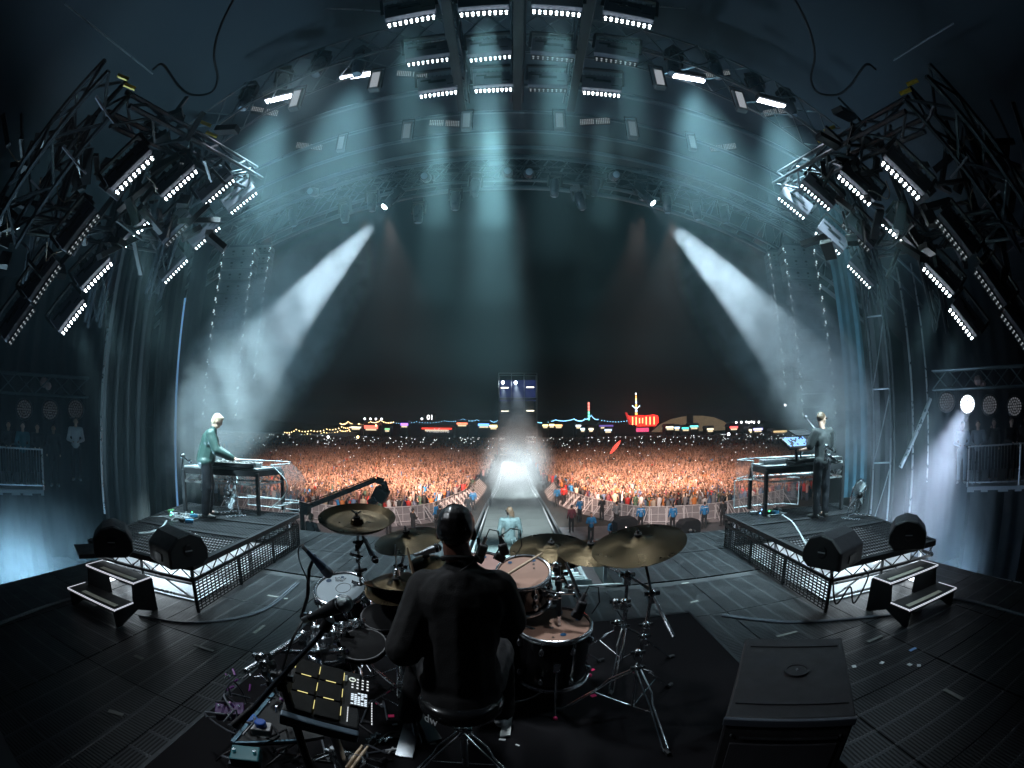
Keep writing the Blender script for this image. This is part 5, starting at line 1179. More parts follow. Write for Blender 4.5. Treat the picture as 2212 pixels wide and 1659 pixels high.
cymbal('small splash cymbal low beside the drummer\'s neck', S(922,1212,2.85), .11, (-.05,-.30,1))
cymbal('hi-hat cymbals half hidden by the drummer\'s left shoulder, upper one', S(858,1262,2.55), .178, (-.05,-.22,1))
cymbal('hi-hat cymbals half hidden by the drummer\'s left shoulder, lower one', S(858,1262,2.55)-V((0,0,.03)), .178, (-.02,-.18,-1))
cymbal('large ride cymbal with dark bell right of the drummer', S(1190,1183,3.1), .262, (.0,-.24,1))
cymbal('middle crash cymbal overlapping the ride on the right', S(1275,1186,2.95), .20, (.03,-.18,1))
cymbal('largest crash cymbal at the far right of the kit with a red edge mark', S(1380,1168,2.62), .262, (-.20,-.17,1))
# hi-hat stand
hh = S(858,1262,2.55); t = thing('hi_hat_stand', 'chrome hi-hat stand with its thin rod rising past the crash cymbal', 'stand', (hh.x, hh.y, .5)); tripod(t, (hh.x, hh.y), .26, .9, .3)
MB().tube([(hh.x,hh.y,.7),(hh.x,hh.y,hh.z-.06)], .013, 10).build('pole', CHROME, t, smooth=1); MB().tube([(hh.x,hh.y,hh.z-.06),(hh.x-.0,hh.y,hh.z+.22)], .0035, 6).build('rod', STEEL, t, smooth=1); MB().lathe([(.01,.045),(.02,.05),(.014,.085),(.006,.09)], hh, None, 12).build('clutch', CHROME, t, smooth=40)
MB().box((hh.x+.05,hh.y-.28,.53), (.09,.26,.014), RX(.18)).build('pedal', STEEL, t)
# stands
c = S(771,1130,2.9); boomstand('chrome stand holding the china cymbal', (c.x+.02, c.y+.02), c-V((0,0,.40)), c-V((0,0,.05)), c-V((-.02,.02,.72)), .3, .2)
m_ = thing('stand_clamps', 'chrome multi-clamp halfway up the china stand', 'clamp', c-V((0,0,.25)))
for k in range(4):
    q = MB(); p = c-V((.0,0,.12+.09*k)); joint(q, p, .018); q.bar(p, p+V((.05*(-1)**k,-.02,.02)), .016); q.build('clamp', CHROME if k % 2 else BLK, m_, smooth=40)
MB().tube([S(768,1190,2.85), S(790,1165,2.9), S(815,1215,2.7)], .007, 6).build('mic_arm', BLK, m_, smooth=1)
c = S(880,1160,2.95); boomstand('chrome boom stand under the dark left crash cymbal', (c.x-.12, c.y+.1), S(866,1225,2.95), c-V((0,0,.03)), S(800,1320,2.95), .3, .7)
c = S(922,1212,2.85); tag(MB().tube([c-V((0,0,.02)), c+V((-.02,.02,-.12)), c+V((.12,.1,-.18))], .008, 8).build('splash_arm', CHROME, None, smooth=1), 'short chrome arm carrying the splash cymbal', 'stand arm')
c = S(1190,1183,3.1); boomstand('dark-jointed stand under the ride cymbal', (c.x+.06, c.y-.02), S(1212,1240,3.05), c-V((0,0,.03)), S(1262,1320,2.9), .3, .4)
# two tall stands at the right
A_top, B_top = S(1355,1242,2.75), S(1408,1282,2.62)
baseA = Z(1336,1430,.55); baseB = Z(1368,1520,.6)
boomstand('tall chrome boom stand farther from the drummer on the right', (baseA.x+.02, baseA.y), A_top, S(1282,1212,2.9), S(1412,1278,2.66), .34, .15, L=.40)
boomstand('tall chrome boom stand nearest the sub speaker with wide legs', (baseB.x, baseB.y), B_top, S(1388,1192,2.62), S(1455,1376,2.5), .36, -1.35, L=.44)
for (x, y, D) in ((1347,1300,2.7),(1333,1345,2.75),(1395,1350,2.55),(1378,1410,2.5),(1330,1300,2.8)):
    q = MB(); joint(q, S(x, y, D), .022); q.bar(S(x,y,D), S(x+16,y-3,D), .014); o = q.build('memory_lock', CHROME, None, smooth=40); tag(o, f'chrome locking collar on the right-hand stands, {"upper" if y < 1310 else "middle" if y < 1360 else "lower"} one at the {"left" if x < 1360 else "right"} pole'+(' outer side' if x == 1330 else ''), 'collar')
# tom mount and clutter between toms
t = thing('tom_mount', 'chrome tom mount with black clamps between the toms', 'stand', S(1210,1330,2.8))
for (x0,y0,x1,y1,D,r_) in ((1205,1215,1208,1330,2.85,.016),(1222,1215,1262,1308,2.75,.010),(1170,1275,1200,1282,2.75,.010),(1200,1282,1240,1282,2.75,.008)):
    MB().tube([S(x0,y0,D), S(x1,y1,D)], r_, 8).build('arm', CHROME if r_ < .015 else BLK, t, smooth=1)
for (x,y) in ((1200,1220),(1205,1250),(1176,1272),(1232,1268),(1200,1290)): q = MB(); joint(q, S(x,y,2.75), .02); q.build('joint', CHROME, t, smooth=40)
lgp = V((S(1208,1330,2.85))); MB().tube([lgp, (lgp.x, lgp.y, .52)], .013, 8).build('post', CHROME, t, smooth=1)
# ---- microphones
def dynmic(label, a, b, r=.025, ball=True, grillm=None, bodym=None, cable=None):
    a, b = V(a), V(b); d = (b-a).normalized(); L = (b-a).length; R = Nf(d); t = thing('microphone', label, 'microphone', a)
    MB().lathe([(0,0),(r*.42,.002),(r*.46,L*.15),(r*.55,L*.3),(r*.9,L-.03),(r*.95,L-.012)], a, R, 20).build('body', bodym or BLKP, t, smooth=40)
    if ball:
        g = MB(); g.ball(b+d*.012, (r,r,r*1.12), 24, 14, R); g.build('grille', grillm or mesh_grille(), t, smooth=1); MB().torus(b+d*.008, r*1.01, .0035, R, 28, 6).build('grille_band', CHROME, t, smooth=1)
    else: MB().lathe([(r*.95,0),(r*1.1,.02),(r*1.1,.05),(r*.8,.062),(0,.066)], b-d*.02, R, 20).build('grille', grillm or mesh_grille(), t, smooth=40)
    MB().lathe([(r*.4,-.03),(r*.42,0)], a, R, 12).build('plug', STEEL, t, smooth=40)
    if cable: MB().tube(curve([a-d*.03]+[V(p) for p in cable], 5), .0042, 6).build('cable', BLKP, t, smooth=1)
    return t
def mesh_grille():
    if 'mic_mesh' in MATS: return MATS['mic_mesh']
    m = mat('mic_mesh', (.36,.42,.46), .35, .8); nt = m.node_tree; b = nt.nodes['Principled BSDF']; L = nt.links; tc = nt.nodes.new('ShaderNodeTexCoord')
    v = nt.nodes.new('ShaderNodeTexVoronoi'); v.inputs['Scale'].default_value = 300; v.inputs['Randomness'].default_value = .1; L.new(tc.outputs['Object'], v.inputs[0])
    bp = nt.nodes.new('ShaderNodeBump'); bp.inputs['Strength'].default_value = 1; bp.inputs['Distance'].default_value = .003; bp.invert = True; L.new(v.outputs[0], bp.inputs['Height']); L.new(bp.outputs[0], b.inputs['Normal'])
    r = nt.nodes.new('ShaderNodeMapRange'); r.inputs['From Max'].default_value = .6; L.new(v.outputs[0], r.inputs[0]); c = nt.nodes.new('ShaderNodeMix'); c.data_type = 'RGBA'; c.inputs['A'].default_value = (.04,.05,.06,1); c.inputs['B'].default_value = (.55,.62,.66,1); L.new(r.outputs[0], c.inputs['Factor']); L.new(c.outputs['Result'], b.inputs['Base Color'])
    return m
dynmic('vocal microphone with round silver grille over the side snare', S(668,1335,1.50), S(737,1306,1.40), .0255, cable=[S(648,1352,1.5), S(630,1385,1.5), S(612,1440,1.55), S(600,1480,1.6)])
st = thing('microphone_boom_stand', 'long boom stand carrying the vocal microphone across the left foreground', 'stand', S(620,1600,1.6))
MB().tube([S(522,1560,1.62), S(600,1470,1.56), S(690,1375,1.52), S(712,1340,1.46)], [.0095,.0095,.0085,.0085], 10).build('boom', mat('boom_paint', (.10,.12,.15), .25, .8), st, smooth=1)
MB().tube([S(503,1568,1.62), S(552,1525,1.6)], .0125, 10).build('grip', BLKP, st, smooth=1)
pv = S(610,1462,1.57); MB().tube([pv, (pv.x+.03, pv.y+.02, .55)], .015, 12).build('pole', BLK, st, smooth=1); q = MB(); joint(q, pv, .024); q.build('boom_joint', BLK, st, smooth=40)
MB().tube([S(700,1360,1.47), S(712,1338,1.45)], .018, 10).build('clip', BLKP, st, smooth=1)
for k in range(3): a = k*2.094+.3; MB().tube([(pv.x+.03, pv.y+.02, .85), (pv.x+.03+.30*math.cos(a), pv.y+.02+.30*math.sin(a), .515)], .010, 8).build('leg', BLK, st, smooth=1)
dynmic('slim snare microphone with a looping cable above the left snare', S(662,1190,2.55), S(703,1232,2.6), .027, False, mat('mic_pale', (.33,.42,.5), .4, .4), mat('mic_blue', (.10,.16,.26), .3, .5), [S(655,1176,2.55), S(645,1185,2.55), S(648,1215,2.55), S(668,1270,2.6), S(655,1330,2.7)])
mm = S(680,1200,2.58); tag(MB().tube([mm, S(668,1230,2.65), S(664,1290,2.7), S(650,1335,2.75)], .010, 8).build('microphone_stand', BLK, None, smooth=1), 'black arm holding the slim snare microphone', 'stand')
dynmic('overhead microphone with black foam pointing down between left cymbals', S(788,1168,2.7), S(808,1205,2.7), .02, True, mat('foam', (.012,.012,.013), .95, 0, .3, 90, .6, 300), STEEL)
dynmic('second foam-covered microphone left of the drummer\'s neck', S(905,1196,2.6), S(940,1185,2.65), .024, True, MATS['foam'], STEEL)
def clipmic(x, y, D, label, s=1):
    p = S(x, y, D); t = thing('clip_microphone', label, 'microphone', p); MB().box(p, (.05,.06,.07), RY(.3*s)).build('body', BLKP, t, bevel=.012); MB().tube([p+V((0,0,.03)), p+V((.02*s,0,.075))], .012, 10).build('plug', STEEL, t, smooth=1); MB().box(p-V((.02,0,.05)), (.06,.05,.04), RY(.5)).build('clip', BLKP, t, bevel=.008)
    MB().tube([p+V((.02*s,0,.075)), p+V((.04,0,.12)), p+V((.09,0,.11)), p+V((.10,0,.02)), p+V((.06,.0,-.05))], .004, 6).build('cable', BLKP, t, smooth=1)
clipmic(1042,1188,2.7, 'black clip-on microphone on the rack tom nearest the drummer\'s head'); clipmic(1088,1186,2.7, 'black clip-on microphone between singer and ride cymbal', -1); clipmic(1255,1310,2.65, 'black clip-on microphone with teal base at the floor tom')
# ---- electronic pads
def rpad(x, y, D, r, n, label):
    c = S(x, y, D); t = thing('rubber_drum_pad', label, 'drum pad', c, 0, None, Nf(n).to_euler())
    MB().lathe([(0,.008),(r*.9,.008),(r*.97,.004),(r,-.006),(r,-.03),(r*.9,-.038),(0,-.04)], (0,0,0), None, 40).build('pad', mat('rubber', (.010,.010,.011), .8, 0, .2, 9, .2, 200, spec=.2), t, local=True, smooth=35)
    MB().torus((0,0,0), r*.985, .006, None, 40, 6).build('rim', mat('rubber_rim', (.03,.032,.038), .5), t, local=True, smooth=1); MB().tube([(0,0,-.04),(-.05,.02,-.12)], .011, 8).build('mount', CHROME, t, local=True, smooth=1)
rpad(782,1392,2.35,.118,(0,-.30,1),'round black rubber drum pad in front')
rpad(828,1332,2.55,.118,(.05,-.30,1),'round black rubber drum pad tucked beside the drummer\'s arm')
# pad arms and chrome rack at left
rk = thing('pad_rack', 'chrome rack of bars and clamps carrying the rubber pads', 'rack', S(680,1420,2.2))
for (x0,y0,D0,x1,y1,D1,r_) in ((605,1408,2.1,740,1408,2.25,.013),(530,1450,1.95,655,1370,2.2,.013),(678,1340,2.5,690,1420,2.3,.015),(690,1420,2.2,694,1500,2.1,.014),(560,1418,2.0,600,1500,1.95,.012),(715,1330,2.5,730,1390,2.35,.012)):
    MB().tube([S(x0,y0,D0), S(x1,y1,D1)], r_, 10).build('bar', CHROME, rk, smooth=1)
for i, (x, y, D) in enumerate(((690,1360,2.3),(720,1370,2.35),(740,1352,2.4),(690,1408,2.2),(738,1408,2.25),(566,1420,2.0),(575,1435,1.98),(655,1372,2.2),(770,1345,2.45),(700,1385,2.25),(672,1330,2.5))):
    q = MB(); p = S(x,y,D); joint(q, p, .024); q.bar(p, p+V((.05,-.02,.03)), .018).torus(p+V((0,-.02,0)), .018, .006, RX(1.2), 14, 5); q.build('clamp', CHROME if i % 3 else STEEL, rk, smooth=40)
pL_ = S(694,1500,2.1); tripod(rk, (pL_.x, pL_.y), .25, 1.1, .3)
p = V((-.74,2.45,.5)); t2_ = thing('snare_stand', 'chrome tripod stand under the side snare', 'stand', p); tripod(t2_, (p.x-.25, p.y+.15), .3, .1, .32); MB().tube([(p.x-.25,p.y+.15,.75), (p.x-.27,p.y+.18,1.02)], .014, 10).build('pole', CHROME, t2_, smooth=1)
for k in range(3): a = k*2.094; MB().tube([(p.x-.27,p.y+.18,1.0), V((p.x-.27+.15*math.cos(a), p.y+.18+.15*math.sin(a), 1.04)), V((p.x-.27+.16*math.cos(a), p.y+.18+.16*math.sin(a), 1.1))], .008, 6).build('basket_arm', CHROME, t2_, smooth=1)
# black spare tom under the snare
drum('lower_tom', 'drum', 'small black drum low under the side snare', S(715,1402,2.55), .12, .2, (0,-.2,1), MATS['rubber'], 6)
# ---- sampling pad: nine pads with yellow light lines
cs = [S(654,1424,1.86), S(802,1458,1.86), S(752,1568,1.62), S(588,1522,1.62)]
ctr = sum(cs, V())/4; ex = ((cs[1]-cs[0])+(cs[2]-cs[3])).normalized(); ey = ((cs[0]-cs[3])+(cs[1]-cs[2])); ey = (ey-ex*ey.dot(ex)).normalized(); ez = ex.cross(ey)
wx = ((cs[1]-cs[0]).length+(cs[2]-cs[3]).length)/2; wy = ((cs[0]-cs[3]).length+(cs[1]-cs[2]).length)/2; MP = Matrix((ex,ey,ez)).transposed()
sp_ = thing('sampling_pad', 'black sampling pad with six squares edged by yellow light', 'sampling pad', ctr, 0, None, MP.to_euler())
DK = mat('pad_case', (.010,.010,.011), .55, 0, .2, 9, .2, 150, spec=.3)
MB().box((0,0,-.03), (wx,wy,.05)).build('case', DK, sp_, local=True, bevel=.008); MB().prism([(-wx/2,-.05),(wx/2,-.05),(wx/2,-.01),(-wx/2,.0)], .03, None, (0,-wy/2-.016,0)).build('front_lip', mat('lip_blue_grey', (.10,.14,.18), .35, .2), sp_, local=True, bevel=.006)
pw = wx*.70/3; ph_ = wy*.94/3
pw *= 1.5
for i in range(2):
    for j in range(3):
        MB().box((-wx/2+.012+pw*(i+.5), -wy*.47+ph_*(j+.5), .001), (pw*.95, ph_*.94, .010)).build('pad', mat('pad_rubber', (.009,.009,.0085), .75, 0, .2, 20, .2, 300, spec=.2), sp_, local=True, bevel=.004)
YL = emat('pad_line_yellow', (1,.88,.35), 1.0)
for i in range(3):
    for j in range(3): MB().box((-wx/2+.012+pw*i, -wy*.47+ph_*(j+.5), .0085), (.0022, ph_*.46, .002)).build('light_line', YL, sp_, local=True)
for i in range(2):
    for j in (1, 2): MB().box((-wx/2+.012+pw*(i+.5), -wy*.47+ph_*j, .0085), (pw*.40, .0022, .002)).build('light_line', YL, sp_, local=True)
cx0 = wx*.26
MB().box((cx0+.055,-.01,.001), (.062,.075,.004)).build('screen_bezel', BLKP, sp_, local=True)
rr = random.Random(8); sc_ = MB()
for i in range(5):
    for j in range(7):
        if rr.random() < .8: sc_.box((cx0+.032+i*.0115, -.04+j*.0105, .0045), (.009,.006,.001))
kind(sc_.build('screen_text', emat('screen_glow', (.75,.88,1), 1.2), sp_, local=True), 'stuff')
bt = MB()
for i in range(4):
    for j in range(4): bt.box((cx0+.03+i*.018, .055+j*.018, .003), (.007,.004,.003))
for j in range(9): bt.box((cx0+.1, -.13+j*.014, .003), (.003,.007,.003)); bt.box((cx0+.02, -.14+j*.009, .003), (.003,.004,.003))
kind(bt.build('button_lights', emat('button_glow', (.9,.95,1), .9), sp_, local=True), 'stuff'); MB().torus((cx0+.028,.10,.004), .011, .0018, None, 20, 5).build('dial_ring', emat('dial_glow', (.8,.9,.8), 1), sp_, local=True); MB().box((cx0+.004,.10,.004), (.010,.035,.002)).build('label_strip', mat('label_grey', (.3,.33,.35), .5), sp_, local=True)
text('lettering', 'Roland', .034, MP @ RX(math.pi/2), ctr + MP @ V((-wx*.22,-wy/2-.034,-.028)), mat('logo_grey', (.5,.56,.6), .4), sp_, .0006)
spt = thing('pad_stand', 'black pole stand under the sampling pad', 'stand', (ctr.x, ctr.y, .5)); MB().tube([ctr-ez*.055, (ctr.x+.02, ctr.y+.05, .62)], .017, 12).build('pole', STEEL, spt, smooth=1); tripod(spt, (ctr.x+.02, ctr.y+.05), .28, .6, .34)
# ---- table of small gear in the lower left corner
tb = thing('gear_tray', 'low glass-edged tray of cables and effect boxes in the lower left', 'tray', Z(560,1590,.75))
q = [Z(592,1500,.8), Z(700,1590,.8), Z(640,1600,.8), Z(503,1605,.8)]
MB().add([V(p) for p in q]+[V(p)-V((0,0,.02)) for p in q], [(0,1,2,3),(7,6,5,4),(0,4,5,1),(1,5,6,2),(2,6,7,3),(3,7,4,0)]).build('tray', DK, tb); MB().bar(q[0], q[3], .02).bar(q[3], V(q[2]), .012).build('rim', mat('rim_blue', (.25,.4,.5), .2, .6), tb)
def gear(p, size, yaw, m_, label, knobs=0, cat='effect box', capc=None):
    t = thing('effect_box', label, cat, p, yaw); MB().box((0,0,size[2]/2), size).build('case', m_, t, local=True, bevel=.006)
    for i in range(knobs): MB().lathe([(.008,0),(.007,.014)], (-size[0]*.35+size[0]*.7*i/max(1,knobs-1), .0, size[2]), None, 8).build('knob', CHROME, t, local=True)
    if capc: MB().lathe([(size[0]*.3,0),(size[0]*.3,.022),(size[0]*.25,.026)], (0,0,size[2]), None, 20).build('cap', capc, t, local=True, smooth=40)
PURP = mat('purple_case', (.06,.02,.09), .4); 
gear(Z(500,1545,.72), (.16,.12,.05), .5, PURP, 'purple-edged effect box bristling with plugs at the lower left', 3)
gear(Z(568,1582,.86), (.09,.07,.04), .3, mat('cream_case', (.5,.5,.52), .5), 'pale socket box with a round blue cap', 0, capc=mat('cap_blue', (.01,.08,.4), .4))
gear(Z(545,1560,.84), (.06,.05,.03), .9, mat('case_blue', (.02,.12,.4), .4), 'small bright blue effect box by the tray', 1)
gear(Z(604,1480,.9), (.12,.08,.04), .2, DK, 'black mixer box with many chrome plugs', 5)
gear(Z(535,1645,.9), (.12,.10,.05), .35, mat('teal_case', (.01,.11,.13), .35), 'teal effect box with white labels at the bottom left', 2)
for i, (dx, m2) in enumerate(((-.02,WHITE),(.03,WHITE))): pass
pk = thing('plug_bundle', 'tangle of silver plugs and cables at the left edge of the kit', 'cables', Z(540,1490,.85)); rr = random.Random(21)
for i in range(26):
    x, y = rr.uniform(482,620), rr.uniform(1455,1560); p = Z(x, y, rr.uniform(.7,.95)); d = V((rr.uniform(-1,1), rr.uniform(-1,1), rr.uniform(.0,1.4))).normalized()
    MB().tube([p, p+d*.045], .0065, 8).build('plug', CHROME if i % 3 else mat('purple_plug', (.25,.06,.3), .4), pk, smooth=1)
for i in range(14):
    x, y = rr.uniform(480,640), rr.uniform(1470,1640); P = [Z(x+rr.uniform(-45,45), y+rr.uniform(-35,35), rr.uniform(.55,.9)) for _ in range(5)]; MB().tube(curve(P, 4), .0055, 6).build('cable', BLKP if i % 2 else mat('cable_grey', (.10,.11,.13), .35), pk, smooth=1)
# ---- stool, pedals, sneaker, tape marks, spare sticks
tx, tyy = -.222, 1.86; th_ = thing('drum_throne', 'round black stool with a chrome tripod', 'stool', (tx, tyy, .5))
MB().lathe([(0,.0),(.16,.0),(.185,.025),(.19,.06),(.175,.085),(.12,.095),(0,.095)], (tx, tyy, .93), None, 40).build('seat', mat('vinyl', (.012,.012,.013), .22, 0, .2, 6, coat=.3), th_, smooth=50)
MB().tube([(tx,tyy,.55),(tx,tyy,.94)], .016, 10).build('post', STEEL, th_, smooth=1); tripod(th_, (tx, tyy), .3, -math.pi/2+1.047, .34)
a_ = Z(925,1590,.96); text('lettering', 'dw', .062, RZ(-.62) @ RX(math.pi/2-.1), V((tx-.115, tyy-.158, .962)), WHITE, th_, .001)
pd = thing('drum_pedal', 'flat grey pedal plate right of the stool', 'pedal', Z(1095,1570,.52)); q = [Z(1108,1488,.62), Z(1112,1500,.60), Z(1102,1588,.52), Z(1080,1590,.52), Z(1090,1535,.56)]
MB().add([V(p) for p in q]+[V(p)-V((0,0,.012)) for p in q], [(0,1,2,3,4),(9,8,7,6,5)]+[(i,i+5,(i+1)%5+5,(i+1)%5) for i in range(5)]).build('plate', mat('pedal_grey', (.36,.38,.38), .4, .5), pd)
pd = thing('drum_pedal', 'dark pedal plate under the white sneaker on the left', 'pedal', Z(930,1600,.52)); q = [Z(880,1500,.58), Z(890,1495,.58), Z(955,1595,.52), Z(925,1604,.52)]
MB().add([V(p) for p in q]+[V(p)-V((0,0,.012)) for p in q], [(0,1,2,3),(7,6,5,4),(0,4,5,1),(1,5,6,2),(2,6,7,3),(3,7,4,0)]).build('plate', mat('pedal_dark', (.06,.06,.065), .4, .5), pd)
organic('sneaker', [('c', Z(893,1515,.60), Z(905,1560,.60), .05, .055), ('c', Z(897,1545,.57), Z(920,1585,.56), .05, .04), ('e', Z(890,1520,.63), (.05,.07,.06))], .009, mat('sneaker_white', (.42,.46,.52), .5, 0, .1, 20), None, 3, .5)
sk = bpy.data.objects['sneaker']; tag(sk, 'white sneaker sole edge showing left of the stool', 'shoe')
bpy.data.objects.remove(sk)
PINK = mat('pink_tape', (.9,.03,.17), .5)
for i, (x, y, m_, w_, a, l) in enumerate(((845,1547,PINK,.035,.3,'pink square of tape on the black carpet left of the stool'),(815,1520,PINK,.02,.8,'small pink scrap by the pad stand'),(823,1522,WHITE,.022,.9,'small white tape mark next to the pink scrap'),(853,1565,WHITE,.032,.5,'white tape dash below the pink square'),(935,1606,WHITE,.034,.3,'white tape dash at the left pedal heel'),(1085,1598,WHITE,.036,-.2,'white tape dash at the right pedal heel'),(1118,1610,WHITE,.024,-.7,'white tape dash farthest right of the stool'),(1098,1578,PINK,.02,.3,'pink tape wrapped near the floor tom foot'),(1280,1447,PINK,.03,.6,'pink tape tab by the floor tom'),(1282,1503,PINK,.035,.4,'pink tape on the right cymbal stand foot'),(1228,1453,PINK,.02,0,'pink dot under the floor tom edge'),(788,1520,WHITE,.02,.1,'tiny white mark under the sampling pad'))):
    p = Z(x, y, .502); z_ = .503; s_ = MB().box((p.x, p.y, z_), (w_, w_*.45 if m_ is WHITE else w_*.8, .003), RZ(a)); tag(s_.build('tape_mark', m_), l, 'tape mark', 'tape marks on the drum carpet')
for i, (x0,y0,x1,y1) in enumerate(((795,1612,757,1665),(783,1610,748,1660))): stick(Z(x1,y1,.93), Z(x0,y0,.95), f'spare drumstick in a bundle at the bottom edge, {"right" if i==0 else "left"} one')
bg_ = thing('stick_holder', 'small chrome holder with spare sticks at the bottom left', 'stick holder', Z(775,1650,.9)); MB().torus(Z(770,1645,.93), .03, .006, RX(.5), 20, 6).tube([Z(770,1645,.93), Z(830,1665,.7)], .008, 8).build('ring', CHROME, bg_, smooth=1)
for i, (x, y) in enumerate(((800,1590),(812,1600),(825,1598),(833,1622),(790,1598))):
    p = Z(x, y, .502+.02); t = thing('drum_key', f'small chrome clamp part lying on the carpet, number {i+1}', 'hardware piece', p, 0, 'loose hardware on the carpet'); t['label'] = ['small chrome piece on the carpet nearest the stool','second small chrome piece on the carpet','third chrome piece beside the pad stand foot','white-labelled block on the carpet','small chrome piece beside the stick bundle'][i]
    MB().tube([p, p+V((.05,.03,.0))], .007, 6).tube([p+V((.02,-.02,0)), p+V((.03,.04,0))], .006, 6).build('bar', CHROME if i != 3 else WHITE, t, smooth=1)
# ---- subwoofer at the lower right
zt = 1.1; q = [Z(1574,1377,zt), Z(1794,1379,zt), Z(1884,1541,zt), Z(1616,1549,zt)]
cen = sum(q, V())/4; bx_ = ((q[1]-q[0])+(q[2]-q[3])).normalized(); by_ = ((q[0]-q[3])+(q[1]-q[2])); by_ = (by_ - bx_*by_.dot(bx_)).normalized(); yaw = math.atan2(bx_.y, bx_.x)
wx_ = ((q[1]-q[0]).length+(q[2]-q[3]).length)/2; wy_ = ((q[0]-q[3]).length+(q[1]-q[2]).length)/2
sb = thing('subwoofer', 'large black subwoofer cabinet at the lower right with a round port on top', 'subwoofer', (cen.x, cen.y, .5), yaw); hz_ = zt-.5
SBM = mat('sub_paint', (.014,.0135,.016), .55, 0, .2, 12, .35, 260)
MB().box((0,0,hz_/2), (wx_,wy_,hz_)).build('cabinet', SBM, sb, local=True, bevel=.012)
MB().box((0,wy_*.36,hz_+.002), (wx_*.86,.012,.008)).box((0,-wy_*.36,hz_+.002), (wx_*.9,.012,.008)).build('skid_groove', BLKP, sb, local=True)
MB().lathe([(.062,.001),(.062,.008),(.05,.006),(.048,-.004),(.0,-.005)], (wx_*.02,wy_*.02,hz_+.004), None, 32).build('pole_mount', BLKP, sb, local=True, smooth=40); MB().ball((wx_*.02,wy_*.02,hz_+.006), .008, 8, 5).build('screw', CHROME, sb, local=True)
MB().box((0,-wy_/2-.004,hz_-.02), (wx_*1.01,.02,.035)).build('top_rail', mat('rail_edge', (.07,.08,.10), .3, .3), sb, local=True, bevel=.004); MB().box((0,-wy_/2-.002,hz_*.42), (wx_*.84,.014,hz_*.72)).build('rear_plate', mat('rear_plate', (.035,.034,.04), .5, .1, .2, 8, .2, 200), sb, local=True, bevel=.004)
MB().bar((-wx_*.36,-wy_/2-.012,hz_*.84),(wx_*.4,-wy_/2-.012,hz_*.84),.008).build('seam', STEEL, sb, local=True)
MB().lathe([(.095,0),(.1,.006),(.085,.01)], (-.0,-wy_/2-.008,hz_*.42), RX(math.pi/2), 28).build('handle_cup', BLKP, sb, local=True, smooth=40); MB().tube([(-.07,-wy_/2-.02,hz_*.45),(-.0,-wy_/2-.04,hz_*.48),(.03,-wy_/2-.05,hz_*.45),(.06,-wy_/2-.06,hz_*.28)], .011, 8).build('rear_cable', mat('cable_pale', (.35,.38,.42), .35), sb, local=True, smooth=1)
for dx in (-.42,.42):
    for dz in (.15,.85): MB().ball((wx_*dx,-wy_/2-.006,hz_*dz), .007, 8, 4).build('screw', STEEL, sb, local=True)
# tape and scraps on the stage floor to the right
for i, (x, y) in enumerate(((1972,1403),(1905,1432),(1985,1438),(1845,1440),(1965,1436))):
    p = Z(x, y, .004); tag(MB().box((p.x,p.y,.006), (.10 if i == 0 else .05,.04,.004), RZ(.4*i)).build('tape_scrap', WHITE if i else mat('blue_scrap', (.25,.45,.8), .5)), 'scrap of ' + ['bluish paper farthest out','white tape nearest the subwoofer edge','white tape beside the blue paper','white tape closest to the cabinet','white tape between the other scraps'][i] + ' on the right floor', 'tape mark', 'scraps on the stage floor')
# striped road case corner at the lower left
p = Z(12,1640,.3); t = thing('road_case', 'corner of a striped case cut off by the lower left edge', 'equipment case', p, .9)
MB().box((-.25,0,0), (.5,.4,.5)).build('body', mat('case_dark', (.03,.035,.04), .4), t, local=True, bevel=.01)
for i, (c_, nm) in enumerate((((.6,.03,.05),'tape_red'),((.05,.35,.25),'tape_green'),((.35,.4,.42),'tape_silver'))): MB().box((-.03-.05*i,0,.253), (.02,.4,.006)).build('stripe', mat(nm, c_, .4), t, local=True)
# cables crossing the carpet
rr = random.Random(31)
for i in range(9):
    x, y = rr.uniform(640,900), rr.uniform(1500,1650); P = [Z(x+j*rr.uniform(10,45)-60, y+rr.uniform(-25,25), .508) for j in range(5)]
    tag(MB().tube(curve(P, 5), .006, 6).build('floor_cable', BLKP if i % 2 else MATS['cable_grey'], None, smooth=1), 'thin cable wandering over the carpet left of the stool, ' + NTH[i] + ' of the loose ones', 'cable', 'cables on the drum carpet')

# ---- taped cable runs and scuffed tape on the stage floor
for i, (pts, l) in enumerate((([(-20,1352),(60,1322),(110,1305),(165,1290),(215,1283)],'taped cable run curving past the left steps'),([(300,1330),(420,1345),(560,1320),(640,1260)],'dark cable crossing the floor below the left riser'),([(1560,1330),(1700,1345),(1830,1338),(1990,1320)],'dark cable crossing the floor below the right riser'),([(2212,1330),(2100,1300),(2030,1290)],'cable leading off to the right edge from the steps'))):
    P = [Z(x, y, .012) for x, y in pts]; tag(MB().tube(curve(P, 6), .013, 6).tube([p+V((.035,.02,0)) for p in curve(P, 6)], .010, 6).build('cable_run', MATS['cable_grey'], None, smooth=1), l, 'cable')
rr = random.Random(77); places = ['left of the kit','near the left steps','below the left riser','at the lower left','between kit and left riser','right of the kit','near the right steps','below the right riser','at the lower right','between kit and right riser']
for i, (x, y) in enumerate(((560,1360),(300,1420),(440,1400),(250,1540),(600,1290),(1500,1300),(1890,1380),(1700,1370),(2060,1500),(1480,1260))):
    p = Z(x, y, .004); tag(MB().box((p.x,p.y,.0055), (rr.uniform(.08,.3),.045,.003), RZ(rr.choice((0,1.57,.3)))).build('floor_tape', mat('worn_tape', (.16,.16,.15), .6, 0, .5, 30)), 'worn strip of grey tape on the stage floor ' + places[i], 'tape mark', 'worn tape on the stage floor')
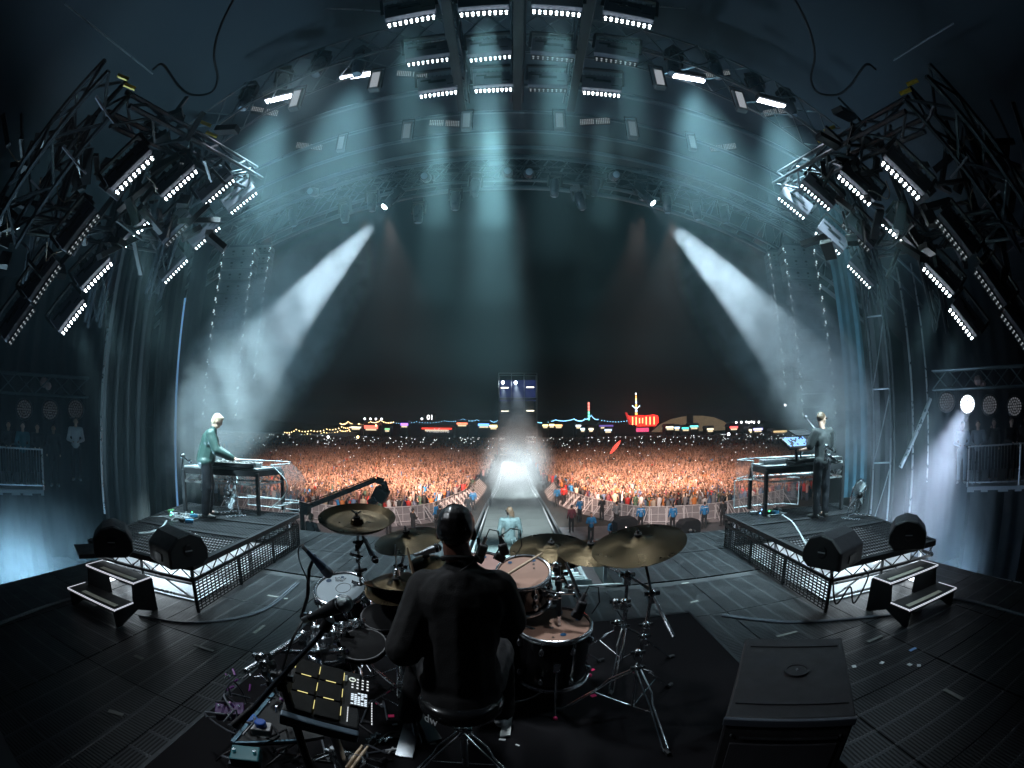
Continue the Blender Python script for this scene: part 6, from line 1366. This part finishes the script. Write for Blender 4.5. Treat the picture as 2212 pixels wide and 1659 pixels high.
# ================================================================== WINGS: PLATFORMS, SPECTATORS, LAMPS
WINGT = mat('platform_scrim', (.015,.017,.02), .8, 0, .4, 3, .5, 12)
def platform(s, az0, az1, D, zf, label):
    a, b = V((*PZ(az0, D), zf)), V((*PZ(az1, D), zf)); c = V((*PZ(az1, D+5), zf)); d = V((*PZ(az0, D+5), zf))
    t = thing('viewing_platform', label, 'platform', a)
    m_ = MB(); m_.add([a, b, c, d, a-V((0,0,.15)), b-V((0,0,.15)), c-V((0,0,.15)), d-V((0,0,.15))], [(0,1,2,3),(7,6,5,4),(0,4,5,1),(1,5,6,2),(2,6,7,3),(3,7,4,0)]); m_.build('deck', mat('platform_deck', (.35,.37,.4), .6), t)
    # black mesh hung below
    L = (b-a).length; n = 30; vs = []
    for i in range(n+1):
        p = a.lerp(b, i/n); nn = V((-(b-a).normalized().y, (b-a).normalized().x, 0)); o_ = .15*math.sin(i*1.3)+.1*math.sin(i*.6)
        vs += [tuple(p-V((0,0,.1))), tuple(p-V((0,0,1.1+.15*math.sin(i*.9)))+nn*o_), tuple(p-V((0,0,4.0))+nn*o_*.5)]
    m_ = MB(); m_.add(vs, [(3*i+k, 3*i+3+k, 3*i+4+k, 3*i+1+k) for i in range(n) for k in (0,1)]); m_.build('scrim', WINGT, t, smooth=1)
    k = max(2, round(L/1.9))
    for i in range(k):
        p, q = a.lerp(b, i/k), a.lerp(b, (i+1)/k)
        MB().tube([p, p+V((0,0,1.1))], .035, 8).build('post', ALU, t, smooth=1)
        r_ = MB().bar(p+V((0,0,1.08)), q+V((0,0,1.08)), .04).bar(p+V((0,0,.12)), q+V((0,0,.12)), .035); r_.build('rail', STEEL, t)
        m2 = MB(); 
        for j in range(1, 16): m2.tube([p.lerp(q, j/16)+V((0,0,.12)), p.lerp(q, j/16)+V((0,0,1.07))], .009, 4, caps=False)
        kind(m2.build('railing_bars', STEEL, t), 'stuff')
    MB().tube([b, b+V((0,0,1.1))], .035, 8).build('post', ALU, t, smooth=1)
    return t
platform(1, 56.8, 71, 14.5, .2, 'viewing platform with metal railing at the right side of the stage')
platform(-1, -71, -58.6, 14.5, .1, 'viewing platform with metal railing at the left side of the stage')
LEAN = dict(elb=(.26,.1,1.15), wr=(.1,.32,1.1)); PHO = dict(elbR=(.25,.15,1.2), wrR=(.12,.3,1.5), wrL=(-.2,.15,.95))
def watcher(az, D, z, top, skin, label, hair=HBLK, pose=LEAN, tr=CB, turn=0):
    x, y = PZ(az, D); face = math.atan2(x, -y) + turn; face = math.pi - math.radians(az) + 0   # towards the stage centre
    rz = math.pi/2 + math.radians(90-az) - math.pi/2 + math.pi/2
    rz = -math.radians(az) + math.pi + turn
    human(label, (x, y, z), rz, pose, SK[skin], hair, top, tr, SHW, group='spectators on the side platforms', vox=.03, detail=False)
watcher(55.9, 15.3, .2, CDEN, 'dark', 'spectator in pale denim jacket and jeans standing at the left end of the right platform', tr=clothm('pale_jeans', (.4,.48,.55)))
watcher(58.0, 15.0, .2, CGRY, 'fair', 'spectator in grey jumper with a drink behind the right railing')
watcher(60.2, 15.6, .2, CB, 'fair', 'dim spectator in black holding a phone on the right platform', pose=PHO, hair=HBRN)
watcher(62.6, 15.2, .2, CB, 'fair', 'spectator in black with an orange belt at the right railing', turn=.4)
watcher(64.6, 15.8, .2, CB, 'tan', 'tall spectator in black behind the belt wearer on the right platform', pose={})
watcher(66.4, 15.2, .2, CTEA, 'tan', 'spectator in teal at the far right edge of the platform')
watcher(-54.0, 14.8, .35, CWH, 'tan', 'seated camera man in a white shirt left of the stage', pose=dict(LEAN))
watcher(-57.0, 15.3, .1, CB, 'tan', 'dim spectator in black nearest the camera man on the left', pose={})
watcher(-59.2, 15.2, .1, CB, 'tan', 'dim spectator in dark top holding a drink on the left platform')
watcher(-61.2, 15.2, .1, CTEA, 'fair', 'spectator in open blue shirt on the left platform')
watcher(-63.2, 15.3, .1, CB, 'tan', 'slim dark spectator second from the left edge')
watcher(-65.2, 15.0, .0, CB, 'fair', 'fair spectator in black at the far left edge', hair=HBLD)
# round lamps over the platforms
def parlamp(p, yaw, est, label, group):
    t = thing('round_lamp', label, 'stage lamp', p, yaw, group)
    MB().lathe([(.2,.0),(.3,.04),(.31,.12),(.2,.35)], (0,0,0), RX(-math.pi/2), 20).build('casing', BLK, t, local=True, smooth=40)
    m_ = MB()
    for r_, n in ((0,1),(.075,6),(.15,12),(.225,18)):
        for i in range(n): a = 2*math.pi*i/n; m_.ball((r_*math.cos(a), -.02, r_*math.sin(a)), .03, 6, 4)
    kind(m_.build('led_cluster', emat('par_%.2f' % est, (.85,.9,1), est), t, local=True, smooth=1), 'stuff')
    MB().bar((-.34,.1,0),(-.34,.1,.42),.03).bar((.34,.1,0),(.34,.1,.42),.03).bar((-.34,.1,.42),(.34,.1,.42),.03).build('yoke', BLK, t, local=True)
for (x, y), e, l in zip(((2045,868),(2090,873),(2138,875),(2192,878)), (.1,5,.1,.1), ('left of the lit one','shining white','right of the lit one','far right')):
    p = S(x, y, 15.2); parlamp(p, -math.atan2(p.x, p.y), e, f'round lamp hanging over the right platform, {l}', 'round lamps over the platforms')
for (x, y), l in zip(((52,884),(108,886),(163,884)), ('leftmost','middle','rightmost')):
    p = S(x, y, 15.2); parlamp(p, -math.atan2(p.x, p.y), .02, f'dim round lamp over the left platform, {l}', 'round lamps over the platforms')
for s, a0, a1 in ((1,(2015,822),(2212,812)), (-1,(0,826),(190,838))):
    t = thing('platform_truss', f'lighting truss above the {"right" if s > 0 else "left"} platform', 'lighting truss', S(*a0, 15.5))
    mb = MB(); truss(mb, S(*a0, 15.5), S(*a1, 15.5), .5, .55, .035, .6); mb.build('truss_section', mat('truss_paint', (.10,.13,.14)), t)
    q = S((a0[0]+a1[0])/2, a0[1], 15.3); MB().ball(q, .16, 6, 4).ball(q+V((.3,0,-.1)), .12, 6, 4).build('cable_bundle', mat('cable_pink', (.35,.22,.2), .4), t)
# crates and gear below the platforms
rr = random.Random(11)
CRN = ['black','grey','blue-grey','scuffed black','dull brown']; CRC = [(.02,.02,.022),(.1,.1,.11),(.05,.08,.12),(.03,.03,.035),(.07,.05,.04)]
for i, (az, D, z, w, h_) in enumerate(((52.5,12,-1.6,1.3,.9),(56,11,-1.5,1.0,1.0),(59.5,11.5,-1.7,1.6,.8),(63,11,-1.4,1.1,1.1),(66,10.5,-1.6,1.4,.9),(58,9.6,-2.2,1.5,.9),(62,9.4,-2.0,1.2,1.0),(67,9,-2.1,1.4,1.0))):
    x, y = PZ(az, D); t = thing('flight_case', f'{CRN[i%5]} equipment case below the right platform, ' + ['left end of the back row','second of the back row','third of the back row','fourth of the back row','right end of the back row','left one in front','middle one in front','right one in front'][i], 'equipment case', (x, y, z), rr.uniform(-.6,.6)-math.radians(az), 'cases below the right platform')
    MB().box((0,0,-h_/2+.0), (w,.8,h_)).build('body', mat('case_'+CRN[i%5].replace(' ','_').replace('-','_'), CRC[i%5], .45, .1, .2, 6), t, local=True, bevel=.01)
    e = MB()
    for sx in (-1,1):
        for sy in (-1,1): e.bar((sx*w/2, sy*.4, -h_), (sx*w/2, sy*.4, 0), .03)
    for sy in (-1,1): e.bar((-w/2, sy*.4, 0), (w/2, sy*.4, 0), .03)
    e.build('edging', ALU, t, local=True)
    MB().box((rr.uniform(-.3,.3),-.41,-.3), (.2,.01,.14)).build('latch_plate', STEEL, t, local=True)
    MB().box((0,0,-(z+4.3)/2-h_+.0*1), (w*1.1,.85,max(.2,(z-h_)-GZ)) if False else (w,.8,.05)).build('base', BLK, t, local=True)
# dark platform under those cases so they stand on something
kind(MB().box((13.6, 6.3, -3.5), (11, 8, 1.2)).build('backstage_deck', mat('deck_black', (.02,.02,.024), .6, 0, .3, 2)), 'structure')
kind(MB().box((-13.6, 6.3, -3.5), (11, 8, 1.2)).build('backstage_deck', MATS['deck_black']), 'structure')
# low gauze added along both stage edges in place of the bright haze
lg = drape((-6.9,-1.5), (-6.9,9.6), -4.3, -.35, mat('pale_haze_sheet', (.18,.24,.28), .8, 0, .5, .8), 'edge_gauze', 'pale gauze hanging below the left edge of the stage', .05, .5)
lg = drape((6.9,-1.5), (6.9,9.6), -4.3, -.35, MATS['pale_haze_sheet'], 'edge_gauze', 'pale gauze hanging below the right edge of the stage', .05, .5)
# ================================================================== KEYBOARD STATIONS
DESK = mat('desk_black', (.02,.021,.024), .4, .3, .2, 5); DTOP = mat('desk_top', (.20,.22,.23), .4, 0, .2, 3)
ACR = mat('acrylic', (.82,.9,.95), .06, 0, trans=.9, ior=1.1, alpha=.35)
def plate(t, name, pts, z, h, m):
    n = len(pts); m_ = MB(); m_.add([(x,y,z) for x,y in pts]+[(x,y,z+h) for x,y in pts], [tuple(range(n-1,-1,-1)), tuple(range(n,2*n))]+[(i,(i+1)%n,(i+1)%n+n,i+n) for i in range(n)]); return m_.build(name, m, t, bevel=.004)
def station(s, C, ztop, label):
    t = thing('keyboard_desk', label, 'desk', (*[sum(c[i] for c in C)/4 for i in (0,1)], .6))
    plate(t, 'desk_top', C, ztop-.05, .03, DTOP); plate(t, 'desk_edge', [( (x-t.location.x)*1.01+t.location.x, (y-t.location.y)*1.01+t.location.y) for x,y in C], ztop-.16, .105, DESK)
    for a, b in zip(C, C[1:]+C[:1]):
        a, b = V((*a, 0)), V((*b, 0)); m_ = MB(); m_.bar(a+V((0,0,ztop-.3)), b+V((0,0,ztop-.3)), .03)
        k = max(2, round((b-a).length/.17))
        for i in range(k):
            z0, z1 = (ztop-.17, ztop-.3) if i % 2 else (ztop-.3, ztop-.17); m_.bar(a.lerp(b, i/k)+V((0,0,z0)), a.lerp(b, (i+1)/k)+V((0,0,z1)), .012)
        m_.build('lattice', ALU, t)
        MB().bar(a+V((0,0,.6)), a+V((0,0,ztop-.1)), .06).build('leg', DESK, t)
    return t
CL = [(-5.75,6.85),(-4.42,7.42),(-4.28,8.15),(-5.7,7.55)]; CR = [(4.36,7.33),(5.9,6.95),(6.05,7.6),(4.46,8.12)]
KL = station(-1, CL, 1.44, 'black lattice desk carrying keyboards at the left player'); KR = station(1, CR, 1.5, 'black lattice desk carrying keyboards at the right player')
def keyboard(p, d, L, wdt, label, m=DESK, blackk=True):
    p, d = V(p), V((*d,0)).normalized(); R = Matrix((d, V((-d.y,d.x,0)), V((0,0,1)))).transposed()
    t = thing('keyboard', label, 'keyboard', p, math.atan2(d.y, d.x))
    MB().box((0,0,.035), (L,wdt,.07)).build('body', m, t, local=True, bevel=.008)
    n = int((L-.1)/.0235); 
    for i in range(n): pass
    wk = MB(); bk = MB()
    for i in range(n):
        wk.box((-L/2+.06+i*.0235,-wdt/2+.085,.074), (.0215,.13,.012))
        if i % 7 in (0,1,3,4,5): bk.box((-L/2+.072+i*.0235,-wdt/2+.11,.084), (.012,.085,.012))
    kind(wk.build('white_keys', mat('ivory', (.72,.72,.7), .3), t, local=True), 'stuff'); kind(bk.build('black_keys', mat('ebony', (.015,.015,.015), .3), t, local=True), 'stuff')
    kn = MB()
    for i in range(8): kn.lathe([(.011,0),(.009,.018)], (-L*.3+i*.05, wdt*.28, .07), None, 8)
    kn.build('knobs', STEEL, t, local=True); MB().box((L*.3,wdt*.25,.072), (.14,.06,.006)).build('display', emat('lcd_blue', (.2,.5,1), 1.2), t, local=True)
    return t
keyboard((-5.0,7.28,1.44), (.92,.39), 1.05, .3, 'black keyboard under the hands of the left player')
keyboard((-4.95,7.62,1.44), (.92,.39), .9, .26, 'pale keyboard on the far side of the left desk', mat('kb_pale', (.5,.53,.55), .4))
keyboard((5.35,7.2,1.5), (.97,-.24), 1.1, .32, 'black keyboard in front of the right player')
keyboard((4.72,7.62,1.5), (.97,-.24), .55, .3, 'flat grey synthesizer at the left end of the right desk', mat('kb_grey', (.3,.31,.33), .4))
# raised sequencer with lit blue screen, right station
p = S(1720,957,8.6); t = thing('lit_controller', 'tilted controller glowing blue on a stand at the right desk', 'controller', p)
R = RZ(.1) @ RX(.5); MB().box(p, (.55,.34,.06), R).build('body', DESK, t, bevel=.008)
g = MB(); rr = random.Random(4)
for i in range(13):
    for j in range(7):
        if rr.random() < .75: g.box(p + R @ V((-.24+.04*i, -.13+.043*j, .033)), (.026,.028,.006), R)
kind(g.build('lit_pads', emat('pad_blue', (.25,.5,1), 2.2), t), 'stuff'); MB().bar(p-V((0,0,.02)), V((p.x, p.y, 1.5)), .04).bar((p.x-.2,p.y,1.52),(p.x+.2,p.y,1.52),.05).build('stand', BLK, t)
p = S(1730,935,8.9); t = thing('music_stand_tray', 'small dark tray tilted behind the right player\'s controller', 'tray', p); MB().box(p, (.4,.3,.02), RX(.3)).build('tray', DESK, t); MB().tube([p, (p.x,p.y,1.5)], .015, 6).build('pole', BLK, t)
p = S(1745,905,8.7); t = thing('microphone', 'vocal microphone on a thin stand behind the right player\'s head', 'microphone', p); MB().tube([S(1742,903,8.7), S(1760,925,8.6), (5.4,7.8,1.5)], .014, 6).build('stand', STEEL, t); MB().ball(S(1741,902,8.7), .04, 8, 6).build('grille', STEEL, t, smooth=1)
for (x, y), l in zip(((1785,965),(1790,985),(395,985)), ('upper one beside the right player','lower one beside the right player','at the left end of the left desk')):
    D = 8.0 if x > 1000 else 8.6; p = S(x, y, D); t = thing('headphone_clamp', 'small chrome clamp lamp, ' + l, 'clamp', p)
    MB().ball(p, .055, 8, 6).build('ball', CHROME, t, smooth=1); MB().bar(p, p+V((.16,0,-.08)), .03).bar(p, p+V((-.03,0,-.22)), .025).ball(p+V((.18,0,-.08)), .04, 6, 4).build('arm', CHROME, t)
tag(MB().box(S(1714,1013,7.8), (.14,.012,.07), RZ(-.2)).build('pink_tag', emat('pink', (1,.12,.25), .8)), 'small pink tag stuck on the right desk', 'tag') if False else None
# clear acrylic shields in front of both desks
def shield(pts, z0, z1, label, arcz=0):
    t = thing('acrylic_shield', label, 'acrylic shield', (*pts[0], z0)); n = len(pts); vs = []; nz = 8
    for j in range(nz+1):
        f_ = j/nz; bul = math.sin(math.pi*f_)*arcz
        for i, (x, y) in enumerate(pts):
            cx_, cy_ = pts[n//2]; vs.append((x+bul*(x-5*math.copysign(1,x))*.15*-1 if False else x + bul*(1 if x < 0 else -1), y+bul*.4, z0+(z1-z0)*f_))
    m_ = MB(); m_.add(vs, [(j*n+i, j*n+i+1, (j+1)*n+i+1, (j+1)*n+i) for j in range(nz) for i in range(n-1)]); m_.build('panel', ACR, t, smooth=1)
    e = MB(); e.tube([vs[i] for i in range(n)], .012, 6); e.tube([vs[nz*n+i] for i in range(n)], .012, 6); e.tube([vs[j*n] for j in range(nz+1)], .012, 6); e.tube([vs[j*n+n-1] for j in range(nz+1)], .012, 6)
    e.build('rim', mat('shield_rim', (.7,.78,.82), .2, .3), t, smooth=1)
shield([(-4.2,7.55),(-4.05,8.0),(-4.25,8.45),(-5.0,8.35),(-5.6,8.0)], .75, 1.5, 'curved clear acrylic shield around the front of the left desk', .28)
shield([(4.35,7.8),(4.2,8.2),(4.5,8.45),(5.4,8.2),(6.0,7.95)], 1.2, 1.55, 'clear acrylic edge around the front of the right desk', .03)
shield([(-4.15,7.9),(-3.9,8.05),(-4.0,8.3),(-5.2,8.3)], .6, .78, 'low clear acrylic box on the left riser front', .02)
shield([(5.5,7.9),(5.3,8.2),(4.6,8.4),(4.2,8.3)], .62, 1.15, 'low clear acrylic screen under the right desk', .0)
# fans
def fan(p, yaw, r, label, tilt=.1):
    t = thing('floor_fan', label, 'fan', p, yaw); c = V((0,0,r+.1)); R = RX(tilt)
    g = MB()
    for k in range(1, 7): g.torus(c, r*k/6, .0035 if k < 6 else .012, R @ RX(math.pi/2), 28, 4)
    for i in range(20):
        a = math.pi*2*i/20; g.tube([c, c + R @ V((r*math.cos(a), -.05, r*math.sin(a)))], .003, 4, caps=False)
    kind(g.build('cage', CHROME, t, local=True, smooth=1), 'stuff')
    for i in range(5):
        a = 2*math.pi*i/5+.3; vs = [V((.04,0,-.02)), V((r*.9,-.03,-.12*r/.3)), V((r*.95,.03,.10*r/.3)), V((.06,.02,.05))]
        m_ = MB(); m_.add([c + R @ RY(a) @ v for v in vs] + [c + R @ RY(a) @ (v+V((0,.006,0))) for v in vs], [(0,1,2,3),(7,6,5,4),(0,4,5,1),(1,5,6,2),(2,6,7,3),(3,7,4,0)])
        m_.build('blade', mat('fan_blade', (.6,.68,.75), .15, .5, .2, 5), t, local=True)
    MB().ball(c+V((0,-.04,0)), .055, 10, 6).build('hub', BLK, t, local=True, smooth=1)
    MB().tube([(-r*.7,.1,.02),(-r*.9,.02,r+.1),], .015, 6).tube([(r*.7,.1,.02),(r*.9,.02,r+.1)], .015, 6).tube([(-r*.8,-.2,.02),(-r*.8,.2,.02)], .015, 6).tube([(r*.8,-.2,.02),(r*.8,.2,.02)], .015, 6).tube([(-r*.8,.15,.02),(r*.8,.15,.02)], .015, 6).build('stand', CHROME, t, local=True, smooth=1)
fan(Z(1850,1118,.6)+V((0,0,0)), .35, .27, 'round chrome floor fan behind the right player', .15)
fan(Z(500,1112,.6), -.6, .27, 'round chrome floor fan beside the left player\'s legs', -.15)
# wedge monitors
def wedge(p, yaw, label, w=.56, k=1.0):
    t = thing('wedge_monitor', label, 'stage monitor', p, yaw, 'wedge monitors on the keyboard risers')
    prof = [(-.27,0),(.20,0),(.30,.08),(.30,.2),(.22,.34),(.05,.40),(-.12,.36),(-.27,.22)]
    MB().prism([(x*k, z*k) for x, z in prof], w*k, RZ(math.pi/2)).build('cabinet', mat('wedge_black', (.02,.019,.024), .5, 0, .2, 8, .3, 200), t, local=True, bevel=.02)
    MB().prism([(x*k*.97, z*k*.96+.004) for x, z in prof], (w+.03)*k, RZ(math.pi/2)).build('end_cheek', mat('wedge_cheek', (.014,.014,.016), .45), t, local=True, bevel=.015)
    for s in (-1,1):
        MB().lathe([(.06,0),(.075,.006),(.055,.012)], (s*(w/2+.017)*k, .0, .2*k), RY(s*math.pi/2), 16).build('handle_cup', BLK, t, local=True); MB().box((s*(w/2+.028)*k, 0, .2*k), (.01,.1,.014)).build('handle', STEEL, t, local=True)
    MB().box((0,-.275*k,.1*k), (.16,.012,.09)).build('socket_plate', BLK, t, local=True)
    return t
wedge(Z(372,1218,.6)+V((0,.12,0)), -.35, 'black wedge monitor at the inner near corner of the left riser', .56, .98)
wedge(Z(232,1196,.6)+V((.02,.1,0)), -.75, 'black wedge monitor at the outer near corner of the left riser', .52, .95)
wedge(Z(1812,1222,.6)+V((0,.12,0)), .35, 'black wedge monitor at the inner near corner of the right riser', .56, .98)
wedge(Z(1972,1180,.6)+V((-.02,.1,0)), .75, 'black wedge monitor at the outer near corner of the right riser', .52, .95)
tag(MB().box(Z(190,1190,.58), (.5,.35,.05), RZ(-.5)).build('side_shelf', BLK), 'small black shelf sticking out beyond the left riser corner', 'shelf')
# pedals and cables on the risers
def clutter(c, n, sp, cols, label, seed):
    rr = random.Random(seed); t = thing('pedal_cluster', label, 'effect pedals', c)
    for i in range(n):
        q = V(c)+V((rr.uniform(-sp,sp), rr.uniform(-sp*.6,sp*.6), .03)); MB().box(q, (.1,.14,.05), RZ(rr.uniform(-1,1))).build('pedal', mat('pedal_%d' % (i%4), cols[i%4], .35, .3), t, bevel=.006)
        MB().ball(q+V((0,0,.04)), .012, 6, 4).build('knob', CHROME, t)
    for i in range(4): q = V(c)+V((rr.uniform(-sp,sp), rr.uniform(-sp*.6,sp*.6), .065)); MB().ball(q, .012, 6, 4).build('indicator', emat(('ind_green','ind_blue')[i%2], ((.1,1,.3),(.2,.5,1))[i%2], 6), t)
    for i in range(5):
        pts = [V(c)+V((rr.uniform(-sp,sp), rr.uniform(-sp,sp), .012)) for _ in range(5)]; MB().tube(curve(pts, 4), .008, 5).build('cable', mat('silvery_cable', (.25,.27,.28), .3, .3), t, smooth=1)
PC = [(.02,.02,.02),(.4,.42,.45),(.05,.2,.35),(.1,.3,.12)]
clutter(Z(395,1118,.6), 7, .45, PC, 'cluster of small pedals with green lights at the left player\'s feet', 1)
clutter(Z(1660,1110,.6), 6, .3, PC, 'tangle of pedals and cables under the right desk', 2)
for pts, lab in (([Z(1690,1112,.615),Z(1712,1128,.615),Z(1728,1152,.615),Z(1745,1180,.615),Z(1775,1208,.615)], 'pale cable snaking over the right riser to the wedge monitor'), ([Z(360,1125,.615),Z(348,1140,.615),Z(325,1150,.615),Z(300,1152,.615)], 'pale cable lying on the left riser deck')):
    tag(MB().tube(curve(pts, 5), .014, 6).build('cable', mat('pale_cable', (.4,.43,.45), .4), None, smooth=1), lab, 'cable')
pts = [V((3.62,4.3,.45)),V((3.66,4.18,.1)),V((3.8,4.12,.3)),V((3.95,4.15,.05)),V((4.1,4.12,.35)),V((4.0,4.12,.48))]
tag(MB().tube(curve(pts, 6), .012, 6).build('cable', BLK, None, smooth=1), 'black cable looping down the near corner of the right riser', 'cable')
# floor speakers in the pit
for (x, y), l in zip(((1350,1160),(1487,1165)), ('nearer the runway','farther right')):
    p = HD(x, y-22, 25.5); t = thing('floor_speaker', 'black floor speaker at the stage lip beyond the cymbals, ' + l, 'speaker', p, .2)
    MB().prism([(-.6,-.55),(.6,-.55),(.6,.35),(.4,.55),(-.4,.55),(-.6,.35)], .7).build('cabinet', BLKP, t, local=True, bevel=.03); MB().ball((-.1,-.37,.0), .1, 8, 5).ball((.2,-.37,-.05), .05, 8, 5).build('socket', STEEL, t, local=True)
    MB().bar((-.5,0,-.55),(-.5,0,GZ-p.z),.06).bar((.5,0,-.55),(.5,0,GZ-p.z),.06).bar((-.5,.3,-.6),(.5,.3,-.6),.06).build('stand', BLK, t, local=True)
# ================================================================== LIT LAMPS AND ADDED LIGHTS
for m in bpy.data.materials:
    if m.name not in ('riser_lamp',):
        try: m.cycles.emission_sampling = 'NONE'
        except Exception: pass
BEAM = (.62, .88, 1)
PW = [.3,1.3,.6,.25, .2,.35,0,0, .9,1.7,0,.25]
for (p, stt), q in zip(CP, PW):
    if stt: spot('strobe_light', p + V((0,.12,-.1)), p + V((p.x*.05, 3.6, -6.6)), 21000*q, 19, .6, (.6,.9,.95), .2)
for p, stt, s, k in SPP:
    if stt:
        d = V((-s*-.10, .62, -.80)) if k[0] in 'AB' else V((-s*-.10, .5, -.86))
        spot('strobe_light', p + V((0,.12,-.1)), p + d*8, (6500 if stt == 2 else 3000), 24, .7, (.6,.88,.95), .2)
# added key and fill lights for the kit, not at any strobe panel
spot('added_key', (-3.2, 5.0, 7.4), (-.55, 2.4, .9), 800, 40, .6, (.84,.94,1), .35)
spot('added_key', (.45, 3.9, 8.3), (.22, 2.72, 1.0), 1500, 11, .5, (.84,.94,1), .35)
spot('added_fill', (-4.9, 1.7, 6.1), (-.7, 2.0, 1.3), 430, 30, .8, (.85,.93,1), .3)
spot('added_fill', (5.2, 3.0, 6.0), (2.0, 4.2, .3), 480, 56, .8, (.65,.88,1), .3)
# floods: blue-green glow in the smoke under the roof
for p in FL:
    spot('flood_light', p + V((0,.1,-.1)), p + V((0, .6, -3.0)), 800, 75, .95, (.30,.70,.9), .3)
    spot('flood_hot', p + V((0,.1,-.1)), p + V((0, .1, -3.0)), 11500, 50, .9, (.66,.92,1), .3)
# two long beams through the drifting smoke
def fp(x, y):
    d = ray(x, y); return EYE + d*(13.0/d.y)
pL, pR = fp(865, 424), fp(1373, 416)
tL, tR = V((-9.2, 9.6, -.2)), V((10.4, 10.0, .2))
spot('beam_lamp', pL + (tL-pL).normalized()*.6, tL, 40000, 18, .35, (.64,.85,.97), .08)
spot('beam_lamp', pR + (tR-pR).normalized()*.6, tR, 40000, 18.5, .35, (.64,.85,.97), .08)
for p_, t_, f0, side in ((pL, tL, .12, 'left'), (pR, tR, .15, 'right')):
    L_ = (t_-p_).length; d_ = (t_-p_).normalized(); e_ = d_.to_track_quat('X','Z').to_euler(); a0 = f0*L_; a1 = L_*.97
    cloud('smoke_cloud', p_ + d_*(a0+a1)/2, ((a1-a0)/2, 1.9, 1.9), 1.0, (.90,.95,1), 1.6, .30, .68, e_, .66, 'drifting smoke bank lit by the beam on the ' + side)
# fog on the runway
cloud('runway_fog', (.1, 23.5, -.95), (3.8,5.5,1.6), .42, (.93,.97,1), .8, .36, .72, (0,0,0), .05, 'dense white fog rolling along the runway')
cloud('runway_fog', (.3, 33, .1), (2.9,11,2.7), .30, (.93,.97,1), .5, .34, .68, (0,0,0), .05, 'white fog billowing over the middle of the runway')
cloud('runway_fog', (.7, 62, 1.2), (3.2,26,4.4), .12, (.93,.97,1), .45, .42, .64, (0,0,0), .1, 'thinner fog drifting farther down the runway')
spot('runway_light', (.3, 14.2, 9.6), (.2, 29, -.8), 85000, 22, .6, (.86,.97,1), .2)
spot('runway_light', (-1.5, 14.2, 9.6), (.2, 19, -1.5), 9500, 34, .8, (.86,.97,1), .2)
spot('singer_light', (2.6, 13.2, 9.4), (.2, 13.6, -1), 90, 22, .5, (.9,.97,1), .1)
# added lights to brighten the keyboard players
spot('added_player_light', (-2.2, 6.0, 8.6), (-5.0, 7.0, 1.7), 450, 20, .7, (.82,.95,1), .2)
spot('added_player_light', (3.0, 6.4, 8.4), (5.2, 6.7, 1.7), 120, 20, .7, (.82,.93,1), .2)
# glow low at the sides
spot('side_light', (-11.0, 5.0, -2.7), (-8.2, 5.0, .6), 6000, 95, .9, (.45,.75,.95), .4)
spot('side_light', (10.4, 6.0, -2.7), (8.6, 8.5, 1.0), 5000, 95, .9, (.5,.75,1), .4)
pb = HD(2090, 873, 15.0)
spot('platform_lamp', pb, pb + V((-5.6,-.6,-4.6)), 16000, 36, .8, (.72,.8,1), .15)
# warm crowd lamps on the front truss
for x, tx, pw in ((-9,-22,1.2), (-5.0,-15,.9), (-4.2,-8,1.5), (4.4,8,1.1), (5.5,15,1.9), (9,25,1.0)):
    spot('crowd_lamp', (x, 14.4, 9.2), (tx*.92, 50, GZ+1.5), 84000*pw, 32, .8, (1,.64,.48), .15)
for x, tx in ((-4,-15), (4,19)): spot('crowd_lamp_near', (x, 14.4, 9.0), (tx*.7, 36, GZ+1), 20000, 60, .8, (1,.8,.72), .15)
for p, tt in zip(FOLL, ((-.5, 55, -1),(1.2, 45, 0))): spot('follow_light', p+V((0,-.6,-.2)), tt, 70000, 5, .5, (.8,.93,1), .2)

cloud('tower_smoke', (.6, 93, 3.5), (5,7,8.5), .22, (.85,.93,1), .2, .3, .65, (0,0,0), .2, 'faint smoke before the control tower')

cloud('side_smoke', (10.6, 7.6, .6), (4.2,3.2,3.6), .07, (.8,.9,1), .6, .3, .7, (0,0,0), .2, 'pale blue smoke in front of the right viewing platform')
cloud('side_smoke', (9.0, 5.2, -1.4), (3.0,3.4,1.9), .09, (.7,.88,1), .6, .3, .7, (0,0,0), .2, 'smoke lying beyond the right edge of the stage')
cloud('side_smoke', (-9.0, 4.6, -1.2), (3.0,3.4,2.1), .10, (.7,.88,1), .6, .3, .7, (0,0,0), .2, 'smoke lying beyond the left edge of the stage')
for o in bpy.data.objects:
    if o.parent is not None and o.name.split('.')[0] in ('truss_section','lattice','deck_frame','skirt_frame','cooling_fin','back_slot','rigging','rigging_pin','joint','edge_tape','brace','web','star_arm','wire','edging'):
        o['kind'] = 'stuff'
